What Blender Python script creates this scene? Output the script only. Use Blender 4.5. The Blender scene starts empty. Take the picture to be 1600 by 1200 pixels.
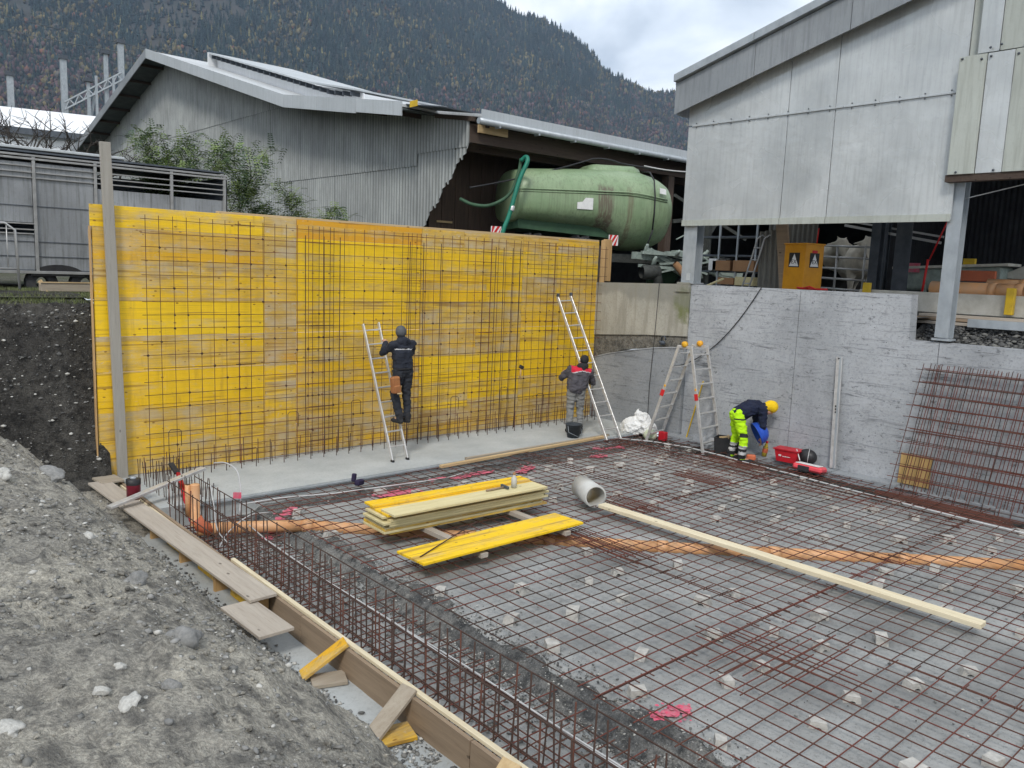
import bpy, bmesh, math, random
import numpy as np
from mathutils import Vector, Matrix, noise, Euler
random.seed(7); rng = np.random.default_rng(7)
R = math.radians
scene = bpy.context.scene
COL = scene.collection

# ---------------------------------------------------------------- camera, sky, sun, exposure
cam_d = bpy.data.cameras.new('camera'); cam = bpy.data.objects.new('camera', cam_d); COL.objects.link(cam)
cam_d.sensor_width = 36; cam_d.lens = 1262 / 1600 * 36; cam_d.clip_start = .05; cam_d.clip_end = 9000
fx = 1262.
v1 = Vector((1445, 124, -fx)).normalized(); v2 = Vector((-1120, 223, -fx)).normalized()
vz = v1.cross(v2).normalized(); v2 = vz.cross(v1)
cam.matrix_world = Matrix((v1, v2, vz)).to_4x4()
cam.location = (0, 0, 3.15)
scene.camera = cam

SUN_EL, SUN_AZ = R(46), R(-142)      # azimuth measured from +X, counter-clockwise: sun behind the camera, over its left shoulder
world = bpy.data.worlds.new('World'); scene.world = world; world.use_nodes = True
wn, wl = world.node_tree.nodes, world.node_tree.links; wn.clear()
sky = wn.new('ShaderNodeTexSky'); sky.sky_type = 'NISHITA'; sky.sun_disc = False
sky.sun_elevation = SUN_EL; sky.sun_rotation = math.pi / 2 - SUN_AZ
tc = wn.new('ShaderNodeTexCoord')
mp = wn.new('ShaderNodeMapping'); mp.inputs['Scale'].default_value = (1.0, 1.0, 2.2); mp.inputs['Location'].default_value = (3.1, 1.7, .4)
wl.new(tc.outputs['Generated'], mp.inputs[0])
n1 = wn.new('ShaderNodeTexNoise'); n1.inputs['Scale'].default_value = 3.1; n1.inputs['Detail'].default_value = 7; n1.inputs['Roughness'].default_value = .52; n1.inputs['Distortion'].default_value = .35
wl.new(mp.outputs[0], n1.inputs['Vector'])
cr = wn.new('ShaderNodeValToRGB'); e = cr.color_ramp.elements
e[0].position = .38; e[0].color = (4.0, 4.6, 5.4, 1); e[1].position = .58; e[1].color = (9.8, 9.9, 10.0, 1)
k = cr.color_ramp.elements.new(.50); k.color = (7.2, 7.8, 8.5, 1)
wl.new(n1.outputs[0], cr.inputs[0])
mxw = wn.new('ShaderNodeMix'); mxw.data_type = 'RGBA'; mxw.inputs[0].default_value = .94
wl.new(sky.outputs[0], mxw.inputs[6]); wl.new(cr.outputs[0], mxw.inputs[7])
bg = wn.new('ShaderNodeBackground'); bg.inputs[1].default_value = .09
wo = wn.new('ShaderNodeOutputWorld')
wl.new(mxw.outputs[2], bg.inputs[0]); wl.new(bg.outputs[0], wo.inputs[0])

sd = bpy.data.lights.new('sun', 'SUN'); sd.energy = 1.5; sd.angle = R(12); sd.color = (1, .96, .9)
sun = bpy.data.objects.new('sun', sd); COL.objects.link(sun)
sdir = Vector((math.cos(SUN_EL) * math.cos(SUN_AZ), math.cos(SUN_EL) * math.sin(SUN_AZ), math.sin(SUN_EL)))
sun.rotation_euler = sdir.to_track_quat('Z', 'Y').to_euler(); sun.location = (0, -5, 20)
vs = scene.view_settings; vs.view_transform = 'Standard'; vs.look = 'None'; vs.gamma = 1; vs.use_curve_mapping = False; vs.exposure = .72

# ---------------------------------------------------------------- helpers
def tag(o, label=None, cat=None, group=None, kind=None):
    if label: o['label'] = label
    if cat: o['category'] = cat
    if group: o['group'] = group
    if kind: o['kind'] = kind
    return o
def thing(name, label, cat, loc=(0, 0, 0), group=None):
    o = bpy.data.objects.new(name, None); COL.objects.link(o); o.location = loc; o.empty_display_size = .1
    return tag(o, label, cat, group)
def wloc(o):
    v = Vector((0, 0, 0))
    while o is not None: v += o.location; o = o.parent
    return v
class MB:
    """collects shapes in world coordinates, links them as one mesh object"""
    def __init__(s): s.v = []; s.f = []; s.mi = []; s.sm = []; s.cur = 0
    def add(s, vs, fs, smooth=False):
        b = len(s.v); s.v += [tuple(p) for p in vs]
        for f in fs: s.f.append(tuple(i + b for i in f)); s.mi.append(s.cur); s.sm.append(smooth)
        return s
    def box(s, c, d, rot=None, ch=0.0):
        """box centred on c with size d; ch chamfers the edges"""
        hx, hy, hz = d[0] / 2, d[1] / 2, d[2] / 2
        M = Matrix.Identity(3) if rot is None else (rot if isinstance(rot, Matrix) else Euler(rot).to_matrix())
        c = Vector(c)
        if ch <= 0:
            vs = [Vector((x, y, z)) for x in (-hx, hx) for y in (-hy, hy) for z in (-hz, hz)]
            fs = [(0, 1, 3, 2), (4, 6, 7, 5), (0, 4, 5, 1), (2, 3, 7, 6), (0, 2, 6, 4), (1, 5, 7, 3)]
        else:
            vs = []; idx = {}
            for sx in (-1, 1):
                for sy in (-1, 1):
                    for sz in (-1, 1):
                        for a in range(3):
                            p = [sx * (hx - ch), sy * (hy - ch), sz * (hz - ch)]
                            p[a] = (sx * hx, sy * hy, sz * hz)[a]
                            idx[sx, sy, sz, a] = len(vs); vs.append(Vector(p))
            fs = []
            q = [(-1, -1), (1, -1), (1, 1), (-1, 1)]
            for sx in (-1, 1):
                f = [idx[sx, a, b, 0] for a, b in q]; fs.append(tuple(f if sx > 0 else f[::-1]))
                f = [idx[a, sx, b, 1] for a, b in q]; fs.append(tuple(f[::-1] if sx > 0 else f))
                f = [idx[a, b, sx, 2] for a, b in q]; fs.append(tuple(f if sx > 0 else f[::-1]))
            for a in (-1, 1):
                for b in (-1, 1):
                    fs.append((idx[-1, a, b, 1], idx[1, a, b, 1], idx[1, a, b, 2], idx[-1, a, b, 2])[::(-1 if a * b < 0 else 1)])
                    fs.append((idx[a, -1, b, 2], idx[a, 1, b, 2], idx[a, 1, b, 0], idx[a, -1, b, 0])[::(-1 if a * b < 0 else 1)])
                    fs.append((idx[a, b, -1, 0], idx[a, b, 1, 0], idx[a, b, 1, 1], idx[a, b, -1, 1])[::(-1 if a * b < 0 else 1)])
            for sx in (-1, 1):
                for sy in (-1, 1):
                    for sz in (-1, 1):
                        fs.append((idx[sx, sy, sz, 0], idx[sx, sy, sz, 1], idx[sx, sy, sz, 2])[::(1 if sx * sy * sz > 0 else -1)])
        return s.add([c + M @ v for v in vs], fs)
    def beam(s, p0, p1, w, h, up=(0, 0, 1), ch=0.0):
        """rectangular bar from p0 to p1, h along 'up'"""
        p0, p1 = Vector(p0), Vector(p1); d = p1 - p0; L = d.length; x = d / L
        y = Vector(up).cross(x)
        if y.length < 1e-4: y = Vector((0, 1, 0)).cross(x)
        y.normalize(); z = x.cross(y)
        M = Matrix((x, y, z)).transposed()
        return s.box((p0 + p1) / 2, (L, w, h), M, ch)
    def tube(s, path, r, n=6, cap=True, smooth=True):
        path = [Vector(p) for p in path]; m = len(path)
        rs = r if isinstance(r, (list, tuple)) else [r] * m
        t0 = (path[1] - path[0]).normalized()
        u = t0.cross(Vector((0, 0, 1)))
        if u.length < .05: u = t0.cross(Vector((1, 0, 0)))
        u.normalize(); vs = []
        for i, p in enumerate(path):
            t = (path[min(i + 1, m - 1)] - path[max(i - 1, 0)]).normalized()
            u = (u - t * u.dot(t)).normalized(); w = t.cross(u)
            for j in range(n):
                a = 2 * math.pi * j / n
                vs.append(p + (u * math.cos(a) + w * math.sin(a)) * rs[i])
        fs = [(i * n + j, i * n + (j + 1) % n, (i + 1) * n + (j + 1) % n, (i + 1) * n + j) for i in range(m - 1) for j in range(n)]
        s.add(vs, fs, smooth)
        if cap:
            b = len(s.v) - len(vs)
            s.f += [tuple(b + j for j in range(n))[::-1], tuple(b + (m - 1) * n + j for j in range(n))]; s.mi += [s.cur] * 2; s.sm += [False] * 2
        return s
    def lathe(s, prof, c, n=16, axis=(0, 0, 1), smooth=True):
        """prof: (radius, height) pairs along axis from c"""
        a = Vector(axis).normalized(); u = a.cross(Vector((1, 0, 0)))
        if u.length < .05: u = a.cross(Vector((0, 1, 0)))
        u.normalize(); w = a.cross(u); c = Vector(c); vs = []
        for r, h in prof:
            for j in range(n):
                t = 2 * math.pi * j / n
                vs.append(c + a * h + (u * math.cos(t) + w * math.sin(t)) * r)
        fs = [(i * n + j, i * n + (j + 1) % n, (i + 1) * n + (j + 1) % n, (i + 1) * n + j) for i in range(len(prof) - 1) for j in range(n)]
        return s.add(vs, fs, smooth)
    def prism(s, poly, off):
        """planar polygon (3d points) extruded by vector off"""
        n = len(poly); off = Vector(off); vs = [Vector(p) for p in poly] + [Vector(p) + off for p in poly]
        fs = [tuple(range(n))[::-1], tuple(range(n, 2 * n))] + [(i, (i + 1) % n, n + (i + 1) % n, n + i) for i in range(n)]
        return s.add(vs, fs)
    def build(s, name, mat, parent=None, origin=None, col=None):
        me = bpy.data.meshes.new(name)
        V = np.array(s.v, dtype=float)
        if origin is None:
            lo, hi = V.min(0), V.max(0); origin = ((lo[0] + hi[0]) / 2, (lo[1] + hi[1]) / 2, lo[2])
        origin = Vector(origin)
        me.from_pydata([tuple(p) for p in (V - np.array(origin))], [], s.f)
        for m in (mat if isinstance(mat, (list, tuple)) else [mat]): me.materials.append(m)
        me.polygons.foreach_set('material_index', s.mi); me.polygons.foreach_set('use_smooth', s.sm)
        me.validate(); me.update()
        bm = bmesh.new(); bm.from_mesh(me); bmesh.ops.recalc_face_normals(bm, faces=bm.faces); bm.to_mesh(me); bm.free()
        o = bpy.data.objects.new(name, me); COL.objects.link(o)
        if parent is not None: o.parent = parent; o.location = origin - wloc(parent)
        else: o.location = origin
        if col: o.color = (*col, 1) if len(col) == 3 else col
        return o
UNIT = {}
def rod(p0, p1, d, mat, name, parent, n=6):
    """a straight round bar; all rods of one material share one mesh"""
    key = (mat.name, n)
    if key not in UNIT:
        m = MB().tube([(0, 0, 0), (1, 0, 0)], 1, n, cap=False)
        me = bpy.data.meshes.new('rod'); me.from_pydata(m.v, [], m.f); me.materials.append(mat)
        me.polygons.foreach_set('use_smooth', [True] * len(m.f)); UNIT[key] = me
    o = bpy.data.objects.new(name, UNIT[key]); COL.objects.link(o)
    p0, p1 = Vector(p0), Vector(p1); dv = p1 - p0
    o.rotation_euler = dv.to_track_quat('X', 'Z').to_euler(); o.scale = (dv.length, d / 2, d / 2)
    if parent is not None: o.parent = parent; o.location = p0 - wloc(parent)
    else: o.location = p0
    return o
def spl(pts, n=5):
    """smooth curve through the points"""
    P_ = [Vector(p) for p in pts]; P_ = [P_[0] * 2 - P_[1]] + P_ + [P_[-1] * 2 - P_[-2]]; out = []
    for i in range(1, len(P_) - 2):
        a, b, c, d = P_[i - 1:i + 3]
        for k in range(n):
            t = k / n; out.append(.5 * ((2 * b) + (c - a) * t + (2 * a - 5 * b + 4 * c - d) * t * t + (3 * b - a - 3 * c + d) * t ** 3))
    return out + [P_[-2]]
def evaluated(o):
    dg = bpy.context.evaluated_depsgraph_get(); dg.update()
    me = bpy.data.meshes.new_from_object(o.evaluated_get(dg)); old = o.data
    o.modifiers.clear(); o.data = me; return o
def fuse(o, voxel, smooth=3, iters=.6, sub=0):
    """melt overlapping closed shapes into one continuous skin"""
    m = o.modifiers.new('r', 'REMESH'); m.mode = 'VOXEL'; m.voxel_size = voxel; m.use_smooth_shade = True
    if smooth: q = o.modifiers.new('s', 'SMOOTH'); q.iterations = smooth; q.factor = iters
    return evaluated(o)
def capsule(mb, p0, p1, r0, r1, n=12, sx=1.0, fwd=None):
    """tapered limb with round ends"""
    p0, p1 = Vector(p0), Vector(p1); a = (p1 - p0); L = a.length; a.normalize()
    prof = [(r0 * math.sin(t), -r0 * math.cos(t)) for t in (0.05, .6, 1.1)] + [(r0, 0), (r1, L)] + [(r1 * math.cos(t), L + r1 * math.sin(t)) for t in (.5, 1.0, 1.52)]
    b = len(mb.v); mb.lathe(prof, p0, n, a)
    m = len(prof)
    mb.add([p0 - a * r0, p1 + a * r1], [])
    e = len(mb.v)
    for j in range(n):
        mb.f.append((b + (j + 1) % n, b + j, e - 2)); mb.f.append((b + (m - 1) * n + j, b + (m - 1) * n + (j + 1) % n, e - 1)); mb.mi += [mb.cur] * 2; mb.sm += [True] * 2
def ellipsoid(mb, c, r, rot=None, n=14, m=9):
    M = Matrix.Identity(3) if rot is None else Euler(rot).to_matrix(); c = Vector(c); vs = []
    for i in range(m + 1):
        t = math.pi * i / m
        for j in range(n):
            a = 2 * math.pi * j / n
            s_ = max(math.sin(t), .02)
            vs.append(c + M @ Vector((r[0] * s_ * math.cos(a), r[1] * s_ * math.sin(a), -r[2] * math.cos(t))))
    fs = [(i * n + j, i * n + (j + 1) % n, (i + 1) * n + (j + 1) % n, (i + 1) * n + j) for i in range(m) for j in range(n)]
    fs += [tuple(range(n))[::-1], tuple(range(m * n, m * n + n))]
    mb.add(vs, fs, True)

# ---------------------------------------------------------------- materials
def newmat(name, rough=.8, metal=0.0, spec=.35):
    m = bpy.data.materials.new(name); m.use_nodes = True; t = m.node_tree
    b = t.nodes['Principled BSDF']; b.inputs['Roughness'].default_value = rough; b.inputs['Metallic'].default_value = metal
    b.inputs['Specular IOR Level'].default_value = spec
    return m, t, b
class NT:
    def __init__(s, t): s.t = t
    def node(s, typ, **kw):
        n = s.t.nodes.new(typ)
        for k_, v in kw.items(): setattr(n, k_, v)
        return n
    def lk(s, a, b): s.t.links.new(a, b)
    def coord(s, which='Object', scale=(1, 1, 1), rnd=False, loc=(0, 0, 0), rot=(0, 0, 0)):
        if which == 'World': src = s.node('ShaderNodeNewGeometry').outputs['Position']
        else: src = s.node('ShaderNodeTexCoord').outputs[which]
        if rnd:
            oi = s.node('ShaderNodeObjectInfo'); mul = s.node('ShaderNodeMath', operation='MULTIPLY'); mul.inputs[1].default_value = 57.0
            s.lk(oi.outputs['Random'], mul.inputs[0])
            ad = s.node('ShaderNodeVectorMath', operation='ADD'); s.lk(src, ad.inputs[0]); s.lk(mul.outputs[0], ad.inputs[1]); src = ad.outputs[0]
        mp = s.node('ShaderNodeMapping'); mp.inputs['Scale'].default_value = scale; mp.inputs['Location'].default_value = loc; mp.inputs['Rotation'].default_value = rot
        s.lk(src, mp.inputs[0]); return mp.outputs[0]
    def noise(s, vec, scale, detail=4, rough=.55, dist=0.0):
        n = s.node('ShaderNodeTexNoise'); s.lk(vec, n.inputs['Vector'])
        n.inputs['Scale'].default_value = scale; n.inputs['Detail'].default_value = detail; n.inputs['Roughness'].default_value = rough; n.inputs['Distortion'].default_value = dist
        return n.outputs[0]
    def voro(s, vec, scale, feat='F1', out='Distance'):
        n = s.node('ShaderNodeTexVoronoi', feature=feat); s.lk(vec, n.inputs['Vector']); n.inputs['Scale'].default_value = scale
        return n.outputs[out]
    def ramp(s, fac, stops):
        r = s.node('ShaderNodeValToRGB'); s.lk(fac, r.inputs[0]); el = r.color_ramp.elements
        for i, (p, c) in enumerate(stops):
            q = el[i] if i < 2 else el.new(p)
            q.position = p; q.color = (*c, 1) if not isinstance(c, (int, float)) else (c, c, c, 1)
        return r.outputs[0]
    def mix(s, fac, a, b, mode='MIX'):
        m = s.node('ShaderNodeMix', data_type='RGBA', blend_type=mode)
        for i, v in ((0, fac), (6, a), (7, b)):
            if isinstance(v, (int, float)): m.inputs[i].default_value = v if i == 0 else (v, v, v, 1)
            elif isinstance(v, tuple): m.inputs[i].default_value = (*v, 1)
            else: s.lk(v, m.inputs[i])
        return m.outputs[2]
    def math(s, op, a, b=0.0, clamp=False):
        m = s.node('ShaderNodeMath', operation=op, use_clamp=clamp)
        for i, v in ((0, a), (1, b)):
            if isinstance(v, (int, float)): m.inputs[i].default_value = v
            else: s.lk(v, m.inputs[i])
        return m.outputs[0]
    def bump(s, bsdf, h, strength=.5, dist=.02):
        n = s.node('ShaderNodeBump'); n.inputs['Strength'].default_value = strength; n.inputs['Distance'].default_value = dist
        s.lk(h, n.inputs['Height']); s.lk(n.outputs[0], bsdf.inputs['Normal']); return n
def plain(name, c1, c2=None, scale=6, rough=.7, metal=0.0, bump=.2, which='Object', stretch=(1, 1, 1), spec=.35, bscale=None, speck=None, rnd=True):
    """two-tone worn surface with fine relief"""
    m, t, b = newmat(name, rough, metal, spec); N = NT(t)
    c2 = c2 or tuple(x * .72 for x in c1)
    v = N.coord(which, stretch, rnd=rnd)
    f = N.ramp(N.noise(v, scale, 6, .62), [(.32, 0), (.68, 1)])
    col = N.mix(f, c1, c2)
    if speck: col = N.mix(N.ramp(N.noise(v, scale * 6, 3, .7), [(.58, 0), (.66, 1)]), col, speck)
    N.lk(col, b.inputs['Base Color'])
    if bump: N.bump(b, N.noise(v, bscale or scale * 5, 5, .65), bump, .01)
    rr = N.ramp(N.noise(v, scale * 1.7, 4), [(.3, max(rough - .12, .05)), (.7, min(rough + .12, 1))]); N.lk(rr, b.inputs['Roughness'])
    return m

def wood_mat(name, c1, c2, dark, ax=0, rough=.75):
    m, t, b = newmat(name, rough, 0, .25); N = NT(t)
    st = [9, 9, 9]; st[ax] = .55
    v = N.coord('Object', tuple(st), rnd=True)
    f = N.ramp(N.noise(v, 2.2, 6, .6, .4), [(.3, 0), (.7, 1)])
    col = N.mix(f, c1, c2)
    col = N.mix(N.ramp(N.noise(v, 6, 4, .7), [(.55, 0), (.75, .55)]), col, dark)
    s2 = [2.2, 2.2, 2.2]; s2[ax] = 1.0
    kn = N.voro(N.coord('Object', tuple(s2), rnd=True), 2.6)
    col = N.mix(N.ramp(kn, [(.05, .85), (.09, 0)]), col, tuple(x * .5 for x in dark))
    N.lk(col, b.inputs['Base Color']); N.bump(b, N.noise(v, 5, 5, .7), .25, .01)
    return m

def shutter_mat():
    """yellow three-layer shuttering board; the object colour's red channel says how worn the coating is, green its orange tint"""
    m, t, b = newmat('yellow_shuttering_board', .5, 0, .35); N = NT(t)
    oi = N.node('ShaderNodeObjectInfo'); sep = N.node('ShaderNodeSeparateColor'); N.lk(oi.outputs['Color'], sep.inputs[0])
    w, org = sep.outputs[0], sep.outputs[1]
    grain = N.noise(N.coord('Object', (1.0, 14, 30), rnd=True), 2.4, 6, .68, .25)
    # the glued lamellas, a hand wide, differ in tone and wear
    sx = N.node('ShaderNodeSeparateXYZ'); N.lk(N.coord('Object', (1, 1, 1)), sx.inputs[0])
    yz = N.math('ADD', sx.outputs[2], N.math('MULTIPLY', sx.outputs[1], 1.0))
    lam = N.math('FLOOR', N.math('ADD', N.math('MULTIPLY', yz, 7.9), N.math('MULTIPLY', oi.outputs['Random'], 91.0)))
    wn_ = N.node('ShaderNodeTexWhiteNoise', noise_dimensions='1D'); N.lk(lam, wn_.inputs['W']); lr = wn_.outputs['Value']
    patch = N.noise(N.coord('Object', (1.0, 1.6, 3.2), rnd=True), 1.7, 7, .66, .2)
    fine = N.noise(N.coord('Object', (4, 20, 26), rnd=True), 3.0, 4, .7)
    yel = N.mix(org, (.90, .585, .010), (.66, .30, .02))
    yel = N.mix(N.ramp(grain, [(.40, 0), (.72, .45)]), yel, (.66, .38, .015))
    yel = N.mix(N.math('MULTIPLY', lr, .22), yel, (.95, .66, .05))
    tan = N.mix(N.ramp(grain, [(.3, 0), (.7, 1)]), (.62, .43, .12), (.40, .25, .085))
    tan = N.mix(N.ramp(N.noise(N.coord('Object', (1, 2, 2.2), rnd=True), 2.3, 4), [(.44, 0), (.68, .75)]), tan, (.50, .45, .36))
    wf = N.math('ADD', N.math('MULTIPLY', N.math('SUBTRACT', patch, .5), 2.6), N.math('ADD', N.math('MULTIPLY', w, 1.02), N.math('MULTIPLY', N.math('SUBTRACT', lr, .5), .75)))
    wf = N.math('ADD', wf, N.math('MULTIPLY', N.math('SUBTRACT', fine, .5), .9))
    col = N.mix(N.ramp(wf, [(.24, 0), (1.02, .90)]), yel, tan)
    flake = N.ramp(N.noise(N.coord('Object', (3, 5, 6), rnd=True), 4.5, 5, .72), [(.60, 0), (.64, .55)])
    col = N.mix(N.math('MULTIPLY', flake, N.math('ADD', w, .15)), col, (.55, .50, .42))
    run = N.noise(N.coord('Object', (6, 6, .8), rnd=True), 1.6, 5, .6)
    col = N.mix(N.ramp(run, [(.56, 0), (.72, .34)]), col, (.33, .17, .04))
    streak = N.noise(N.coord('Object', (.45, 9, 15), rnd=True), 1.4, 3, .5)
    col = N.mix(N.ramp(streak, [(.57, 0), (.68, .62)]), col, (.27, .14, .035))
    edge = N.ramp(N.math('FRACT', N.math('ADD', N.math('MULTIPLY', yz, 7.9), N.math('MULTIPLY', oi.outputs['Random'], 91.0))), [(.0, .45), (.035, 0)])
    col = N.mix(edge, col, (.35, .20, .03))
    kn = N.voro(N.coord('Object', (1.5, 3.2, 3.0), rnd=True), 3.4)
    col = N.mix(N.ramp(kn, [(.08, .8), (.13, 0)]), col, (.20, .085, .015))
    N.lk(col, b.inputs['Base Color']); N.bump(b, grain, .3, .01)
    return m

def concrete_mat(name, c1, c2, dark, board=True, which='World', rot=0.0, agg=False, speckle=.0, moss=False):
    m, t, b = newmat(name, .82, 0, .3); N = NT(t)
    v = N.coord(which, (1, 1, 1)); vb = N.coord(which, (.75, .75, 9))
    big = N.noise(v, 1.1, 6, .66); f = N.ramp(big, [(.32, 0), (.68, 1)])
    col = N.mix(f, c1, c2)
    dk = N.ramp(N.noise(N.coord(which, (1, 1, .8), loc=(7, 3, 1)), .62, 5, .62), [(.50, 0), (.66, .55)]); col = N.mix(dk, col, tuple(.5 * (p + q) for p, q in zip(c2, dark)))
    fine = N.noise(v, 26, 5, .7)
    col = N.mix(N.ramp(fine, [(.5, 0), (.72, .5)]), col, dark)
    h = fine
    if board:
        st = N.noise(vb, 2.0, 7, .72, .5)
        msk = N.ramp(N.noise(v, 1.9, 3, .5), [(.38, .25), (.62, 1)])
        s_ = N.math('MULTIPLY', N.ramp(st, [(.545, 0), (.64, .9)]), msk)
        col = N.mix(s_, col, dark)
        blot = N.ramp(N.noise(N.coord(which, (1, 1, 1.7), loc=(4, 2, 9)), 7, 5, .7), [(.60, 0), (.68, .75)]); col = N.mix(blot, col, dark)
        h = N.math('ADD', N.math('MULTIPLY', st, 1.6), fine)
        pit = N.ramp(N.voro(v, 11), [(.06, 1), (.11, 0)]); col = N.mix(N.math('MULTIPLY', pit, .8), col, tuple(x * .4 for x in dark))
        # horizontal pour joints of the shuttering boards every half metre
        sx = N.node('ShaderNodeSeparateXYZ'); N.lk(N.coord(which, (1, 1, 1)), sx.inputs[0])
        wob = N.math('MULTIPLY', N.noise(v, 2, 2), .03)
        fr = N.math('FRACT', N.math('MULTIPLY', N.math('ADD', sx.outputs[2], wob), 2.0))
        ln = N.ramp(fr, [(.0, .75), (.035, 0)]); col = N.mix(N.math('MULTIPLY', ln, N.ramp(N.noise(v, 3.3, 3), [(.42, 0), (.6, 1)])), col, dark)
    if moss:
        d = N.node('ShaderNodeVectorMath', operation='DISTANCE'); N.lk(N.coord(which, (1, .8, .55)), d.inputs[0]); d.inputs[1].default_value = (13.03, 9.72 * .8, 2.62 * .55)
        dn = N.math('ADD', d.outputs['Value'], N.math('MULTIPLY', N.math('SUBTRACT', N.noise(v, 6, 5), .5), .35)); col = N.mix(N.ramp(dn, [(.12, .85), (.24, 0)]), col, (.13, .15, .045))
        sz = N.node('ShaderNodeSeparateXYZ'); N.lk(v, sz.inputs[0]); tz_ = N.math('ADD', sz.outputs[2], N.math('MULTIPLY', N.noise(N.coord(which, (1, 1, .2)), 1.5, 4), .9))
        col = N.mix(N.ramp(N.math('SUBTRACT', tz_, 2.2), [(.80, 0), (.90, .6)]), col, (.20, .20, .175)); col = N.mix(N.math('MULTIPLY', N.ramp(N.noise(N.coord(which, (5, 5, .6)), 1.8, 5), [(.5, 0), (.66, .6)]), 1.0), col, (.25, .235, .19))
    if speckle: col = N.mix(N.ramp(N.voro(v, 40), [(.1, speckle), (.22, 0)]), col, tuple(x * .5 for x in dark))
    N.lk(col, b.inputs['Base Color']); N.bump(b, h, .35, .012)
    N.lk(N.ramp(big, [(.3, .68), (.7, .92)]), b.inputs['Roughness'])
    return m

def soil_mat(name, c1, c2, dark, pale, pscale=34, which='World', bump=.9, dist=.04):
    m, t, b = newmat(name, .95, 0, .15); N = NT(t)
    v = N.coord(which, (1, 1, 1))
    big = N.noise(v, 1.3, 6, .62); mid = N.noise(v, 9, 6, .7); fine = N.noise(v, 60, 4, .7)
    col = N.mix(N.ramp(big, [(.38, 0), (.6, 1)]), c1, c2)
    col = N.mix(N.ramp(mid, [(.45, 0), (.62, .85)]), col, dark)  # dark soil tone, widened to carry crevice shading in the colour
    st = N.node('ShaderNodeTexVoronoi'); N.lk(N.mix(.12, v, N.node('ShaderNodeTexNoise').outputs[1]) if False else v, st.inputs['Vector']); st.inputs['Scale'].default_value = pscale
    sepc = N.node('ShaderNodeSeparateColor'); N.lk(st.outputs['Color'], sepc.inputs[0])
    pick = N.ramp(sepc.outputs[0], [(.80, 0), (.82, 1)])
    peb = N.math('MULTIPLY', N.ramp(st.outputs['Distance'], [(.20, 1), (.32, 0)]), pick)
    pc = N.mix(sepc.outputs[1], pale, tuple(x * .55 for x in pale))
    col = N.mix(peb, col, pc)
    col = N.mix(N.ramp(fine, [(.42, .45), (.6, 0)]), col, tuple(x * .45 for x in dark))
    N.lk(col, b.inputs['Base Color'])
    h = N.math('ADD', N.math('MULTIPLY', mid, 1.3), N.math('ADD', N.math('MULTIPLY', fine, .5), N.math('MULTIPLY', peb, .35)))
    N.bump(b, h, bump, dist); return m

def metal_sheet(name, c1, c2, dirt_and_shade, rough=.4, metal=.0, streak=.6, groove=None, which='World'):
    m, t, b = newmat(name, rough, metal, .5); N = NT(t)
    v = N.coord(which, (1, 1, 1)); vs_ = N.coord(which, (7, 7, .45))
    col = N.mix(N.ramp(N.noise(v, .8, 4), [(.35, 0), (.65, 1)]), c1, c2)
    stv = N.ramp(N.noise(vs_, 2.4, 6, .65), [(.47, 0), (.68, streak)])
    col = N.mix(stv, col, dirt_and_shade)
    col = N.mix(N.ramp(N.noise(v, 22, 4, .7), [(.55, 0), (.75, .35)]), col, dirt_and_shade)
    oi = N.node('ShaderNodeObjectInfo'); col = N.mix(N.math('MULTIPLY', oi.outputs['Random'], .16), col, tuple(x * .62 for x in c2))
    if groove:   # shading of the corrugation valleys, put into the colour
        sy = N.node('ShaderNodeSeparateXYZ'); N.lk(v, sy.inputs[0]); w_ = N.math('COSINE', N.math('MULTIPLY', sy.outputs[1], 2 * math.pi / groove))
        col = N.mix(N.ramp(w_, [(.0, .62), (.55, 0)]) if False else N.math('MULTIPLY', N.ramp(N.math('MULTIPLY', N.math('ADD', w_, 1.0), .5), [(.05, 1), (.6, 0)]), .80), col, dirt_and_shade)
    N.lk(col, b.inputs['Base Color'])
    N.lk(N.ramp(N.noise(v, 1.1, 2), [(.3, max(.08, rough - .08)), (.7, min(1, rough + .14))]), b.inputs['Roughness'])
    N.bump(b, N.noise(v, 3.5, 3), .12, .05)
    return m

M = {}
M['board'] = shutter_mat()
M['wood'] = wood_mat('pale_timber', (.58, .44, .25), (.45, .31, .16), (.30, .19, .09))
M['wood_y'] = wood_mat('pale_timber_lengthwise', (.76, .68, .50), (.62, .53, .36), (.42, .31, .17), ax=1)
M['wood_z'] = wood_mat('pale_timber_upright', (.56, .36, .17), (.45, .28, .12), (.28, .15, .06), ax=2)
M['grey_wood_y'] = wood_mat('weathered_plank_lengthwise', (.47, .42, .355), (.36, .315, .265), (.22, .185, .15), ax=1)
M['grey_wood_x'] = wood_mat('weathered_plank', (.40, .35, .28), (.31, .26, .20), (.18, .15, .11))
M['grey_wood_z'] = wood_mat('weathered_post_wood', (.36, .34, .30), (.29, .27, .235), (.20, .185, .16), ax=2)
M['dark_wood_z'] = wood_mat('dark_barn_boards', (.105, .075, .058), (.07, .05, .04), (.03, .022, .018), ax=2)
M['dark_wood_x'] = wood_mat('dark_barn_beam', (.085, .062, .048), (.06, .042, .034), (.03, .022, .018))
M['cream_board'] = wood_mat('stacked_board_edges', (.68, .60, .35), (.56, .48, .26), (.33, .27, .13))
M['rebar'] = plain('rusty_rebar', (.165, .068, .045), (.085, .042, .034), 9, .85, .2, .5, stretch=(14, 1, 1))
M['rebar_red'] = plain('fresh_rust_rebar', (.21, .062, .045), (.11, .040, .030), 7, .85, .1, .5, stretch=(14, 1, 1))
M['rebar_dark'] = plain('dark_rebar', (.10, .058, .044), (.060, .040, .034), 9, .8, .3, .5, stretch=(14, 1, 1))
M['wall'] = concrete_mat('board_marked_concrete', (.44, .455, .475), (.345, .36, .375), (.115, .122, .13))
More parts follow.
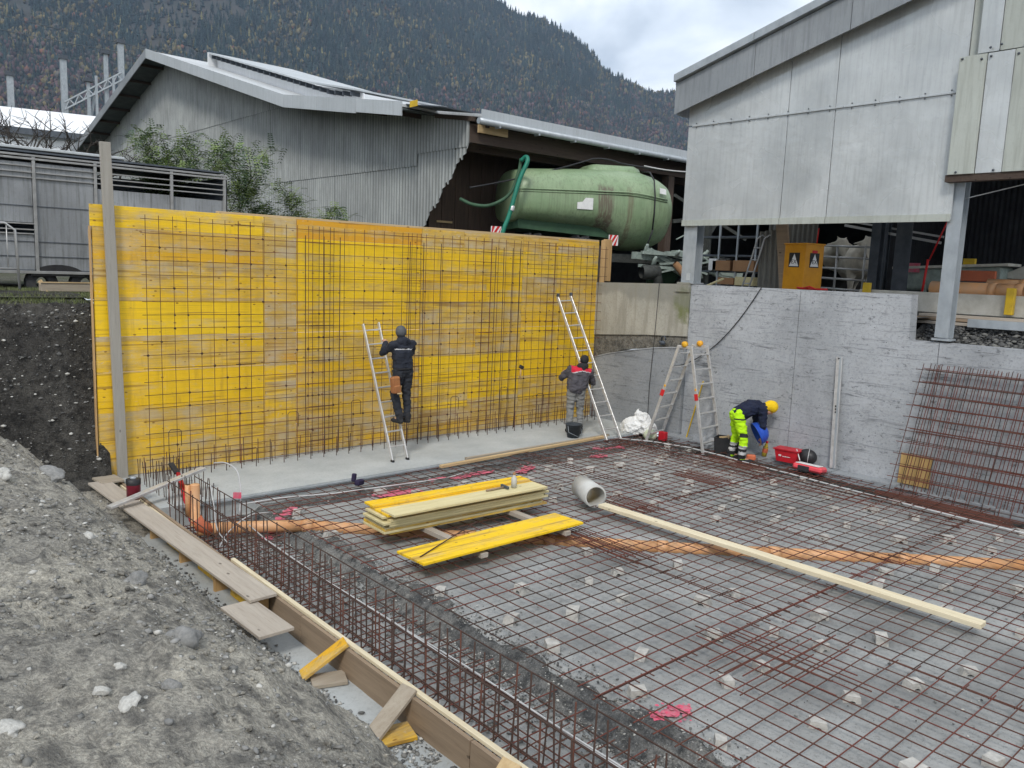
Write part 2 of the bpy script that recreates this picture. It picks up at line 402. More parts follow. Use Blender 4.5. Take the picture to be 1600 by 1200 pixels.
M['wall_low'] = concrete_mat('lower_board_marked_concrete', (.31, .325, .34), (.25, .265, .28), (.13, .138, .148))
M['old_wall'] = concrete_mat('old_beige_concrete', (.44, .42, .36), (.33, .32, .275), (.19, .185, .155), board=False, speckle=.4, moss=True)
M['aggregate'] = soil_mat('exposed_aggregate', (.30, .28, .24), (.25, .24, .21), (.10, .095, .085), (.55, .52, .46), 26, bump=1, dist=.05)
M['footing'] = concrete_mat('smooth_new_footing', (.47, .49, .485), (.36, .38, .378), (.25, .26, .255), board=False, speckle=.25)
M['lean'] = concrete_mat('lean_concrete', (.375, .38, .37), (.205, .208, .202), (.10, .10, .10), board=False, speckle=.5)
M['block'] = plain('spacer_block_concrete', (.53, .51, .47), (.36, .35, .325), 20, .9, 0, .5)
M['soil'] = soil_mat('pale_dusty_soil', (.54, .505, .425), (.37, .35, .305), (.135, .13, .12), (.62, .61, .57), 30)
M['dark_soil'] = soil_mat('dark_cut_soil', (.135, .128, .115), (.085, .081, .075), (.030, .029, .028), (.24, .23, .21), 22, dist=.08)
M['gravel'] = soil_mat('grey_gravel', (.30, .295, .275), (.17, .17, .165), (.05, .052, .054), (.42, .42, .40), 40)
M['rubble'] = soil_mat('dark_rubble', (.13, .133, .135), (.085, .088, .09), (.03, .032, .034), (.28, .285, .285), 18, dist=.07)
M['stone'] = plain('pale_stone', (.58, .57, .53), (.38, .37, .34), 9, .85, 0, .5)
M['stone_g'] = plain('grey_stone', (.30, .295, .28), (.18, .18, .175), 9, .9, 0, .6)
M['steel'] = plain('galvanised_steel', (.42, .455, .48), (.30, .33, .355), 5, .5, .35, .08, stretch=(1, 1, .6))
M['steel_d'] = plain('dark_steel', (.10, .115, .135), (.065, .075, .09), 5, .55, .3, .1)
M['alu'] = plain('worn_aluminium', (.66, .655, .64), (.50, .49, .48), 12, .4, .5, .1)
M['black'] = plain('black_plastic', (.018, .018, .02), (.03, .03, .032), 8, .5, 0, .1)
M['rubber'] = plain('tyre_rubber', (.03, .031, .034), (.05, .05, .052), 12, .85, 0, .4)
M['red'] = plain('red_plastic', (.55, .018, .03), (.40, .012, .022), 8, .4, 0, .05)
M['red_case'] = plain('salmon_red_case', (.80, .10, .12), (.62, .06, .08), 8, .45, 0, .05)
M['white'] = plain('white_plastic', (.78, .78, .76), (.66, .66, .65), 8, .5, 0, .05)
M['orange_pipe'] = plain('orange_drain_pipe', (.68, .34, .15), (.56, .33, .18), 6, .45, 0, .08)
M['orange_dark'] = plain('orange_red_coupling', (.62, .16, .07), (.50, .14, .07), 6, .5, 0, .08)
M['grey_pipe'] = plain('grey_drain_pipe', (.55, .55, .52), (.46, .46, .44), 6, .5, 0, .05)
M['cable'] = plain('pale_cable', (.55, .55, .55), (.40, .40, .40), 6, .5, 0, .0)
M['pink'] = plain('pink_marking_paint', (.72, .08, .16), (.45, .22, .25), 22, .95, 0, .3)
M['yellow_ind'] = plain('orange_yellow_painted_steel', (.66, .30, .01), (.54, .23, .01), 5, .45, 0, .05)
M['yellow_post'] = plain('yellow_paint', (.68, .45, .02), (.5, .33, .03), 9, .6, 0, .1)
M['sign_black'] = plain('sign_black', (.015, .015, .015), (.02, .02, .02), 5, .5, 0, 0)
M['sign_white'] = plain('sign_white', (.75, .75, .75), (.7, .7, .7), 5, .5, 0, 0)
M['sign_red'] = plain('sign_red', (.60, .02, .02), (.5, .02, .02), 5, .5, 0, 0)
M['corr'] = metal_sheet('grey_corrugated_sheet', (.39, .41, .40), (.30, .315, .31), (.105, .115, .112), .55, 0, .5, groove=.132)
M['panel'] = metal_sheet('milky_facade_panel', (.60, .62, .615), (.44, .46, .46), (.34, .355, .35), .22, .25, .45)
M['panel_g'] = metal_sheet('greenish_facade_panel', (.46, .485, .44), (.40, .42, .38), (.28, .29, .25), .42, .1, .6)
M['fascia'] = metal_sheet('grey_roof_fascia', (.31, .33, .345), (.24, .26, .275), (.16, .17, .185), .5, .1, .6)
M['verge'] = metal_sheet('pale_verge_sheet', (.50, .53, .55), (.44, .47, .485), (.33, .35, .36), .45, .1, .5)
M['roof'] = metal_sheet('pale_roof_sheet', (.55, .57, .58), (.47, .49, .50), (.33, .34, .34), .5, 0, .5)
M['roof_clear'] = metal_sheet('bright_translucent_roof', (.85, .86, .87), (.78, .79, .80), (.6, .61, .62), .4, 0, .5)
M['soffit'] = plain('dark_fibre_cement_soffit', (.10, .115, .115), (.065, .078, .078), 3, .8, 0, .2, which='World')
M['dark_int'] = plain('dark_interior_sheet', (.030, .032, .036), (.018, .019, .022), 2, .8, 0, .2, which='World')  # near-black: the dimness of the open interiors is put into the colour
M['trailer'] = metal_sheet('dirty_aluminium_trailer_side', (.33, .345, .36), (.22, .23, .24), (.10, .105, .10), .5, .15, .7)
M['trailer_f'] = plain('trailer_frame_metal', (.34, .34, .335), (.24, .24, .235), 6, .5, .2, .1)
M['leaf'] = plain('ash_leaf', (.13, .20, .055), (.19, .24, .08), 3, .6, 0, 0, which='World')
M['leaf_d'] = plain('dark_leaf', (.035, .075, .03), (.05, .09, .035), 3, .6, 0, 0, which='World')
M['leaf_r'] = plain('autumn_leaf', (.30, .10, .03), (.22, .13, .03), 3, .6, 0, 0, which='World')
M['bark'] = plain('dark_bark', (.060, .052, .045), (.04, .035, .03), 9, .9, 0, .4)
M['grass'] = plain('grass_blades', (.10, .13, .045), (.16, .17, .08), 3, .8, 0, 0, which='World')
M['yard'] = soil_mat('yard_ground', (.17, .165, .14), (.12, .13, .075), (.05, .05, .04), (.35, .35, .33), 30)
M['haul'] = plain('galvanised_barrier', (.50, .50, .49), (.40, .40, .40), 6, .45, .3, .05)
M['skin'] = plain('skin', (.50, .28, .19), (.44, .24, .16), 9, .6, 0, .05)
M['hide'] = plain('pale_cattle_hide', (.72, .66, .55), (.5, .46, .38), 5, .85, 0, .3)
M['hide_d'] = plain('dark_cattle_hide', (.05, .045, .04), (.03, .028, .026), 5, .85, 0, .3)
M['cardboard'] = plain('cardboard', (.36, .20, .10), (.28, .155, .08), 4, .9, 0, .1)
M['white_curb'] = plain('whitewashed_concrete', (.62, .60, .54), (.45, .43, .37), 5, .85, 0, .3, which='World')
# ================================================================ THE SETTING
def fbm(x, y, s=1.0, o=4, seed=0.0):
    return noise.fractal(Vector((x * s + seed, y * s - seed, seed * .37)), 0.9, 2.1, o, noise_basis='PERLIN_ORIGINAL')
def heightfield(name, xs, ys, zf, mat, kind='structure', skip=None, smooth=True):
    nx, ny = len(xs), len(ys); vs = []; fs = []
    for y in ys:
        for x in xs: vs.append((x, y, zf(x, y)))
    for j in range(ny - 1):
        for i in range(nx - 1):
            if skip and skip((xs[i] + xs[i + 1]) / 2, (ys[j] + ys[j + 1]) / 2): continue
            a = j * nx + i; fs.append((a, a + 1, a + nx + 1, a + nx))
    me = bpy.data.meshes.new(name); me.from_pydata(vs, [], fs); me.materials.append(mat)
    me.polygons.foreach_set('use_smooth', [smooth] * len(fs))
    o = bpy.data.objects.new(name, me); COL.objects.link(o); tag(o, kind=kind); return o
def grade(stops, x):
    if x <= stops[0][0]: return stops[0][1]
    for (a, za), (b, zb) in zip(stops, stops[1:]):
        if x <= b: t = (x - a) / (b - a); return za + (zb - za) * t
    return stops[-1][1]
def smooth01(t): t = max(0, min(1, t)); return t * t * (3 - 2 * t)

# -- heap of excavated soil in the foreground
MPROF = [(-8, 1.75), (-.5, 1.62), (.5, 1.56), (1.0, 1.47), (1.35, 1.33), (1.62, 1.14), (1.9, .84), (2.2, .44), (2.55, .02), (2.78, -.2), (2.9, -.31), (3.3, -.40)]
def mound_z(x, y):
    w = .10 * fbm(y, 3.1, .8, 3, 2) + .05 * fbm(y, 9.1, 2.6, 3, 5)
    z = grade(MPROF, x + w - .03 + (.10 * smooth01((y - 5) / 5)))
    a = smooth01((x - .2) / .5) * (1 - smooth01((x - 2.6) / .3))
    z += (.060 * fbm(x, y, 1.2, 5, 1) + .040 * fbm(x, y, 4.5, 4, 7)) * (.7 + .3 * a)
    z += .030 * abs(fbm(x, y, 11, 3, 3)) + .016 * max(-.3, fbm(x, y, 23, 2, 4))
    far = smooth01((y - 9.2) / 2.2); z = z * (1 - far) + (-.05 + .25 * smooth01((2.2 - x) / 2)) * far
    return z
xs = list(np.concatenate([np.arange(-9, -.6, .4), np.arange(-.6, 3.15, .035)])); ys = list(np.concatenate([np.arange(-5, .6, .3), np.arange(.6, 5.5, .035), np.arange(5.5, 12.35, .07)]))
heightfield('soil_mound', xs, ys, mound_z, M['soil'])
# -- cut face of dark soil left of the formwork, grass on its crest
def cut_z(x, y):
    t = (y - 12.0 + .10 * fbm(x, 1, 1.5, 3, 4)) / .62
    z = grade([(-1, -.12), (0, .02), (.12, .35), (.3, 1.0), (.55, 1.7), (.8, 2.25), (1.0, 2.43), (1.8, 2.47), (2.3, 2.535)], t)
    return z + .07 * fbm(x, y * 2 + z * 1.2, 2.2, 5, 6) * (1 if t < 1 else .12)
xs = list(np.concatenate([np.arange(-9, .8, .5), np.arange(.8, 3.16, .04)])); ys = list(np.concatenate([np.arange(11.35, 12.75, .03), np.arange(12.75, 14.4, .08)]))
heightfield('cut_bank', xs, ys, cut_z, M['dark_soil'])

# -- pit floor of lean concrete with a deeper trench for the edge beam and a groove for the drain pipe
PIPE = [(3.47, 9.62), (3.8, 9.5), (4.6, 9.05), (5.31, 8.31), (6.0, 7.55), (6.73, 6.88), (7.7, 5.9), (8.67, 4.96), (9.8, 3.9), (10.89, 2.86), (12.1, 1.7)]
def seg_d(x, y, pts):
    best = 9
    for (ax, ay), (bx, by) in zip(pts, pts[1:]):
        dx, dy = bx - ax, by - ay; t = max(0, min(1, ((x - ax) * dx + (y - ay) * dy) / (dx * dx + dy * dy)))
        best = min(best, math.hypot(x - ax - t * dx, y - ay - t * dy))
    return best
def floor_z(x, y):
    z = -.125 + .012 * fbm(x, y, 1.1, 4, 3)
    e = 4.28 + .07 * fbm(y, 2, 2.3, 3, 8)
    tr = 1 - smooth01((x - e + .02) / .34); z -= .165 * tr * (1 - smooth01((y - 10.1) / .25)); 
    if 2 < x < 13 and tr < .6:
        d = seg_d(x, y, PIPE); z -= .105 * (1 - smooth01((d - .10) / .14))
    if y > 9.75: z -= .05 * smooth01((y - 9.75) / .2)
    return z + .016 * fbm(x, y, 7, 3, 2) * (tr + (1 if y > 9.7 or x > 12.4 else .12))
xs = list(np.concatenate([np.arange(3.12, 6, .05), np.arange(6, 13.3, .09)])); ys = list(np.concatenate([np.arange(-4, 1, .3), np.arange(1, 10.45, .06)]))
pf = heightfield('pit_floor', xs, ys, floor_z, M['lean'])
# ground outside the edge formwork: pale concrete blinding strip
heightfield('blinding_strip', list(np.arange(2.35, 3.26, .06)), list(np.arange(-4, 12.6, .08)), lambda x, y: -.25 + .010 * fbm(x, y, 2, 4, 5), M['footing'])
# gravel margins in the pit: along the trench, along the footing and along the right-hand wall
def margin(name, xs, ys, edge):
    vs = []; nx = len(xs)
    def zf(x, y): return floor_z(x, y) + .004 + .022 * edge(x, y) * (1 + fbm(x, y, 5, 3, 9)) - .03 * (1 - min(1, edge(x, y) * 3))
    return heightfield(name, xs, ys, zf, M['gravel'])
margin('gravel_margin', list(np.arange(4.12, 4.95, .04)), list(np.arange(1, 10.0, .06)), lambda x, y: max(0, 1 - abs(x - 4.43 - .12 * fbm(y, 1, 1.6, 3, 1)) / (.20 + .16 * fbm(y, 7, 1.9, 3, 4))))
margin('gravel_margin', list(np.arange(4.1, 12.9, .06)), list(np.arange(9.45, 10.22, .04)), lambda x, y: max(0, 1 - abs(y - 9.98 - .1 * fbm(x, 1, 1.3, 3, 1)) / (.40 + .12 * fbm(x, 7, .9, 2, 4))))
mr = margin('gravel_margin', list(np.arange(12.15, 12.95, .05)), list(np.arange(.5, 10.0, .07)), lambda x, y: max(0, 1 - abs(x - 12.65 - .1 * fbm(y, 1, 1.3, 3, 1)) / (.36 + .12 * fbm(y, 7, .9, 2, 4))))
mr.data.materials[0] = M['dark_soil']

# -- footing slab on which the tall formwork stands, and the low ledge under the right-hand wall
t = MB(); t.prism([(3.24, 10.24, -.56), (12.99, 10.24, -.56), (12.99, 12.40, -.56), (3.24, 12.40, -.56)], (0, 0, .56))
tag(t.build('footing', M['footing']), kind='structure')
t = MB(); t.box((8.1, 10.236 - .02, -.03), (9.2, .035, .022)); tag(t.build('water_bar', M['steel']), 'thin grey sealing strip set along the front edge of the new footing', 'strip')
t = MB()
for i in range(28):
    y0 = 9.9 - i * .36; t.box((12.95, y0 - .18, -.14 + .012 * math.sin(i * 1.7)), (.44 + .03 * math.sin(i * 2.3), .37, .30))
tag(t.build('wall_ledge', M['wall_low']), kind='structure')

# -- yards behind: one sheet each side of the pit, running on to the hills
def sheet(name, pts, z, mat, kind='structure'):
    t = MB(); t.add([(x, y, z) for x, y in pts], [tuple(range(len(pts)))]); return tag(t.build(name, mat, origin=(0, 0, 0)), kind=kind)
sheet('yard', [(3.1, 12.14), (13.32, 12.14), (13.32, 13.1), (3.1, 13.1)], 2.46, M['yard'])
sheet('yard', [(-2700, 13.0), (2700, 13.0), (2700, 3100), (-2700, 3100)], 2.5, M['yard'])
sheet('yard', [(13.3, -900), (2700, -900), (2700, 13.0), (13.3, 13.0)], 2.5 - .28, M['rubble'])
sheet('field', [(-2700, -900), (13.3, -900), (13.3, -4), (-2700, -4)], 1.55, M['yard'])
sheet('field', [(-2700, -4), (-8.9, -4), (-8.9, 13.0), (-2700, 13.0)], 1.56, M['yard'])
# floor of the right-hand shed, above the rubble
sheet('shed_floor', [(14.35, -6), (40, -6), (40, 13.0), (13.32, 13.0), (13.32, 5.45), (14.35, 5.45)], 2.62, M['gravel'])
# rubble slope behind the low part of the wall
heightfield('rubble_slope', list(np.arange(13.28, 14.5, .05)), list(np.arange(-1, 5.6, .06)), lambda x, y: 2.24 + .30 * smooth01((x - 13.3) / .8) + .05 * fbm(x, y, 3, 5, 2) + .035 * fbm(x, y, 9, 3, 2), M['rubble'], smooth=False)

# -- forested mountain
RIDGE = [(10, 7), (25, 9.5), (33, 11.2), (37.6, 11.75), (40.6, 12.1), (42.8, 13.3), (45.9, 15.55), (50.3, 17.1), (56, 21), (64, 24.5), (74, 24), (84, 22), (95, 20), (110, 17), (130, 12), (160, 8)]
def mtn(az, u):
    er = grade(RIDGE, az) + .35 * fbm(az, 0, .5, 4, 3)
    r = 950 + 1350 * u
    lo = .8
    el = lo + (er - lo) * (u ** 1.15) + .9 * fbm(az * .16, u * 2.2, 1, 5, 4) * math.sin(math.pi * min(1, u)) 
    if u > 1: el = er - (u - 1) * 40
    a = R(az); return (r * math.cos(a), r * math.sin(a), 3.15 + r * math.tan(R(el)))
na, nu = 300, 60; vs = []; fs = []
for j in range(nu + 4):
    for i in range(na + 1): vs.append(mtn(10 + 150 * i / na, j / nu))
for j in range(nu + 3):
    for i in range(na): a = j * (na + 1) + i; fs.append((a, a + 1, a + na + 2, a + na + 1))
me = bpy.data.meshes.new('mountain'); me.from_pydata(vs, [], fs)
mm = plain('mountain_ground', (.06, .052, .045), (.03, .035, .03), .02, .95, 0, 0, which='World')
me.materials.append(mm); me.polygons.foreach_set('use_smooth', [True] * len(fs))
o = bpy.data.objects.new('mountain', me); COL.objects.link(o); tag(o, kind='structure')
# trees on it: joined per kind, coloured tree by tree
def tree_mat():
    m, t, b = newmat('mountain_tree', .95, 0, .1); N = NT(t)
    at = N.node('ShaderNodeAttribute', attribute_name='tint'); N.lk(at.outputs['Color'], b.inputs['Base Color']); return m
MT = tree_mat()
def forest(name, pts, sizes, cols, shape, label_kind):
    V = []; F = []; C_ = []
    bv, bf = shape; bv = np.array(bv); nb = len(bv)
    ang = rng.uniform(0, 6.28, len(pts)); n = len(pts)
    P = np.array(pts); S = np.array(sizes)
    ca, sa = np.cos(ang)[:, None], np.sin(ang)[:, None]
    jit = 1 + rng.uniform(-.22, .22, (n, nb))
    X = (bv[None, :, 0] * ca - bv[None, :, 1] * sa) * S[:, 0:1] * jit + P[:, 0:1]
    Y = (bv[None, :, 0] * sa + bv[None, :, 1] * ca) * S[:, 0:1] * jit + P[:, 1:2]
    Z = bv[None, :, 2] * S[:, 1:2] + P[:, 2:3]
    V = np.stack([X, Y, Z], 2).reshape(-1, 3)
    F = (np.array(bf)[None] + (np.arange(n) * nb)[:, None, None]).reshape(-1, 3)
    me = bpy.data.meshes.new(name); me.vertices.add(len(V)); me.vertices.foreach_set('co', V.ravel())
    me.loops.add(F.size); me.loops.foreach_set('vertex_index', F.ravel()); me.polygons.add(len(F)); me.polygons.foreach_set('loop_start', np.arange(0, F.size, 3))
    me.update(calc_edges=True)
    at = me.color_attributes.new('tint', 'FLOAT_COLOR', 'POINT')
    cc = np.ones((n, nb, 4)); cc[:, :, :3] = np.array(cols)[:, None, :]
    at.data.foreach_set('color', cc.reshape(-1).astype(np.float32)); me.materials.append(MT)
    o = bpy.data.objects.new(name, me); COL.objects.link(o); tag(o, kind='stuff'); return o
def cone_shape():
    v = []; f = []
    for (r, z0, z1) in ((.5, .08, .5), (.36, .34, .78), (.2, .62, 1.0)):
        b = len(v)
        for j in range(5): a = 6.283 * j / 5; v.append((r * math.cos(a), r * math.sin(a), z0))
        v.append((0, 0, z1)); f += [(b + j, b + (j + 1) % 5, b + 5) for j in range(5)]
    return v, f
bm = bmesh.new(); bmesh.ops.create_icosphere(bm, subdivisions=1, radius=.5); bv = [(v.co.x, v.co.y, v.co.z + .55) for v in bm.verts]; bf = [tuple(v.index for v in f.verts) for f in bm.faces]; bm.free()
con, dec = ([], [], []), ([], [], [])
rr = random.Random(3)
for i in range(68000):
    az = rr.uniform(33, 86); u = rr.uniform(.22, 1.0) 
    if u * 24 + 1 > 26: continue
    p = mtn(az, u); el = math.degrees(math.atan2(p[2] - 3.15, math.hypot(p[0], p[1])))
    if el > 20.5 or el < 4: continue
    warm = fbm(az, u * 30, .28, 3, 2); low = 1 - smooth01((el - 7.5) / 7)
    rock = fbm(az * 1.0, el * 1.5, .30, 4, 11)
    if az > 66 and el > 12 and rock > .18 and rr.random() < .8: continue
    pd = .10 + .48 * low + .30 * max(0, warm) - .3 * max(0, -warm)
    sh = rr.uniform(.55, 1.4) * (1 + .45 * fbm(az, u * 30, .9, 3, 6))
    if rr.random() < pd:
        q = rr.random()
        if low > .35 and q < .55: c = (.085, .055, .056)
        elif q < .68: c = (.12, .10, .05)
        elif q < .74: c = (.13, .06, .04)
        else: c = (.075, .068, .058)
        s_ = rr.uniform(5, 9)
        dec[0].append(p); dec[1].append((s_, s_ * rr.uniform(1.0, 1.6))); dec[2].append(tuple(x * sh for x in c))
    else:
        h = rr.uniform(10, 21) * (1 - .15 * low)
        c = (.018, .030, .029) if rr.random() < .8 else (.040, .050, .040)
        if rr.random() < .04 + .08 * max(0, warm): c = (.11, .10, .045)
        con[0].append(p); con[1].append((h * rr.uniform(.34, .48), h)); con[2].append(tuple(x * sh for x in c))
forest('conifer_forest', *con, cone_shape(), 'c'); forest('autumn_forest', *dec, (bv, bf), 'd')
# air between here and the mountain
t = MB(); t.box((0, 1100, 647.2), (5600, 4200, 1297.6)); hz = t.build('haze', [], origin=(0, 0, 0)); tag(hz, kind='stuff')
hm = bpy.data.materials.new('air'); hm.use_nodes = True; hn = hm.node_tree.nodes; hn.clear()
pv = hn.new('ShaderNodeVolumePrincipled'); ou = hn.new('ShaderNodeOutputMaterial'); hm.node_tree.links.new(pv.outputs[0], ou.inputs['Volume'])
pv.inputs['Color'].default_value = (.56, .74, 1.0, 1); pv.inputs['Density'].default_value = HAZE = .00011; pv.inputs['Anisotropy'].default_value = .2
hz.data.materials.append(hm)
hz.display_type = 'WIRE'
# ================================================================ TALL YELLOW FORMWORK
fw = thing('formwork_wall', 'tall wall of worn yellow shuttering boards standing behind the rebar grid', 'formwork', (8, 12.05, 0))
rw = random.Random(5)
# (x0, x1, [per row from the bottom: (wear, orange tint)])
COLS = [
 (3.02, 5.46, [(.50, .3), (.52, .25), (.30, .15), (.62, .25), (.03, .0), (.72, .25), (.45, .55), (.28, .1)]),
 (5.465, 6.00, [(.95, .5), (.80, .3), (.62, .25), (.98, .9), (.90, .5), (.55, .3), (1.0, .1), (1.0, .2)]),
 (6.005, 8.42, [(.92, .5), (.85, .4), (.60, .35), (.55, .2), (.42, .2), (.30, .0), (.22, .05), (.35, .9)]),
 (8.425, 10.86, [(.90, .5), (.45, .15), (.25, .05), (.85, .4), (.68, .2), (.55, .25), (.35, .15), (1.0, .3)]),
 (10.865, 13.05, [(.80, .4), (.45, .35), (.12, .15), (.15, .15), (.62, .35), (.75, .35), (.30, .1), (.95, .4)]),
]
ph = [0, .5, 1, 1.5, 2, 2.5, 3, 3.5, 3.80]
for ci, (x0, x1, rows) in enumerate(COLS):
    for r, (wear, org) in enumerate(rows):
        z0, z1 = ph[r], ph[r + 1]
        cuts = [x0, x1]
        if ci in (3, 4) and r % 2: cuts = [x0, (x0 + x1) / 2 + rw.uniform(-.3, .3), x1]
        if ci == 0 and r == 7: cuts = [3.0, 5.46]
        for a, b in zip(cuts, cuts[1:]):
            mb = MB(); mb.box(((a + b) / 2, 12.085 + rw.uniform(-.004, .004), (z0 + z1) / 2 + .002), (b - a - .004, .027, z1 - z0 - .004), ch=.002)
            w = max(0, min(1, wear + rw.uniform(-.10, .10)))
            if len(cuts) > 2 and a != x0: w = max(0, min(1, wear + rw.uniform(-.3, .15)))
            mb.build('shuttering_board', M['board'], fw, col=(w, max(0, org + rw.uniform(-.05, .05)), 1))
# top capping strip, ledgers behind
MB().box((8.9, 12.125, 3.815), (8.3, .10, .035), ch=.003).build('capping_strip', M['wood'], fw)
for z in (.6, 1.6, 2.6, 3.4): MB().box((8.0, 12.14, z), (10.0, .07, .12)).build('ledger', M['wood'], fw)
MB().box((2.995, 12.075, 1.75), (.018, .05, 3.52)).build('edge_strip', M['wood_z'], fw)
# grey post at its left end, tawny post at its right end
t = MB(); t.beam((3.30, 11.995, -.02), (3.20, 12.0, 4.62), .135, .06, up=(0, 1, 0), ch=.004)
tag(t.build('grey_post', M['grey_wood_z']), 'tall weathered grey timber post leaning against the left end of the yellow formwork', 'post')
tag(MB().box((13.62, 12.34, 3.42), (.19, .10, .92), ch=.004).build('corner_post', M['wood_z']), 'short tawny timber post at the right end of the yellow formwork', 'post')
tag(MB().box((13.36, 12.22, 2.4), (.05, .12, 2.9), ch=.004).build('edge_board', M['wood_z']), 'raw timber board closing the right edge of the yellow formwork', 'board')

# ================================================================ REBAR
def mat_of_bars(name, label, o, u, v, nu, nv, su, sv, d, mats, cat='rebar mat', group=None, jit=.006, sag=.006, over=.06):
    """welded mat: nu bars along v spaced su in u, nv bars along u spaced sv in v"""
    o, u, v = Vector(o), Vector(u).normalized(), Vector(v).normalized(); n = u.cross(v)
    root = thing(name, label, cat, o, group)
    Lu, Lv = (nu - 1) * su, (nv - 1) * sv
    for i in range(nu):
        m = rng.choice(len(mats)); a = o + u * (i * su + rng.normal(0, jit)) - v * over; b = o + u * (i * su + rng.normal(0, jit)) + v * (Lv + over) + n * rng.normal(0, sag)
        rod(a, b, d, M[mats[m]], 'bar', root)
    for j in range(nv):
        m = rng.choice(len(mats)); a = o + v * (j * sv + rng.normal(0, jit)) - u * over + n * d; b = o + v * (j * sv + rng.normal(0, jit)) + u * (Lu + over) + n * (d + rng.normal(0, sag))
        rod(a, b, d, M[mats[m]], 'bar', root)
    return root
RB = ['rebar', 'rebar', 'rebar_dark', 'rebar_red']
S = .19
# mats hung in front of the formwork (they overlap by a few bars)
WM = [(3.66, 'leftmost rebar mat standing in front of the yellow formwork'), (4.96, 'second rebar mat from the left in front of the yellow formwork'), (6.20, 'rebar mat on the yellow formwork just left of the worker on the ladder'),
      (7.98, 'rebar mat on the yellow formwork directly right of the worker on the ladder'), (9.70, 'rebar mat on the yellow formwork right of its middle'), (11.35, 'rightmost rebar mat on the yellow formwork beside the old concrete wall')]
for i, (x0, lab) in enumerate(WM):
    nu_ = [9, 9, 12, 11, 11, 10][i]
    wm_ = mat_of_bars('wall_rebar_mat', lab, (x0 + .03 * i % .05, 11.93 - .012 * (i % 2), .03), (1, 0, 0), (0, 0, 1), nu_, 20, S, S, .0092, ['rebar', 'rebar_red', 'rebar_dark'] if i % 2 else ['rebar', 'rebar_dark', 'rebar'], group='rebar mats on the yellow formwork', jit=.004)
for wm_ in [o for o in bpy.data.objects if o.name.startswith('wall_rebar_mat')]:
    t = MB(); x0 = wm_.location.x
    for k in range(22): t.box((x0 + S * int(rng.integers(0, 9)), 11.918, .03 + S * int(rng.integers(2, 19))), (.026, .024, .026), (rng.random(), rng.random(), 0))
    t.build('tie_wires', M['rebar_dark'], wm_)['kind'] = 'stuff'
t = thing('thick_starter_bars', 'long dark vertical bars tied to the grid in front of the yellow formwork', 'rebar', (8, 11.9, 0))
for x in (6.08, 6.42, 6.68, 8.05, 8.36, 8.72, 10.0, 10.22, 10.42, 10.62): rod((x, 11.895, -.02), (x + rng.normal(0, .012), 11.9, 3.55), .0145, M['rebar_dark'], 'bar', t)
# starter bars along the wall foot: a low double comb with hooked tops
sb = thing('starter_bars', 'low comb of upright starter bars along the foot of the yellow formwork', 'rebar', (8, 11.8, 0))
x = 3.5; i = 0
while x < 12.9:
    h = .36 + .07 * math.sin(i * 2.1) + rng.uniform(-.02, .03); y = 11.80 if i % 2 else 11.62
    mb = MB(); mb.tube([(x, y, -.02), (x + rng.normal(0, .01), y, h)], .0062, 5); mb.build('starter_bar', M['rebar_dark'] if i % 3 else M['rebar'], sb); x += .115; i += 1
for z in (.16, .33): rod((3.5, 11.79, z), (12.9, 11.79, z + .01), .009, M['rebar'], 'tie_bar', sb)
for k, x in enumerate((3.9, 5.75, 6.9, 7.75, 9.0, 10.2, 11.2)):
    h = .62 + .2 * (k % 3) * .5; mb = MB(); mb.tube([(x, 11.86, -.02), (x, 11.86, h), (x + .03, 11.86, h + .03), (x + .15, 11.86, h + .025), (x + .18, 11.86, h), (x + .18, 11.86, h - .22)], .0055, 5); mb.build('hooked_bar', M['rebar_dark'], sb)
# little rods of the left footing end
fs_ = thing('footing_comb', 'short upright rods standing on the left end of the footing beside the thermos', 'rebar', (3.5, 10.9, 0))
for i in range(14):
    y = 11.7 - i * .125
    for xx in (3.42, 3.62, 3.86): rod((xx + rng.normal(0, .01), y, -.02), (xx + rng.normal(0, .012), y, .30 + rng.uniform(-.05, .06)), .0105, M['rebar_dark'], 'rod', fs_)
# edge-beam cage in the trench
cg = thing('edge_beam_cage', 'long cage of dark steel stirrups lying in the trench beside the wooden edge board', 'rebar cage', (3.7, 6.5, -.5))
cagem = {}
for i in range(60):
    y = 10.02 - i * .152
    if y < 1.6: break
    mk = 'rebar_dark' if i % 4 else 'rebar'
    if mk not in cagem:
        zb, zt = -.245, .40; xl, xr = 3.30, 3.62; r_ = .03
        mb = MB(); mb.tube([(xl, 0, zt), (xl, 0, zb + r_), (xl + r_, 0, zb), (xr - r_, 0, zb), (xr, 0, zb + r_), (xr, 0, zt)], .0068, 5)
        o = mb.build('stirrup', M[mk], cg, origin=(3.7, 0, -.5)); cagem[mk] = o; o.location.y = y - 6.5
    else:
        o = cagem[mk].copy(); COL.objects.link(o); o.location.y = y - 6.5 + rng.normal(0, .006)
    o.rotation_euler = (rng.normal(0, .035), rng.normal(0, .015), rng.normal(0, .012)); o.scale = (1, 1, 1 + rng.normal(0, .03))
for x, z in ((3.29, .385), (3.29, .10), (3.63, .39), (3.63, .12), (3.33, -.235), (3.50, -.235), (3.62, -.225), (3.92, -.235), (4.17, -.20), (3.45, -.22), (3.78, -.22), (4.05, -.22), (3.72, -.21)):
    rod((x, 10.1, z), (x + rng.normal(0, .015), .9, z + rng.normal(0, .006)), .0115, M['rebar' if z < -.2 else 'rebar_dark'], 'long_bar', cg)
for i in range(78):
    y = 10.0 - i * .112; xr = 4.15 + rng.uniform(-.05, .25)
    rod((3.30 + rng.uniform(0, .05), y + rng.normal(0, .02), -.215), (xr, y + rng.normal(0, .02), -.205 + rng.uniform(0, .03)), .0105, M['rebar_red' if i % 3 == 0 else 'rebar'], 'cross_bar', cg)
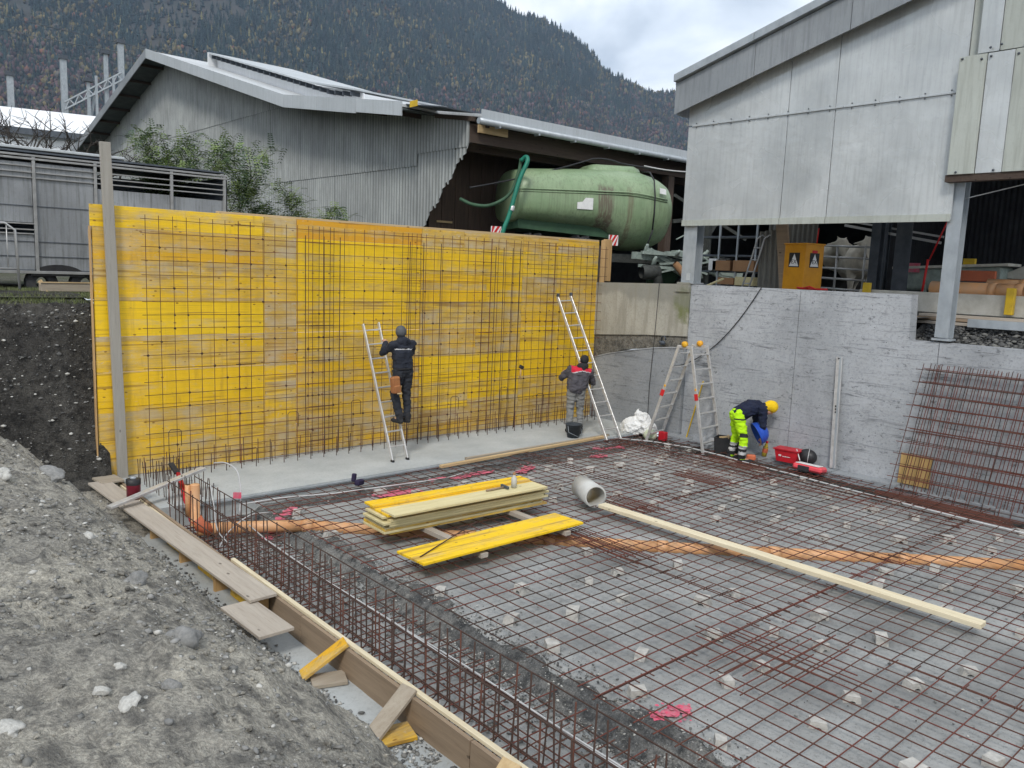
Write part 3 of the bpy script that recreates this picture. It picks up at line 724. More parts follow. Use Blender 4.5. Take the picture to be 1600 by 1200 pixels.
# mats on the pit floor, lapping over each other
ZM = -.048
FX = [(4.36, 14, 'near the trench'), (6.83, 14, 'in the middle of the pit'), (9.30, 14, 'in the right half of the pit'), (11.38, 8, 'along the right-hand wall')]
FY = [(.75, 17, 'nearest rebar mat on the floor'), (3.79, 17, 'second row rebar mat on the floor'), (6.83, 17, 'rear rebar mat on the floor')]
for i, (x0, nu_, lx) in enumerate(FX):
    for j, (y0, nv_, ly) in enumerate(FY):
        if j == 0 and i > 2: continue
        dz = .012 * ((i + 2 * j) % 3)
        mat_of_bars('floor_rebar_mat', f'{ly} {lx}', (x0 + .015 * j, y0 + .02 * i, ZM + dz), (1, 0, 0), (0, 1, 0), nu_, nv_ + (1 if j == 2 else 0), S, S, .0105, RB if (i + j) % 2 else ['rebar', 'rebar', 'rebar_red'], group='rebar mats on the pit floor', jit=.005, sag=.012)
# extra loose bars in bundles where the mats lap
def bundle(label, c, n, L, ang, spread, gap, matk='rebar'):
    r_ = thing('loose_bars', label, 'rebar', c)
    for i in range(n):
        a = ang + rng.normal(0, .012); o_ = (i - n / 2) * gap + rng.normal(0, gap * .15)
        dx, dy = math.cos(a), math.sin(a); cx, cy = c[0] - dy * o_ + rng.normal(0, spread) * dx, c[1] + dx * o_ + rng.normal(0, spread) * dy
        rod((cx - dx * L / 2, cy - dy * L / 2, c[2]), (cx + dx * L / 2, cy + dy * L / 2, c[2] + rng.normal(0, .006)), .0115, M[matk if i % 3 else 'rebar_red'], 'bar', r_)
bundle('close bundle of rusty bars lying on the floor mesh in the near foreground', (6.05, 3.35, -.02), 7, 1.1, R(0), .12, .10)
bundle('rusty bars laid crosswise on the near floor mesh', (5.95, 3.35, -.008), 4, 1.3, R(90), .1, .16)
bundle('rusty bars in a close pack left of the long pale timber', (8.45, 7.0, -.02), 9, .85, R(90), .05, .055)
bundle('rusty bars in a close pack in the far middle of the floor', (10.6, 7.4, -.02), 10, .85, R(90), .05, .05)
bundle('rusty bars lying under the right end of the single yellow board', (6.9, 6.25, -.02), 9, 1.5, R(88), .08, .05)
bundle('rusty bars on the floor in front of the bending worker', (11.9, 7.7, -.02), 9, 1.1, R(90), .08, .05)
bundle('rusty bars heaped below the leaning rebar mats at the right wall', (12.2, 4.3, -.03), 12, 1.9, R(90), .1, .045)
# mats leaning on the right-hand wall
for i, (lab, yo, xo, zt) in enumerate((('front rebar mat leaning on the concrete wall at the right edge', 5.20, 0, 1.90), ('second of the rebar mats leaning on the right concrete wall', 5.06, .05, 1.94), ('third of the rebar mats leaning on the right concrete wall', 4.98, .09, 1.88), ('rearmost rebar mat leaning on the right concrete wall', 5.12, .13, 1.96))):
    p0 = Vector((12.68 + xo, yo + .07, -.02)); p1 = Vector((12.95 + xo * .4, yo - .12, zt))
    mat_of_bars('leaning_rebar_mat', lab, p0, (0, -1, 0), p1 - p0, 17, 11, S, S, .011, ['rebar_red', 'rebar', 'rebar_dark'], group='rebar mats leaning on the right wall', over=.10, jit=.012)

# ================================================================ RIGHT-HAND CONCRETE WALL
cw = thing('retaining_wall', 'pale grey board-marked concrete wall with a stepped top along the right of the pit', 'wall', (13.2, 7, 0))
def ypoly(pts, x0, x1): 
    t = MB(); t.prism([(x0, y, z) for y, z in pts], (x1 - x0, 0, 0)); return t
for pts in ([(9.598, -.3), (9.598, 2.985), (7.295, 2.985), (7.295, -.3)], [(7.285, -.3), (7.285, 2.985), (5.42, 2.992), (5.39, 2.28), (4.935, 2.28), (4.935, -.3)], [(4.925, -.3), (4.925, 2.28), (1.0, 2.28), (1.0, -.3)]):
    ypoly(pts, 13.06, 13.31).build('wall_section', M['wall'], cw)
ow = thing('old_wall', 'old beige concrete wall block with moss and rough underside above the rear corner', 'wall', (13.2, 11, 1.5))
top = [(9.605, 2.99), (12.4, 2.93)]
bot = [(12.4, 1.52), (12.1, 1.50), (11.6, 1.62), (11.0, 1.82), (10.4, 1.86), (9.605, 1.90)]
ypoly(top + [(12.4, 1.78)] + [(11.6, 1.84), (10.6, 1.92), (9.605, 1.97)], 13.03, 13.36).build('wall_block', M['old_wall'], ow)
ypoly([(12.4, 1.775), (11.6, 1.835), (10.6, 1.915), (9.605, 1.965)] + [(9.605, 1.70)] + [(10.4, 1.66), (11.2, 1.56), (12.0, 1.30), (12.4, 1.2)], 13.06, 13.33).build('rough_underside', M['aggregate'], ow)
t = MB(); t.box((13.03, 9.77, 2.91), (.06, .34, .15)).box((13.025, 9.75, 3.0), (.05, .30, .04)); t.build('bearing_block', M['old_wall'], ow)
lw = thing('lower_wall', 'darker concrete wall below the old beige block, its top edge curving up to the right', 'wall', (13.1, 11, 0))
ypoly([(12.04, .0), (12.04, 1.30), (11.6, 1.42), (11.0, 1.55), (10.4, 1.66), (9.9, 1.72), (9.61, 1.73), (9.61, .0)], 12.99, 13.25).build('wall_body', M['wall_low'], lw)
mb = MB(); pts = [(12.04, 1.31), (11.6, 1.43), (11.0, 1.56), (10.4, 1.67), (9.9, 1.73), (9.61, 1.74)]
for a, b in zip(pts, pts[1:]): mb.beam((12.985, a[0], a[1]), (12.985, b[0], b[1]), .02, .018)
mb.build('top_lip', M['wall'], lw)
mb = MB(); ellipsoid(mb, (12.97, 10.15, 1.80), (.05, .08, .05)); mb.tube([(12.95, 10.15, 1.84), (12.93, 10.12, 1.93), (12.93, 10.06, 1.94), (12.95, 10.04, 1.86)], .015, 6); tag(mb.build('hook_bracket', M['steel_d']), 'small rusty lifting hook sitting on the curved edge of the darker wall', 'hook')
# moss patch and water stain are in the material; cables
def sag(p0, p1, s_, n=14):
    p0, p1 = Vector(p0), Vector(p1); return [p0.lerp(p1, i / n) - Vector((0, 0, s_ * 4 * (i / n) * (1 - i / n))) for i in range(n + 1)]
c_ = MB(); c_.tube(sag((13.035, 8.05, 2.99), (13.03, 9.25, 1.62), .16) + sag((13.03, 9.25, 1.62), (12.96, 9.9, 1.35), .05)[1:], .009, 6)
tag(c_.build('black_cable', M['black']), 'black cable hanging in a curve down the pale concrete wall behind the stepladder', 'cable')
c_ = MB(); c_.tube([(13.02, 10.35, 2.97), (12.98, 10.36, 1.8), (12.97, 10.40, .9), (12.95, 10.38, .2)], .007, 5)
tag(c_.build('thin_wire', M['black']), 'thin dark wire hanging straight down the old beige wall', 'wire')
# pale rope along the foot of the wall
c_ = MB(); c_.tube([(11.75, 10.2, -.03), (12.15, 9.6, -.03), (12.35, 8.9, -.035), (12.3, 8.1, -.03), (12.2, 7.4, -.035), (12.15, 6.7, -.03), (12.05, 5.9, -.03), (12.0, 5.2, -.03), (11.95, 4.4, -.03), (11.93, 3.6, -.035), (11.9, 2.6, -.03)], .013, 6)
tag(c_.build('pale_conduit', M['cable']), 'pale conduit running over the mesh along the foot of the right-hand wall', 'conduit')

# ================================================================ EDGE FORMWORK ON THE LEFT
ef = thing('edge_formwork', 'long edge board of brown timber holding back the trench on the left', 'formwork', (3.2, 5, -.5))
for y0, y1 in ((12.0, 9.3), (9.29, 6.35), (6.34, 3.9), (3.89, .2)):
    MB().box((3.215, (y0 + y1) / 2, -.13), (.035, y0 - y1, .26), ch=.002).build('edge_board', M['brown'] if 'brown' in M else M.setdefault('brown', wood_mat('brown_edge_board', (.33, .25, .175), (.24, .18, .125), (.14, .10, .07), ax=1)), ef)
MB().box((3.26, 5.2, .012), (.045, 5.6, .03), rot=(0, 0, .002), ch=.003).build('top_batten', M['wood_y'], ef)
MB().box((3.19, 10.2, -.08), (.03, 3.5, .12), ch=.003).build('top_batten', M['wood_y'], ef)
for i, y in enumerate((10.9, 9.9, 8.9, 7.9, 7.0)):
    MB().box((3.10, y, -.14), (.17, .05, .24), ch=.003).build('upright', M['wood_z'], ef)
    MB().box((3.12, y + .45, -.15), (.03, .5, .18)).build('yellow_offcut', M['board'], ef, col=(.35, .3, 1))
def brace(label, foot, head, w, mat_, col=None, foot_board=None, fmat=None, fcol=None):
    b_ = thing('brace', label, 'brace', foot, 'slanting braces of the edge board')
    MB().beam(foot, head, .15, .028, ch=.002).build('strut', mat_, b_, col=col)
    if foot_board: MB().box(foot_board[0], foot_board[1], foot_board[2], ch=.002).build('foot_board', fmat, b_, col=fcol)
brace('yellow board brace propping the edge board beside a grey foot board', (2.88, 5.70, -.20), (3.23, 5.60, .035), .15, M['board'], (.55, .7, 1), ((3.05, 5.56, -.225), (.28, .20, .03), (0, 0, R(-20))), M['grey_wood_x'])
brace('grey timber brace standing on a yellow offcut beside the edge board', (2.86, 4.60, -.20), (3.23, 4.66, .04), .15, M['grey_wood_x'], None, ((3.00, 4.58, -.225), (.36, .22, .03), (0, 0, R(-14))), M['board'], (.55, .55, 1))
brace('short timber brace at the bottom edge of the picture', (2.92, 3.45, -.2), (3.23, 3.50, .04), .15, M['wood'])
# planks laid over the edge as a walkway
pk = MB().box((2.995, 9.30, .035), (.27, 4.96, .03), rot=(0, 0, R(1.6)), ch=.003); tag(pk.build('plank', M['grey_wood_y']), 'long weathered grey plank lying along the edge board from the yellow formwork', 'plank', 'planks on the edge board')
pk = MB().box((2.86, 6.52, .002), (.32, .80, .03), rot=(R(-1), 0, R(1)), ch=.003); tag(pk.build('plank', M['grey_wood_y']), 'short grey plank following the end of the long weathered plank', 'plank', 'planks on the edge board')
tag(MB().box((3.06, 11.82, .045), (.3, .36, .03), rot=(0, 0, .1), ch=.003).build('plank', M['grey_wood_x']), 'small grey board end at the foot of the leaning grey post', 'plank', 'planks on the edge board')
# ================================================================ BARN WITH CORRUGATED GABLE
barn = thing('corrugated_barn', 'large barn with grey corrugated gable and pale low-pitched roof behind the formwork', 'barn', (12, 30, 2.5))
RP = [(52.5, 6.93), (35.1, 11.2), (22.9, 7.87), (15.05, 6.66)]
def rz(y): return grade(RP[::-1], y)
BX0, BX1 = 11.0, 40.0
for (ya, za), (yb, zb) in zip(RP, RP[1:]):
    t = MB(); t.prism([(BX0, ya, za), (BX0, yb, zb), (BX0, yb, zb - .07), (BX0, ya, za - .07)], (BX1 - BX0, 0, 0)); 
    if ya < 23:
        t = MB(); t.prism([(BX0, 22.9, 7.87), (BX0, 16.7, rz(16.7)), (BX0, 16.7, rz(16.7) - .07), (BX0, 22.9, 7.80)], (BX1 - BX0, 0, 0))
        t.prism([(12.1, 16.7, rz(16.7)), (12.1, 15.05, 6.66), (12.1, 15.05, 6.59), (12.1, 16.7, rz(16.7) - .07)], (BX1 - 12.1, 0, 0))
    t.build('roof_slope', M['roof'], barn)
def verge(ya, yb, h, mat, x=BX0 - .03, dz=.05, n='verge_board'):
    t = MB(); t.prism([(x, ya, rz(ya) + dz), (x, yb, rz(yb) + dz), (x, yb, rz(yb) + dz - h), (x, ya, rz(ya) + dz - h)], (.035, 0, 0)); return t.build(n, mat, barn)
cuts = [35.1, 31.2, 27.0, 22.9, 20.9, 18.8, 16.7]
for a, b in zip(cuts, cuts[1:]): verge(a, b + .01, .36 if b > 18 else .33, M['verge'])
for a, b in ((52.5, 46.6), (46.59, 40.9), (40.89, 35.11)): verge(a, b, .34, M['fascia'])
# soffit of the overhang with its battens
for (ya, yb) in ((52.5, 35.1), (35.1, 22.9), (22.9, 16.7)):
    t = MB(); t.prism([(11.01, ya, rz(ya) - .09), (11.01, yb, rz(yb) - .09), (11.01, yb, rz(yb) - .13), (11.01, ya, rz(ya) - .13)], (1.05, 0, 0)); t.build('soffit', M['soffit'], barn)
y = 51.5
while y > 17:
    z = rz(y) - .19; MB().box((11.52, y, z), (.98, .09, .1)).build('purlin_end', M['dark_wood_x'], barn); y -= 1.55
# gable cladding: corrugated sheets in three rows
PITCH, AMP = .132, .028
def corr_sheet(ya, yb, zlo, zhi, x, parent, mat, name='corrugated_sheet', pitch=PITCH, amp=AMP, per=6, axis='Y'):
    n = max(2, int(round((yb - ya) / pitch * per))); t = MB(); vs = []
    for i in range(n + 1):
        y = ya + (yb - ya) * i / n; w = amp * math.cos(2 * math.pi * y / pitch)
        a, b = (zlo(y), zhi(y))
        if axis == 'Y': vs += [(x - w, y, a), (x - w, y, b)]
        else: vs += [(y, x - w, a), (y, x - w, b)]
    t.add(vs, [(2 * i, 2 * i + 1, 2 * i + 3, 2 * i + 2) for i in range(n)], True); return t.build(name, mat, parent)
gt = lambda y: rz(y) - .14
cutf = lambda y: max(2.45, (4.02 + (17.25 - y) * 1.03 + .10 * math.sin(y * 9) * 0 + .09 * (math.floor((17.25 - y) / .264) % 2)) if y < 17.25 else 2.45)
lo1 = lambda y: max(2.45, cutf(y)); 
W_ = PITCH * 8; y = 15.38; k = 0
while y < 51.4:
    y2 = min(y + W_, 51.5)
    seam1 = 5.72 if y < 30 else 5.2; seam2 = 8.05
    if y < 17.2: seam1 = 6.02
    tops = min(gt(y), gt(y2))
    xo = .012 * (k % 2)
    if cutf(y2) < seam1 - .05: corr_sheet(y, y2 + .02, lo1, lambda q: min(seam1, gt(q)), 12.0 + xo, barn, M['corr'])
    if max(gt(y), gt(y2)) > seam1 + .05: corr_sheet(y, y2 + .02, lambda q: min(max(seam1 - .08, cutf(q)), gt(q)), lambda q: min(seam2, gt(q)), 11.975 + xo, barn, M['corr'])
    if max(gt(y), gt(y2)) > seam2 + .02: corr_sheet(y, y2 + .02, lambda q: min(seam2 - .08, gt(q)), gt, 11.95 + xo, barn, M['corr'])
    y = y2; k += 1
# raised skylight strip on the roof
sk = lambda y: rz(y) + .50
for a, b in ((32.3, 29.6), (29.59, 26.8), (26.79, 24.2), (24.19, 21.4)):
    t = MB(); t.prism([(12.4, a, sk(a)), (12.4, b, sk(b)), (12.4, b, sk(b) - .05), (12.4, a, sk(a) - .05)], (3.4, 0, 0)); t.build('skylight_cover', M['verge'], barn)
    for q in range(6):
        yy = a + (b - a) * (q + .5) / 6; MB().box((12.6, yy, rz(yy) + .36), (.30, .05, .12)).build('skylight_bracket', M['steel_d'], barn)
    t = MB(); t.prism([(12.75, a, rz(a)), (12.75, b, rz(b)), (12.75, b, rz(b) + .42), (12.75, a, rz(a) + .42)], (.03, 0, 0)); t.build('skylight_pane', M['roof_clear'], barn)
t = MB(); t.prism([(12.4, 32.34, rz(32.34)), (12.4, 32.34, sk(32.3)), (15.8, 32.34, sk(32.3)), (15.8, 32.34, rz(32.3))], (0, .04, 0)); t.build('skylight_end', M['roof_clear'], barn)
# bare roof edge between verge and eave: dark purlin ends and a yellow note
MB().box((11.98, 15.95, rz(15.95) - .14), (.10, 1.5, .10), rot=(R(8.8), 0, 0)).build('bare_rafter', M['dark_wood_x'], barn)
MB().box((11.55, 16.0, rz(16.0) + .0), (.9, 1.45, .025), rot=(R(8.8), 0, 0)).build('eave_underlay', M['steel_d'], barn)
MB().box((11.08, 16.35, rz(16.3) + .03), (.02, .30, .14)).build('yellow_note', M['yellow_post'], barn)
# long eave to the right: fascia, gutter, beam, posts and the dark inside
for i in range(9): MB().box((12.05 + 3.1 * (i + .5), 15.02, 6.62), (3.09, .03, .27), ch=.002).build('eave_fascia', M['verge'], barn)
g_ = MB(); g_.tube([(11.9, 14.93, 6.47), (40, 14.93, 6.44)], .075, 8); g_.build('gutter', M['steel'], barn)
for i in range(22): MB().box((12.5 + i * 1.25, 14.95, 6.40), (.04, .18, .05)).build('gutter_bracket', M['steel'], barn)
MB().box((26, 15.45, 6.25), (28, .20, .42)).build('eave_beam', M['dark_wood_x'], barn)
MB().box((26, 15.9, 6.05), (28, .14, .26)).build('eave_beam', M['dark_wood_x'], barn)
MB().box((12.6, 15.25, 6.36), (.9, .05, .18)).build('pale_batten', M['wood'], barn)
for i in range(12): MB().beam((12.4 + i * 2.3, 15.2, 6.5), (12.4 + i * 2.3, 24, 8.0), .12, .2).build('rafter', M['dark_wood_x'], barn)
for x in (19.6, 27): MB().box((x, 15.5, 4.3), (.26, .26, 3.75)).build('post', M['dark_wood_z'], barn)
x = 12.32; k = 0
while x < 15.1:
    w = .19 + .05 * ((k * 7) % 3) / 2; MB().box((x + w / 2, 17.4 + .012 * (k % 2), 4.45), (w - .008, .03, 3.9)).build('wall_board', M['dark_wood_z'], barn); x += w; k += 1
MB().box((12.78, 17.33, 4.3), (.5, .03, .05)).build('shelf', M['wood'], barn)
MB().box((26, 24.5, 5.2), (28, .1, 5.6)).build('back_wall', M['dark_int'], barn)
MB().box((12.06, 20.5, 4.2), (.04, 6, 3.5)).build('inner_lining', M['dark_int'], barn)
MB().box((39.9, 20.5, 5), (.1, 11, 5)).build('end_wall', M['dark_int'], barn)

# ================================================================ RIGHT-HAND SHED
shed = thing('panel_shed', 'open shed clad in large milky panels above the right-hand wall', 'shed', (13.3, 7, 3))
vt = lambda y: 6.82 + (10.04 - y) * .272    # top of verge fascia
FXx = 13.02
seams = [9.90, 7.80, 6.945, 4.96, 2.7, .4]
for a, b in zip(seams, seams[1:]):
    if a < 5: lo = 4.78
    else: lo = 4.13
    t = MB(); t.box((FXx + .03, (a + b) / 2, (lo + 5.962) / 2), (.035, a - b - .014, 5.962 - lo), ch=.003)
    if a > 5: t.build('facade_panel', M['panel'], shed)
    t = MB(); tp = lambda y: vt(y) - .30
    t.prism([(FXx + .012, a - .006, 5.992), (FXx + .012, a - .006, tp(a)), (FXx + .012, b + .006, tp(b)), (FXx + .012, b + .006, 5.992)], (.035, 0, 0))
    t.build('facade_panel', M['panel'] if a > 5 else M['panel_g'], shed)
    if a > 5: MB().box((FXx + .002, (a + b) / 2, 4.16), (.02, a - b - .01, .11)).build('bottom_strip', M['panel_g'], shed)
y = 9.8
while y > 5.1: MB().box((FXx - .0, y - .3, 5.977), (.03, .59, .03), ch=.002).build('joint_strip', M['verge'], shed); y -= .6
rv = MB()
for i in range(13):
    for zz in (5.94, 6.015): rv.lathe([(.012, 0), (.009, .012), (0.001, .014)], (FXx - .002, 9.7 - i * .38, zz), 6, (-1, 0, 0))
rv.build('rivets', M['steel_d'], shed)
# greenish panels standing proud at the right
gx = 12.86
for i, (a, b) in enumerate(((5.02, 4.655), (4.645, 4.30), (4.29, 3.3), (3.29, 2.2), (2.19, .6))):
    t = MB(); t.box((gx + .02 + .012 * (i % 2), (a + b) / 2, 5.60), (.03, a - b, 1.66), ch=.003); t.build('proud_panel', M['panel_g'] if i != 1 else M['panel'], shed)
for i, (a, b) in enumerate(((4.80, 4.52), (4.51, 2.9), (2.89, .6))):
    t = MB(); t.box((gx + .06, (a + b) / 2, 7.30), (.03, a - b, 1.70), ch=.003); t.build('upper_proud_panel', M['panel_g'] if i else M['panel'], shed)
sc_ = MB()
for y_, z_ in ((4.98, 6.40), (4.72, 6.36), (4.60, 6.38), (4.25, 6.36), (4.9, 4.8), (4.4, 4.8), (4.62, 6.5), (4.48, 6.52), (4.18, 6.52), (4.05, 6.42)): sc_.lathe([(.02, 0), (.014, .014), (.001, .016)], (gx, y_, z_), 6, (-1, 0, 0))
sc_.build('screws', M['steel_d'], shed)
MB().box((12.97, 4.2, 4.72), (.16, 1.7, .10)).build('lintel', M['dark_wood_x'], shed)
# verge fascia and roof
for a, b in ((10.08, 8.4), (8.39, 6.7), (6.69, 5.0), (4.99, 3.0), (2.99, .5)):
    t = MB(); t.prism([(12.80, a, vt(a) - .06), (12.80, b, vt(b) - .06), (12.80, b, vt(b) - .62), (12.80, a, vt(a) - .62)], (.03, 0, 0)); t.build('verge_fascia', M['fascia'], shed)
    t = MB(); t.prism([(12.72, a, vt(a) + .10), (12.72, b, vt(b) + .10), (12.72, b, vt(b) - .03), (12.72, a, vt(a) - .03)], (.12, 0, 0)); t.build('verge_cap', M['steel'], shed)
t = MB(); t.prism([(12.84, 10.12, vt(10.12)), (12.84, .5, vt(.5)), (12.84, .5, vt(.5) - .05), (12.84, 10.12, vt(10.12) - .05)], (24, 0, 0)); t.build('roof', M['fascia'], shed)
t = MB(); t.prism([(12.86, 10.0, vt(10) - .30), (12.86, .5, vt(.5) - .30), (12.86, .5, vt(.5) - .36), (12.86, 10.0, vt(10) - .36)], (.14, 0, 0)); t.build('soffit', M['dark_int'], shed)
MB().box((13.02, 10.02, 6.45), (.36, .03, .55)).build('fascia_return', M['fascia'], shed)
# steel frame
def hcol(c, z0, z1, w, d, mat, tilt=0, parent=shed, n='column'):
    t = MB(); top = Vector((c[0], c[1] + tilt, z1)); b0 = Vector((c[0], c[1], z0)); mid = (top + b0) / 2; L = z1 - z0; rt = (-math.atan2(tilt, L), 0, 0)
    t.box(mid + Vector((-d / 2, 0, 0)), (.014, w, L), rt).box(mid + Vector((d / 2, 0, 0)), (.014, w, L), rt).box(mid, (d - .014, .012, L), rt); return t.build(n, mat, parent)
hcol((13.20, 9.72, 0), 3.0, 4.12, .30, .22, M['steel']); MB().box((13.2, 9.72, 3.01), (.34, .36, .025)).build('base_plate', M['steel'], shed)
MB().box((13.09, 9.70, 3.13), (.03, .09, .14)).build('clip_plate', M['verge'], shed)
hcol((13.20, 4.93, 0), 2.36, 7.6, .20, .2, M['steel']); MB().box((13.2, 4.93, 2.33), (.26, .26, .03)).build('base_plate', M['steel'], shed)
t = MB(); t.box((13.3, 4.93, 3.5), (.02, .18, 2.3)); t.build('flange_plate', M['steel'], shed)
for x, y in ((16.0, 7.40), (20.6, 7.6), (22, 5.0), (16.0, 1.5)): hcol((x, y, 0), 2.6, 6.9, .18, .18, M['steel_d'])
MB().beam((16.05, 6.92, 2.65), (16.05, 6.92, 6.5), .30, .02, up=(1, 0, 0)).build('blue_grey_post', M['steel_d'], shed)
for z_ in (4.72,): MB().beam((13.25, 9.8, 4.30), (13.25, 5.0, 4.30), .10, .12).build('sill_beam', M['steel_d'], shed)
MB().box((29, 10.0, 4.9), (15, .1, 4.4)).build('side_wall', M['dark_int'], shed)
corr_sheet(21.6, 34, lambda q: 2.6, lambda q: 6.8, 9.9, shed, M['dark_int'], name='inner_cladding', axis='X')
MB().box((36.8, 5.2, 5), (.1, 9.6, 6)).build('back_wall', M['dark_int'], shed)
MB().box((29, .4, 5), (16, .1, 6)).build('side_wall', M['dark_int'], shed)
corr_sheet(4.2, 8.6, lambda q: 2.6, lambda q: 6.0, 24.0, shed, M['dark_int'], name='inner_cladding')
MB().beam((13.2, 4.85, 4.45), (13.2, 3.9, 4.66), .012, .012).build('thin_rail', M['haul'], shed)
MB().beam((17, 8.6, 4.35), (17, 6.6, 3.98), .05, .05).build('pipe_rail', M['haul'], shed)
MB().beam((17.1, 8.6, 4.45), (17.1, 6.6, 4.1), .04, .04).build('pipe_rail', M['haul'], shed)
# ================================================================ GREEN SLURRY TANKER
def tank_mat():
    m, t, b = newmat('faded_green_tank', .42, 0, .45); N = NT(t)
    v = N.coord('Object'); sx = N.node('ShaderNodeSeparateXYZ'); N.lk(v, sx.inputs[0])
    g1 = N.mix(N.ramp(N.noise(v, 1.6, 5), [(.35, 0), (.65, 1)]), (.195, .285, .155), (.265, .350, .21))
    vst = N.coord('Object', (9, 9, .55)); st = N.noise(vst, 2.1, 6, .7)
    col = N.mix(N.ramp(st, [(.47, 0), (.70, .6)]), g1, (.12, .14, .08))
    # two brown run-off bands down the flank
    def band(c, w, s_):
        d = N.math('ABSOLUTE', N.math('SUBTRACT', N.math('ADD', sx.outputs[0], N.math('MULTIPLY', N.math('SUBTRACT', N.noise(vst, 1.2, 4), .5), .18)), c))
        a = N.ramp(d, [(w * .75, 1), (w, 0)]); return N.math('MULTIPLY', N.math('MULTIPLY', a, N.ramp(st, [(.36, .25), (.52, 1)])), s_)
    low = N.ramp(sx.outputs[2], [(.40, 1), (.52, 0)])
    col = N.mix(N.math('MULTIPLY', band(2.28, .24, .9), low), col, (.13, .10, .075))
    col = N.mix(N.math('MULTIPLY', band(2.95, .08, .6), low), col, (.16, .12, .08))
    fl = N.ramp(N.noise(N.coord('Object', (1, 1, 1.6)), 9, 5, .75), [(.62, 0), (.70, .6)]); col = N.mix(fl, col, (.07, .075, .05))
    N.lk(col, b.inputs['Base Color']); N.bump(b, N.noise(v, 2, 4), .1, .04); return m
M['tank'] = tank_mat()
M['machine'] = plain('grey_green_machine_paint', (.33, .39, .35), (.20, .24, .22), 9, .55, 0, .2)
M['machine_d'] = plain('grimy_machine_metal', (.07, .075, .07), (.035, .038, .036), 9, .7, .2, .3)
M['hose'] = plain('green_rubber_hose', (.015, .20, .13), (.01, .14, .095), 9, .5, 0, .1)
tk = thing('slurry_tanker', 'faded green slurry tanker parked half under the barn roof behind the formwork', 'tanker', (13.3, 16.0, 2.5))
TD = Vector((.92, -.39, 0)).normalized(); TS = Vector((-TD.y, TD.x, 0))      # along, and away from the camera
T0 = Vector((13.28, 15.98, 4.82)) + TD * .35                                            # rear end of the axis
def TW(s, y, z): return T0 + TD * s + TS * y + Vector((0, 0, z))
TM = Matrix((TD, TS, (0, 0, 1))).transposed()
def loft(st, n=36, cap=True):
    vs = []
    for s, a, tz, bz, ex in st:
        for j in range(n):
            th = 2 * math.pi * j / n; c, q = math.cos(th), math.sin(th)
            yy = a * math.copysign(abs(c) ** (2 / ex), c); zz = math.copysign(abs(q) ** (2 / ex), q)
            vs.append((s, yy, zz * (tz if zz > 0 else bz)))
    m = len(st); fs = [(i * n + j, i * n + (j + 1) % n, (i + 1) * n + (j + 1) % n, (i + 1) * n + j) for i in range(m - 1) for j in range(n)]
    if cap: fs += [tuple(range(n))[::-1], tuple(range((m - 1) * n, m * n))]
    return vs, fs
st = [(0, .95, .70, .46, 3.0), (.06, 1.0, .78, .50, 3.0), (.5, 1.03, .84, .53, 2.9), (1.2, 1.05, .88, .56, 2.8), (2.0, 1.06, .93, .59, 2.7), (2.55, 1.06, .96, .66, 2.6), (2.85, 1.06, .98, .84, 2.4), (3.15, 1.06, .99, 1.02, 2.3), (3.5, 1.05, .99, 1.08, 2.2), (3.9, 1.03, .97, 1.08, 2.2), (4.25, .97, .90, 1.02, 2.15), (4.5, .91, .82, .95, 2.1), (4.70, .82, .72, .85, 2.1), (4.82, .66, .56, .68, 2.0), (4.88, .36, .3, .4, 2.0)]
st = [(s * .905, a, tz_, bz, ex) for s, a, tz_, bz, ex in st]; vs, fs = loft(st)
me = bpy.data.meshes.new('tank_body'); me.from_pydata(vs, [], fs); me.materials.append(M['tank']); me.polygons.foreach_set('use_smooth', [True] * len(fs))
o = bpy.data.objects.new('tank_body', me); COL.objects.link(o); o.parent = tk; o.location = T0 - wloc(tk); o.rotation_euler = TM.to_euler()
def tpart(name, mb, mat):   # geometry given in tank coordinates
    mb.v = [tuple(TW(*p)) for p in mb.v]; return mb.build(name, mat, tk)
t = MB(); t.add(*loft([(2.05, .42, 1.02, .1, 4), (2.3, .5, 1.10, .1, 4), (3.35, .5, 1.12, .1, 4), (3.55, .38, 1.06, .1, 4)], 20), smooth=True); tpart('dome_ridge', t, M['tank'])
for dz in (.26, .20):
    t = MB(); t.tube([(s, -a * .985 - .012, dz + (.03 * s if s < 3 else .09 - .10 * (s - 3))) for s, a, *_ in st[:12]], .018 if dz > .25 else .012, 6); tpart('seam_rib', t, M['tank'])
t = MB(); t.prism([(.1, -.70, -.42), (2.45, -.70, -.5), (2.75, -.70, -.80), (.1, -.70, -.66)], (0, 1.4, 0)); tpart('wheel_shelf', t, M['tankdark'] if 'tankdark' in M else M.setdefault('tankdark', plain('dark_green_guard', (.05, .11, .06), (.03, .07, .04), 4, .7, 0, .1)))  # shade under the tank is put into the shelf's darker green
t = MB(); t.tube([(3.65, -a_, z_) for a_, z_ in ((.98, -.55), (1.03, -.1), (1.02, .3), (.92, .7), (.65, .93), (.2, .99))] , .022, 6); tpart('black_strap', t, M['black'])
t = MB(); t.tube([(3.65, -1.0, -.55), (3.62, -.85, -.85), (3.6, -.7, -1.05)], .022, 6); tpart('black_strap', t, M['black'])
t = MB(); t.prism([(1.50, -1.075, .02), (1.64, -1.075, .04), (1.72, -1.075, .14), (1.92, -1.075, .14), (1.92, -1.072, -.14), (1.50, -1.072, -.14)], (0, .012, 0)); tpart('white_decal', t, M['white'])
t = MB(); t.prism([(3.78, -1.01, .52), (3.98, -.965, .50), (3.98, -.995, .36), (3.78, -1.03, .38)], (0, .02, 0)); tpart('white_decal', t, M['white'])
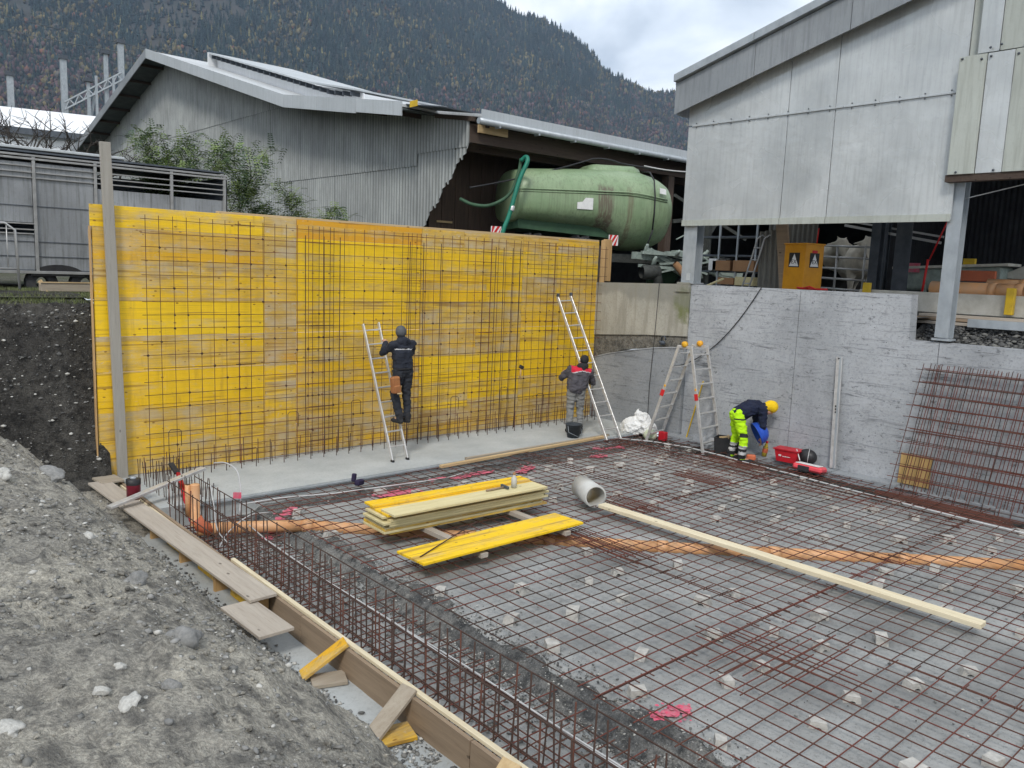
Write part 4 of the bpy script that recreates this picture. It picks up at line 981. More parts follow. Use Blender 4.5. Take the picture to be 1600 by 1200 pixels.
def wheel(s, y, r, w, name='wheel'):
    t = MB(); c = TW(s, y, 0); c.z = 2.52 + r
    t.lathe([(r * .55, -w / 2), (r * .9, -w / 2), (r, -w / 2 + .06), (r, w / 2 - .06), (r * .9, w / 2), (r * .55, w / 2)], c, 24, TS); wo_ = t.build(name, M['rubber'], tk)
    t = MB(); t.lathe([(.001, -.02), (r * .3, -.06), (r * .55, -w / 2 + .02), (r * .56, -w / 2 + .05)], c, 16, TS); t.build('rim', M['machine'], wo_)
    for k in range(18):
        a = 2 * math.pi * k / 18; p = c + TD * math.cos(a) * r + Vector((0, 0, math.sin(a) * r)); t = MB(); t.box(p, (.05, w * .9, .10), Matrix((TD * math.sin(a) * -1 + Vector((0, 0, math.cos(a))) , TS, TD * math.cos(a) + Vector((0, 0, math.sin(a))))).transposed())
        t.build('tread_lug', M['rubber'], wo_)
for s in (.45, 1.72):
    wheel(s, -.80, .74, .5); wheel(s, .80, .74, .5)
t = MB(); t.box((2.6, -.35, -1.28), (5.2, .14, .22)).box((2.6, .35, -1.28), (5.2, .14, .22)); tpart('chassis', t, M['machine_d'])
t = MB(); t.beam((3.2, -.9, -1.20), (5.4, -.25, -1.32), .16, .18).beam((3.4, -.95, -1.12), (4.5, -.95, -1.14), .12, .08); tpart('side_beam', t, M['machine'])
t = MB(); t.beam((4.3, 0, -1.35), (6.7, -.1, -1.55), .22, .24, ch=.02).beam((6.1, -.1, -1.5), (7.0, -.1, -1.62), .16, .3, ch=.02); tpart('drawbar', t, M['machine'])
t = MB(); qq = random.Random(31)
for k in range(16): t.beam((3.3 + 2.6 * qq.random(), -1.0 + .5 * qq.random(), -1.75 + .75 * qq.random()), (3.4 + 2.6 * qq.random(), -.9 + .5 * qq.random(), -1.6 + .6 * qq.random()), .03 + .05 * qq.random(), .03 + .06 * qq.random())
tpart('hitch_linkage', t, M['machine'])
for k in range(5):
    p = TW(3.5 + 2.4 * qq.random(), -1.0 + .3 * qq.random(), -1.5 + .4 * qq.random()); t = MB(); t.lathe([(.001, 0), (.05, 0), (.06, .02), (.06, .22), (.04, .24), (.04, .3), (.001, .3)], p, 10, (qq.uniform(-1, 1), qq.uniform(-1, 1), qq.uniform(.1, 1))); t.build('valve', M['machine'], tk)
t = MB(); t.box((4.9, -.35, -1.12), (.5, .3, .22), ch=.02).box((5.6, -.25, -1.18), (.35, .2, .16), ch=.02).box((4.3, -.9, -1.12), (.35, .15, .12)); tpart('pump_block', t, M['machine'])
t = MB(); t.lathe([(.16, -.25), (.19, -.2), (.19, .2), (.16, .25)], TW(3.65, -1.0, -1.62), 14, TD); t.lathe([(.1, 0), (.12, .04), (.12, .5), (.08, .55)], TW(3.75, -1.05, -1.45), 12, (TD * .3 + Vector((0, 0, -1)))); t.build('air_vessel', M['machine_d'], tk)
t = MB(); t.lathe([(.06, 0), (.09, .05), (.10, .6), (.05, .75)], TW(4.35, -1.0, -1.35), 12, TD * .7 + Vector((0, 0, -.7))); t.build('exhaust_cone', M['cardboard'], tk)
t = MB()
for k in range(9):
    a = TW(4.2 + .25 * rng.random(), -.9 + .3 * rng.random(), -1.15); b = TW(5.3 + rng.random() * 1.2, -.4, -1.3 + .15 * rng.random()); t.tube(sag(a, b, .05 + .18 * rng.random(), 8), .014 + .012 * rng.random(), 5)
t.build('hydraulic_hoses', M['machine_d'], tk)
t = MB(); t.tube([TW(4.35, -1.0, -.75), TW(4.65, -.98, -.6), TW(4.8, -.8, -.2), TW(4.9, -.7, .25), TW(4.98, -.7, .3)], .02, 6); t.tube([TW(4.6, -1.0, -1.1), TW(4.7, -1.0, -.7), TW(4.95, -.9, -.55)], .018, 6); t.tube([TW(4.75, -1, -1.1), TW(5.1, -.9, -.85)], .02, 5); t.tube([TW(4.95, -.95, -.88), TW(5.25, -.85, -.84)], .018, 5); t.build('front_pipes', M['machine'], tk)
t = MB(); t.box((5.0, .1, -1.85), (1.7, .1, .85)); tpart('green_guard', t, M['hose'] if 0 else M['tankdark'] if 'tankdark' in M else M.setdefault('tankdark', plain('dark_green_guard', (.03, .10, .06), (.02, .06, .04), 4, .7, 0, .1)))
t = MB(); t.lathe([(.04, 0), (.05, .3), (.03, .32)], TW(6.3, -.1, -1.95), 8, (0, 0, 1)); t.lathe([(.04, 0), (.05, .3), (.03, .32)], TW(6.55, -.1, -1.95), 8, (0, 0, 1)); t.build('jack_leg', M['machine'], tk)
def warn(s, y, z):
    w_ = .26; h = .26; t = MB(); t.box((s, y, z), (w_, .015, h)); o = tpart('warning_board', t, M['white'])
    for k in range(-1, 3):
        t = MB(); a = -w_ / 2 + k * .13
        pts = [(a, -h / 2), (a + .065, -h / 2), (a + .065 + .16, h / 2), (a + .16, h / 2)]
        P_ = [(max(-w_ / 2, min(w_ / 2, x)), z_) for x, z_ in pts]
        if P_[0][0] == P_[1][0] and P_[2][0] == P_[3][0]: continue
        t.prism([(s + x, y - .0085, z + z_) for x, z_ in P_], (0, -.003, 0)); q = tpart('red_stripe', t, M['sign_red'])
        q.location = wloc(q) - wloc(o); q.parent = o
warn(2.50, -1.12, -.86); warn(-.55, -1.0, -.80)
# hoses above
hs = MB(); hs.tube(spl([(13.08, 14.75, 5.70), (13.12, 14.62, 5.78), (13.10, 14.55, 5.66), (12.95, 14.6, 5.3), (12.82, 14.62, 4.9), (12.74, 14.63, 4.62), (12.66, 14.65, 4.35), (12.55, 14.68, 4.05), (12.50, 14.71, 3.75), (12.52, 14.75, 3.3)]), .052, 10)
hr = hs.build('green_hose', M['hose']); tag(hr, 'thick green hose hanging down in front of the rear of the green tanker', 'hose')
MB().lathe([(.06, 0), (.066, .02), (.066, .1), (.06, .12)], (12.73, 14.63, 4.5), 12, (.25, 0, 1)).build('hose_coupling', M['alu'], hr)
hs = MB(); hs.tube(spl([(11.95, 15.6, 4.75), (12.1, 15.3, 4.62), (12.4, 15.0, 4.62), (12.8, 14.8, 4.9), (13.05, 14.8, 5.4), (13.12, 14.8, 5.75)]), .042, 8)
tag(hs.build('green_hose', M['tankdark']), 'dark green hose looping from the jagged gable edge up under the eave', 'hose')
hs = MB(); hs.tube(sag((12.0, 15.3, 5.0), TW(2.2, -.3, 1.20), .05, 12) + sag(TW(2.2, -.3, 1.20), TW(3.0, -.2, 1.16), -.04, 5)[1:] + sag(TW(3.0, -.2, 1.16), TW(6.0, -.4, 1.05), .05, 8)[1:], .022, 6)
tag(hs.build('black_hose', M['black']), 'black hose drawn over the top of the green tanker', 'hose')
hs = MB(); hs.tube(sag(TW(3.6, -.4, 1.12), (18.2, 12.2, 5.9), .12, 12), .016, 6)
tag(hs.build('pale_hose', M['cable']), 'thin pale hose running from the tanker top towards the panel shed', 'hose')
# clutter seen between tanker and shed: stacked plank and wheel
tag(MB().beam((13.8, 10.35, 2.72), (14.3, 9.72, 3.12), .3, .035, ch=.003).build('plank', M['cream_board']), 'pale short plank leaning beside the steel column right of the tanker drawbar', 'plank')
r_ = thing('rear_frame', 'dark machine frame with round wheel in the gap right of the tanker', 'machine', (19, 13.5, 2.5))
t = MB(); t.lathe([(.25, -.1), (.42, -.1), (.45, 0), (.42, .1), (.25, .1)], (19.3, 13.2, 5.2), 18, (.5, .8, 0)); t.build('wheel', M['machine_d'], r_)
t = MB(); t.beam((18, 14, 2.5), (19.5, 13, 5.6), .12, .12).beam((18, 14, 4.6), (20, 12.9, 4.9), .1, .1).beam((18.0, 14, 5.3), (19.9, 12.9, 4.2), .08, .08).beam((18.8, 13.4, 2.5), (18.8, 13.4, 5.7), .16, .16); t.build('frame', M['machine_d'], r_)

# ================================================================ CATTLE TRAILER, FENCE, SHRUBS ON THE LEFT
tr = thing('cattle_trailer', 'long dirty grey cattle trailer parked behind the left end of the formwork', 'trailer', (3, 17, 2.5))
TY = 16.0; TX0, TX1 = -1.2, 6.44
def tz(z, x=0): return z
for (xa, xb, za, zb) in ((-1.2, 3.10, 3.62, 4.62), (-1.2, 3.10, 2.80, 3.42), (3.16, 4.06, 2.80, 4.62), (4.12, 5.38, 2.80, 4.28), (5.44, 6.40, 2.80, 4.26)):
    MB().box(((xa + xb) / 2, TY + .03, (za + zb) / 2), (xb - xa, .03, zb - za), ch=.003).build('side_panel', M['trailer'], tr)
for z in (3.9, 3.3, 3.05):
    t = MB(); t.box((2.4, TY + .008, z), (8, .012, .012)); t.build('panel_seam', M['steel_d'], tr)
for x in (-1.2, .9, 3.13, 4.09, 5.41, 6.42): MB().box((x, TY, 3.75), (.05, .06, 1.95), ch=.004).build('side_post', M['trailer_f'], tr)
for z in (4.68, 4.735): MB().box((2.62, TY - .01, z), (7.7, .05, .035), ch=.004).build('top_rail', M['trailer_f'], tr)
for z, w in ((4.56, .02), (4.46, .022), (4.37, .022)): MB().box((2.62, TY - .005, z), (7.6, .03, w), ch=.003).build('slat_rail', M['trailer_f'], tr)
for z in (3.60, 3.50, 3.43): MB().box((.95, TY - .005, z), (4.3, .03, .022), ch=.003).build('slat_rail', M['trailer_f'], tr)
MB().box((2.62, TY - .01, 2.78), (7.7, .06, .05), ch=.004).build('sill', M['trailer_f'], tr)
MB().box((1.6, TY + .35, 4.86), (6.0, .7, .05), ch=.01).build('roof_edge', M['verge'], tr)
t = MB(); t.box((2.62, TY + 2.4, 3.75), (7.6, .04, 1.9)).box((2.62, TY + 1.2, 2.8), (7.6, 2.4, .05)).box((6.42, TY + 1.2, 3.75), (.04, 2.4, 1.9)).box((2.62, TY + 1.2, 4.80), (7.6, 2.4, .03)); t.build('shell', M['steel_d'], tr)
t = MB(); t.prism([(3.45 + .42 * math.cos(a), TY - .02, 2.72 + .2 * math.sin(a)) for a in np.linspace(0, math.pi, 12)], (0, .05, 0)); t.build('wheel_arch', M['black'], tr)
for x in (3.2, 3.9): 
    t = MB(); t.lathe([(.1, 0), (.24, 0), (.25, .03), (.25, .2), (.1, .2)], (x, TY + .04, 2.6), 18, (0, 1, 0)); t.build('wheel', M['rubber'], tr)
MB().box((6.47, TY + .05, 3.9), (.03, .06, 1.6)).build('end_seal', M['black'], tr)
br = thing('crowd_barrier', 'galvanised tubular barrier standing at the left edge before the cattle trailer', 'barrier', (1.6, 14.5, 2.5))
t = MB(); t.tube([(.2, 14.5, 2.62), (.2, 14.5, 3.45), (.3, 14.5, 3.55), (2.42, 14.5, 3.55), (2.55, 14.5, 3.45), (2.58, 14.5, 2.55)], .02, 8); t.tube([(.2, 14.5, 2.86), (2.57, 14.5, 2.86)], .016, 6); t.build('frame', M['haul'], br)
for x in np.arange(.4, 2.5, .17): t = MB(); t.tube([(x, 14.5, 2.86), (x, 14.5, 3.55)], .008, 5); t.build('upright', M['haul'], br)
r_ = thing('timber_trestle', 'low board on trestle legs lying in the grass before the cattle trailer', 'board', (3.1, 14.2, 2.5))
MB().box((3.55, 14.2, 2.60), (1.5, .20, .13), ch=.004).build('board', M['grey_wood_x'], r_); MB().beam((2.88, 14.1, 2.50), (2.80, 14.2, 2.70), .03, .05).build('leg', M['wood'], r_); MB().box((3.5, 14.1, 2.675), (1.5, .03, .015)).build('top_edge', M['wood'], r_)
# grass on the bank crest
V = []; F = []
for i in range(15000):
    x = rng.uniform(-.5, 4.5); y = rng.uniform(12.62, 15.6); z = cut_z(x, y) if y < 13.15 and x < 3.1 else 2.5
    if fbm(x, y, 1.4, 3, 2) < -.25: continue
    h = rng.uniform(.02, .07) * (1 + .6 * fbm(x, y, .9, 2, 5)); a = rng.uniform(0, 6.28); w = .007; b = len(V)
    lx, ly = rng.normal(0, .03, 2)
    V += [(x - w * math.cos(a), y - w * math.sin(a), z - .01), (x + w * math.cos(a), y + w * math.sin(a), z - .01), (x + lx, y + ly, z + h)]; F.append((b, b + 1, b + 2))
me = bpy.data.meshes.new('grass'); me.from_pydata(V, [], F); me.materials.append(M['grass']); o = bpy.data.objects.new('grass', me); COL.objects.link(o); tag(o, kind='stuff')
# shrubs and trees
def leafy(root, name, branches, mat, nleaf, lsize, spread, seed=1, pinnate=False):
    q = random.Random(seed); V = []; F = []
    for _ in range(nleaf):
        a, b = branches[q.randrange(len(branches))]; p = Vector(a).lerp(Vector(b), q.uniform(.25, 1.1))
        d = Vector((q.gauss(0, 1), q.gauss(0, 1), q.gauss(0, .6))).normalized(); c = p + Vector((q.gauss(0, spread), q.gauss(0, spread), q.gauss(0, spread * .6)))
        if pinnate:
            s_ = Vector((0, 0, 1)).cross(d).normalized(); L = lsize * 4.5; 
            for k in range(6):
                for sg in (-1, 1):
                    base = c + d * (L * k / 6) + Vector((0, 0, -.25 * L * (k / 6) ** 2)); tip = base + (s_ * sg + d * .45) * lsize * (1 - .08 * k) + Vector((0, 0, -.15 * lsize)); md = (base + tip) / 2; wv = d * lsize * .17
                    n = len(V); V += [base, md + wv, tip, md - wv]; F.append((n, n + 1, n + 2, n + 3))
        else:
            s_ = d.orthogonal().normalized() * lsize * .4; n = len(V); V += [c - d * lsize * .5, c + s_, c + d * lsize * .5, c - s_]; F.append((n, n + 1, n + 2, n + 3))
    org = wloc(root); me = bpy.data.meshes.new(name); me.from_pydata([tuple(Vector(v) - org) for v in V], [], F); me.materials.append(mat)
    o = bpy.data.objects.new(name, me); COL.objects.link(o); o.parent = root; o['kind'] = 'stuff'; return o
def grow(mb, p, d, L, r, depth, q, out, droop=.0, spl=3, fork=.5):
    p = Vector(p); pts = [p]; dd = Vector(d).normalized()
    for k in range(4): dd = (dd + Vector((q.gauss(0, .14), q.gauss(0, .14), q.gauss(0, .10) - droop))).normalized(); pts.append(pts[-1] + dd * L / 4)
    mb.tube(pts, [r, r * .9, r * .8, r * .7, r * .6], 5 if depth > 1 else 4, cap=False)
    if depth <= 1: out.append((pts[0], pts[-1]))
    if depth == 0: return
    for k in range(spl):
        s_ = pts[q.choice([2, 3, 4, 4])]; nd = (dd + Vector((q.gauss(0, fork), q.gauss(0, fork), q.gauss(.08, fork * .7)))).normalized(); grow(mb, s_, nd, L * q.uniform(.55, .8), r * .58, depth - 1, q, out, droop, spl, fork)
def shrub(name, label, cat, stems, mats, nleaf, lsize, spread, seed, depth=2, pinnate=False, group=None, droop=0., spl=3, fork=.5, r=.03):
    q = random.Random(seed); root = thing(name, label, cat, stems[0][0], group); mb = MB(); out = []
    for p, d, L in stems: grow(mb, p, d, L, r, depth, q, out, droop, spl, fork)
    mb.build('branches', M['bark'], root)
    for k, m_ in enumerate(mats):
        if nleaf: leafy(root, 'foliage', out, m_, nleaf // len(mats), lsize, spread, seed + k, pinnate)
    return root
shrub('ash_shrub', 'feathery green shrub leaning out behind the cattle trailer in front of the gable', 'shrub',
      [((6.7, 18.3, 2.5), (-.35, .2, 1), 1.75), ((6.8, 18.0, 2.5), (.0, 0, 1), 1.65), ((7.0, 17.8, 2.5), (.5, -.25, .9), 1.2), ((6.2, 18.6, 2.5), (-.3, .1, 1), 1.3), ((7.3, 17.7, 2.5), (.85, -.45, .85), 1.45), ((7.0, 17.8, 2.5), (.4, -.25, .95), 1.65), ((6.3, 18.4, 2.5), (.0, .2, 1.1), 1.45)], [M['leaf'], M['leaf_d'], M['leaf']], 4400, .085, .12, 4, 2, True, fork=.42, r=.022)
for i, (lab, p, s_) in enumerate((('bare dark tree behind the left end of the cattle trailer', (6.6, 35.6, 2.5), 11), ('bare spreading tree beside the long overhanging barn verge', (8.6, 34.6, 2.5), 23), ('bare dark tree at the left edge beside the pale mast', (5.6, 36.5, 2.5), 31))):
    q = random.Random(s_); root = thing('bare_tree', lab, 'tree', p, 'bare trees at the left'); mb = MB(); out = []
    mb.tube([p, (p[0], p[1], 4.2)], [.2, .16], 7, cap=False); mb.build('trunk', M['bark'], root); mb = MB()
    for k in range(4): grow(mb, (p[0], p[1], 4.0), (q.gauss(0, .7), q.gauss(0, .5), 1), 1.9, .10, 4, q, out, 0, 3, .60)
    mb.build('crown', M['bark'], root)
shrub('autumn_bush', 'green and rust-red bush behind the roof of the cattle trailer', 'bush', [((5.2, 30, 2.5), (0, 0, 1), 2.0), ((6.5, 30, 2.5), (.1, 0, 1), 2.0), ((4.2, 30, 2.5), (-.1, 0, 1), 1.9)], [M['leaf'], M['leaf_r']], 2600, .11, .25, 9, 2, r=.03)
# bright roofed building, masts and wires far left
wb = thing('white_roof_hall', 'long low hall with bright white roof behind the bare trees', 'hall', (12, 72, 2.5))
d_ = Vector((.757, -.653, 0)); n_ = Vector((.653, .757, 0)); B0 = Vector((4, 79.2, 0))
t = MB(); e0 = B0 + Vector((0, 0, 13.0)); e1 = B0 + d_ * 26 + Vector((0, 0, 11.3)); t.prism([e0, e1, e1 + n_ * 8 + Vector((0, 0, 2.4)), e0 + n_ * 8 + Vector((0, 0, 2.4))], (0, 0, -.2)); t.build('roof', M['roof_clear'], wb)
t = MB(); t.prism([B0 + n_ * .6 + Vector((0, 0, 2.5)), B0 + d_ * 26 + n_ * .6 + Vector((0, 0, 2.5)), B0 + d_ * 26 + n_ * .6 + Vector((0, 0, 11.0)), B0 + n_ * .6 + Vector((0, 0, 12.6))], n_ * 6); t.build('wall', M['roof_clear'], wb)
t = MB(); t.beam(e0 + Vector((0, 0, -.25)), e1 + Vector((0, 0, -.25)), .3, .45); t.build('gutter', M['steel_d'], wb)
for k in range(7):
    zz = 5.5 + k * .95; t = MB(); t.beam(B0 + n_ * .5 + Vector((0, 0, zz + .6)), B0 + d_ * 26 + n_ * .5 + Vector((0, 0, zz)), .1, .09); t.build('wall_rail', M['steel'], wb)
def mast(p, h, label, w=.55, arms=()):
    r_ = thing('catenary_mast', label, 'mast', (p[0], p[1], 2.5), 'railway masts beyond the barn'); t = MB(); t.beam((p[0], p[1], 2.5), (p[0], p[1], h), w, w * .8); t.build('pole', M['steel'], r_)
    t = MB(); t.box((p[0], p[1], h), (1.0, 1.0, .5)); t.build('head', M['steel_d'], r_)
    for a in arms: t = MB(); t.beam((p[0] - .8, p[1], a), (p[0] + 1.2, p[1], a + .2), .2, .2); t.build('arm', M['steel_d'], r_)
    return r_
mast((23.5, 132.1), 26.8, 'leftmost pale railway mast above the white roof', .75)
mast((29.1, 127.6), 29.3, 'pale railway mast above the bare trees carrying the left end of the truss', .75)
mast((31.5, 125.0), 26.4, 'thin mast standing on the middle of the railway truss', .4)
mast((33.5, 123.9), 30.2, 'tall thin mast with cap right of the middle of the truss', .5)
mast((35.1, 122.7), 31.7, 'tallest railway mast just left of the barn ridge', .7, (27.5,))
g_ = thing('mast_truss', 'light lattice truss spanning between the railway masts left of the barn', 'truss', (32, 125, 22))
A_, B_ = Vector((29.0, 127.0, 22.4)), Vector((35.0, 122.0, 26.6))
for k, dz in enumerate((0, 1.0)):
    t = MB(); t.beam(A_ + Vector((0, 0, dz)), B_ + Vector((0, 0, dz)), .18, .18); t.build('chord', M['steel'], g_)
for k in range(12):
    a, b = A_.lerp(B_, k / 12), A_.lerp(B_, (k + 1) / 12); t = MB(); t.beam(a + Vector((0, 0, k % 2)), b + Vector((0, 0, (k + 1) % 2)), .12, .12); t.build('lattice', M['steel'], g_)
for k, (x, z0, z1) in enumerate(((.35, 17.5, 24.5), (.55, 18.5, 27), (.85, 19, 27))):
    p = A_.lerp(B_, x); t = MB(); t.beam((p.x, p.y, z0), (p.x + (1.2 if k == 0 else 0), p.y, z1), .3, .3); t.build('hanger', M['steel'], g_)
for k, (z0, z1, z2) in enumerate(((31.6, 30.2, 43), (30.4, 28.6, 39.5))):
    t = MB(); t.tube(sag((-6, 150, z2), (35.1, 122.7, z0), 1.2, 16) + sag((35.1, 122.7, z0), (60, 106, z1 - 2), .6, 8)[1:], .045, 4); tag(t.build('overhead_wire', M['steel_d']), ('upper' if k == 0 else 'lower') + ' overhead wire crossing the hillside to the tallest mast', 'wire', 'overhead wires')
# ================================================================ UNDER THE RIGHT-HAND SHED
def text_mesh(s, size, loc, rot, mat, name, parent=None, depth=.002):
    cu = bpy.data.curves.new(name, 'FONT'); cu.body = s; cu.size = size; cu.extrude = depth; cu.align_x = 'CENTER'; cu.align_y = 'CENTER'
    o = bpy.data.objects.new(name, cu); COL.objects.link(o); dg = bpy.context.evaluated_depsgraph_get(); dg.update()
    me = bpy.data.meshes.new_from_object(o.evaluated_get(dg)); bpy.data.objects.remove(o); me.materials.clear(); me.materials.append(mat)
    o = bpy.data.objects.new(name, me); COL.objects.link(o); o.rotation_euler = rot
    if parent is not None: o.parent = parent; o.location = Vector(loc) - wloc(parent)
    else: o.location = loc
    return o
yb = thing('yellow_cabinet', 'orange-yellow steel cabinet with black warning triangles standing behind the concrete wall', 'cabinet', (14.33, 8.0, 2.62))
a_ = R(-50); cx = Vector((14.33, 8.0, 0)); e1 = Vector((math.cos(a_), math.sin(a_), 0)); e2 = Vector((-e1.y, e1.x, 0))   # e1 to the right, e2 away
RM = Matrix((e1, e2, (0, 0, 1))).transposed()
e1r = Matrix.Rotation(R(38), 3, 'Z')
CB = e1r @ RM
MB().box(cx + Vector((0, 0, 3.22)), (.50, .50, 1.18), CB, ch=.01).build('cabinet_body', M['yellow_ind'], yb)
MB().box(cx + Vector((0, 0, 3.82)), (.53, .53, .03), CB, ch=.006).build('lid', M['yellow_ind'], yb)
for sgn, ax_ in ((0, 'l'), (1, 'r')):
    nrm = CB @ (Vector((-1, 0, 0)) if sgn == 0 else Vector((0, -1, 0))); tan = Vector((0, 0, 1)).cross(nrm) 
    pc = cx + nrm * .252 + Vector((0, 0, 3.52)); FM = Matrix((tan, Vector((0, 0, 1)), nrm)).transposed()
    sg_ = MB().box(pc, (.25, .27, .006), FM).build('sign_plate', M['sign_black'], yb)
    t = MB(); tri = [(-.11, -.115), (.11, -.115), (0, .115)]; t.prism([pc + nrm * .0035 + tan * x + Vector((0, 0, z)) for x, z in tri], nrm * .003); o = t.build('triangle', M['sign_white'], yb); o.location = wloc(o) - wloc(sg_); o.parent = sg_
    text_mesh('EX', .105, pc + nrm * .008 + Vector((0, 0, -.035)), FM.to_euler(), M['sign_black'], 'lettering', sg_)
    if sgn: 
        t = MB(); t.box(pc + Vector((0, 0, .16)), (.14, .05, .004), FM).build('red_label', M['sign_red'], yb)
tag(MB().tube([(14.40, 7.8, 3.84), (14.42, 7.8, 4.12)], .012, 6).build('red_rod', M['sign_red']), 'thin red rod rising from the orange-yellow cabinet to the panel edge', 'rod')
t = MB(); t.tube(sag((14.0, 7.9, 3.01), (14.0, 7.3, 3.0), .01, 5), .02, 5); t.tube([(14.0, 7.75, 3.01), (13.9, 7.6, 3.04), (13.95, 7.5, 3.0)], .014, 5); tag(t.build('red_strap', M['sign_red']), 'red strap lying at the foot of the orange-yellow cabinet', 'strap')
cs = corr_sheet(8.35, 9.05, lambda q: 2.64, lambda q: 4.15, 14.5, None, M['corrbrown'] if 'corrbrown' in M else M.setdefault('corrbrown', metal_sheet('weathered_brown_corrugated', (.17, .165, .14), (.12, .115, .10), (.07, .065, .055), .7, 0, .6)), name='leaning_sheet', pitch=.12, amp=.025)
cs.rotation_euler = (R(-7), R(8), 0); tag(cs, 'brownish corrugated sheet leaning under the panel shed beside the propped timber', 'sheet')
tag(MB().beam((14.25, 8.22, 2.6), (14.35, 8.55, 4.4), .24, .06, up=(1, 0, 0), ch=.004).build('propped_timber', M['brown']), 'broad brown timber propped upright left of the orange-yellow cabinet', 'timber')
cs = corr_sheet(9.25, 10.5, lambda q: 2.64, lambda q: 4.6, 17.1, None, M['corrbrown'], name='leaning_sheet', pitch=.12, amp=.025); tag(cs, 'dark corrugated sheet in the shade behind the propped timber', 'sheet')
lt = thing('small_hoop_ladder', 'pale metal ladder with hooped top leaning in the shade left of the corrugated sheet', 'ladder', (14.6, 9.3, 2.6))
for dy in (0, .16):
    MB().tube([(14.4, 9.28 + dy, 2.6), (14.6, 9.12 + dy, 3.6), (14.65, 9.06 + dy, 3.95), (14.7, 8.98 + dy, 4.02), (14.72, 8.92 + dy, 3.98)], .018, 6).build('rail', M['haul'], lt)
for k in range(5): z = 2.8 + k * .24; y = 9.28 - (z - 2.6) * .16; MB().tube([(14.42 + k * .05, y, z), (14.42 + k * .05, y + .16, z)], .012, 5).build('rung', M['haul'], lt)
sh_ = thing('cluttered_rack', 'dim rack with cardboard boxes behind the first steel column of the shed', 'rack', (16.8, 11.2, 2.6))
for z in (2.95, 3.28, 3.66, 4.1): MB().box((16.9, 11.3, z), (.5, 1.7, .04)).build('shelf', M['steel_d'], sh_)
for y in (10.5, 11.0, 11.5, 12.1): MB().box((16.65, y, 3.5), (.04, .04, 1.9)).build('upright', M['steel'], sh_)
for k, (y, z, w, h, mm_) in enumerate(((10.75, 3.42, .55, .26, 'cardboard'), (11.35, 3.42, .5, .24, 'cardboard'), (10.7, 3.07, .5, .2, 'cream_board'), (11.2, 3.06, .45, .16, 'cardboard'), (11.6, 3.44, .22, .28, 'white'), (10.8, 2.78, .9, .18, 'brown'))):
    tag(MB().box((16.75, y, z), (.4, w, h), ch=.01).build('storage_box', M[mm_]), ['brown cardboard box on the middle shelf nearest the hooped ladder', 'cardboard box on the middle shelf beside the white container', 'pale flat box on the lower shelf of the dim rack', 'cardboard tray on the lower shelf of the dim rack', 'white container standing on the middle shelf of the dim rack', 'brown crate on the floor under the dim rack'][k], 'box')
# gate and cattle
gt_ = thing('cattle_gate', 'tubular cattle gate in front of pale cows right of the orange-yellow cabinet', 'gate', (17, 8.3, 2.6))
for z in (2.78, 2.98, 3.20, 3.42, 3.66, 3.90): MB().tube([(17, 9.1, z + .02), (17, 7.75, z - .02)], .024, 7).build('rail', M['haul'], gt_)
for y in (9.08, 8.72, 8.1, 7.78): MB().tube([(17, y, 2.66), (17, y, 3.93)], .024, 7).build('upright', M['haul'], gt_)
hcol((17, 7.70, 0), 2.6, 4.7, .14, .12, M['steel_d'], parent=gt_, n='gate_post')
def cow(label, loc, ang, mat):
    r_ = thing('cow', label, 'cow', loc, 'cattle behind the gate'); mb = MB()
    capsule(mb, (0, -.6, 1.0), (0, .65, 1.02), .38, .36); ellipsoid(mb, (0, .1, .92), (.40, .6, .40)); capsule(mb, (0, .7, 1.15), (0, 1.15, 1.32), .26, .17)
    capsule(mb, (0, 1.15, 1.34), (0, 1.38, 1.12), .15, .10); ellipsoid(mb, (0, 1.16, 1.40), (.15, .13, .12)); capsule(mb, (0, 1.36, 1.13), (0, 1.46, 1.02), .095, .085)
    for s in (-1, 1):
        capsule(mb, (s * .12, 1.12, 1.40), (s * .30, 1.06, 1.36), .05, .03); capsule(mb, (s * .08, 1.14, 1.5), (s * .13, 1.13, 1.56), .03, .018)
        capsule(mb, (s * .2, .62, .85), (s * .19, .6, .42), .12, .065); capsule(mb, (s * .19, .6, .42), (s * .19, .6, .06), .06, .055)
        capsule(mb, (s * .2, -.62, .9), (s * .2, -.5, .60), .17, .10); capsule(mb, (s * .2, -.5, .60), (s * .2, -.68, .42), .09, .06); capsule(mb, (s * .2, -.68, .42), (s * .2, -.66, .06), .055, .055)
    capsule(mb, (0, -.98, 1.2), (0, -1.02, .5), .04, .03)
    M4 = Matrix.Rotation(ang - math.pi / 2, 3, 'Z'); mb.v = [tuple(M4 @ Vector(v) + Vector(loc)) for v in mb.v]
    o = fuse(mb.build('body', M[mat], r_), .03, 4)
    return r_
cow('pale cow looking over the tubular gate with raised head', (18.4, 9.0, 2.62), R(-140), 'hide')
cow('second pale cow standing half hidden behind the tubular gate', (18.7, 10.1, 2.62), R(-125), 'hide')
cow('dark cow lying in shade behind the lower rails of the gate', (18.9, 9.6, 2.3), R(170), 'hide_d')
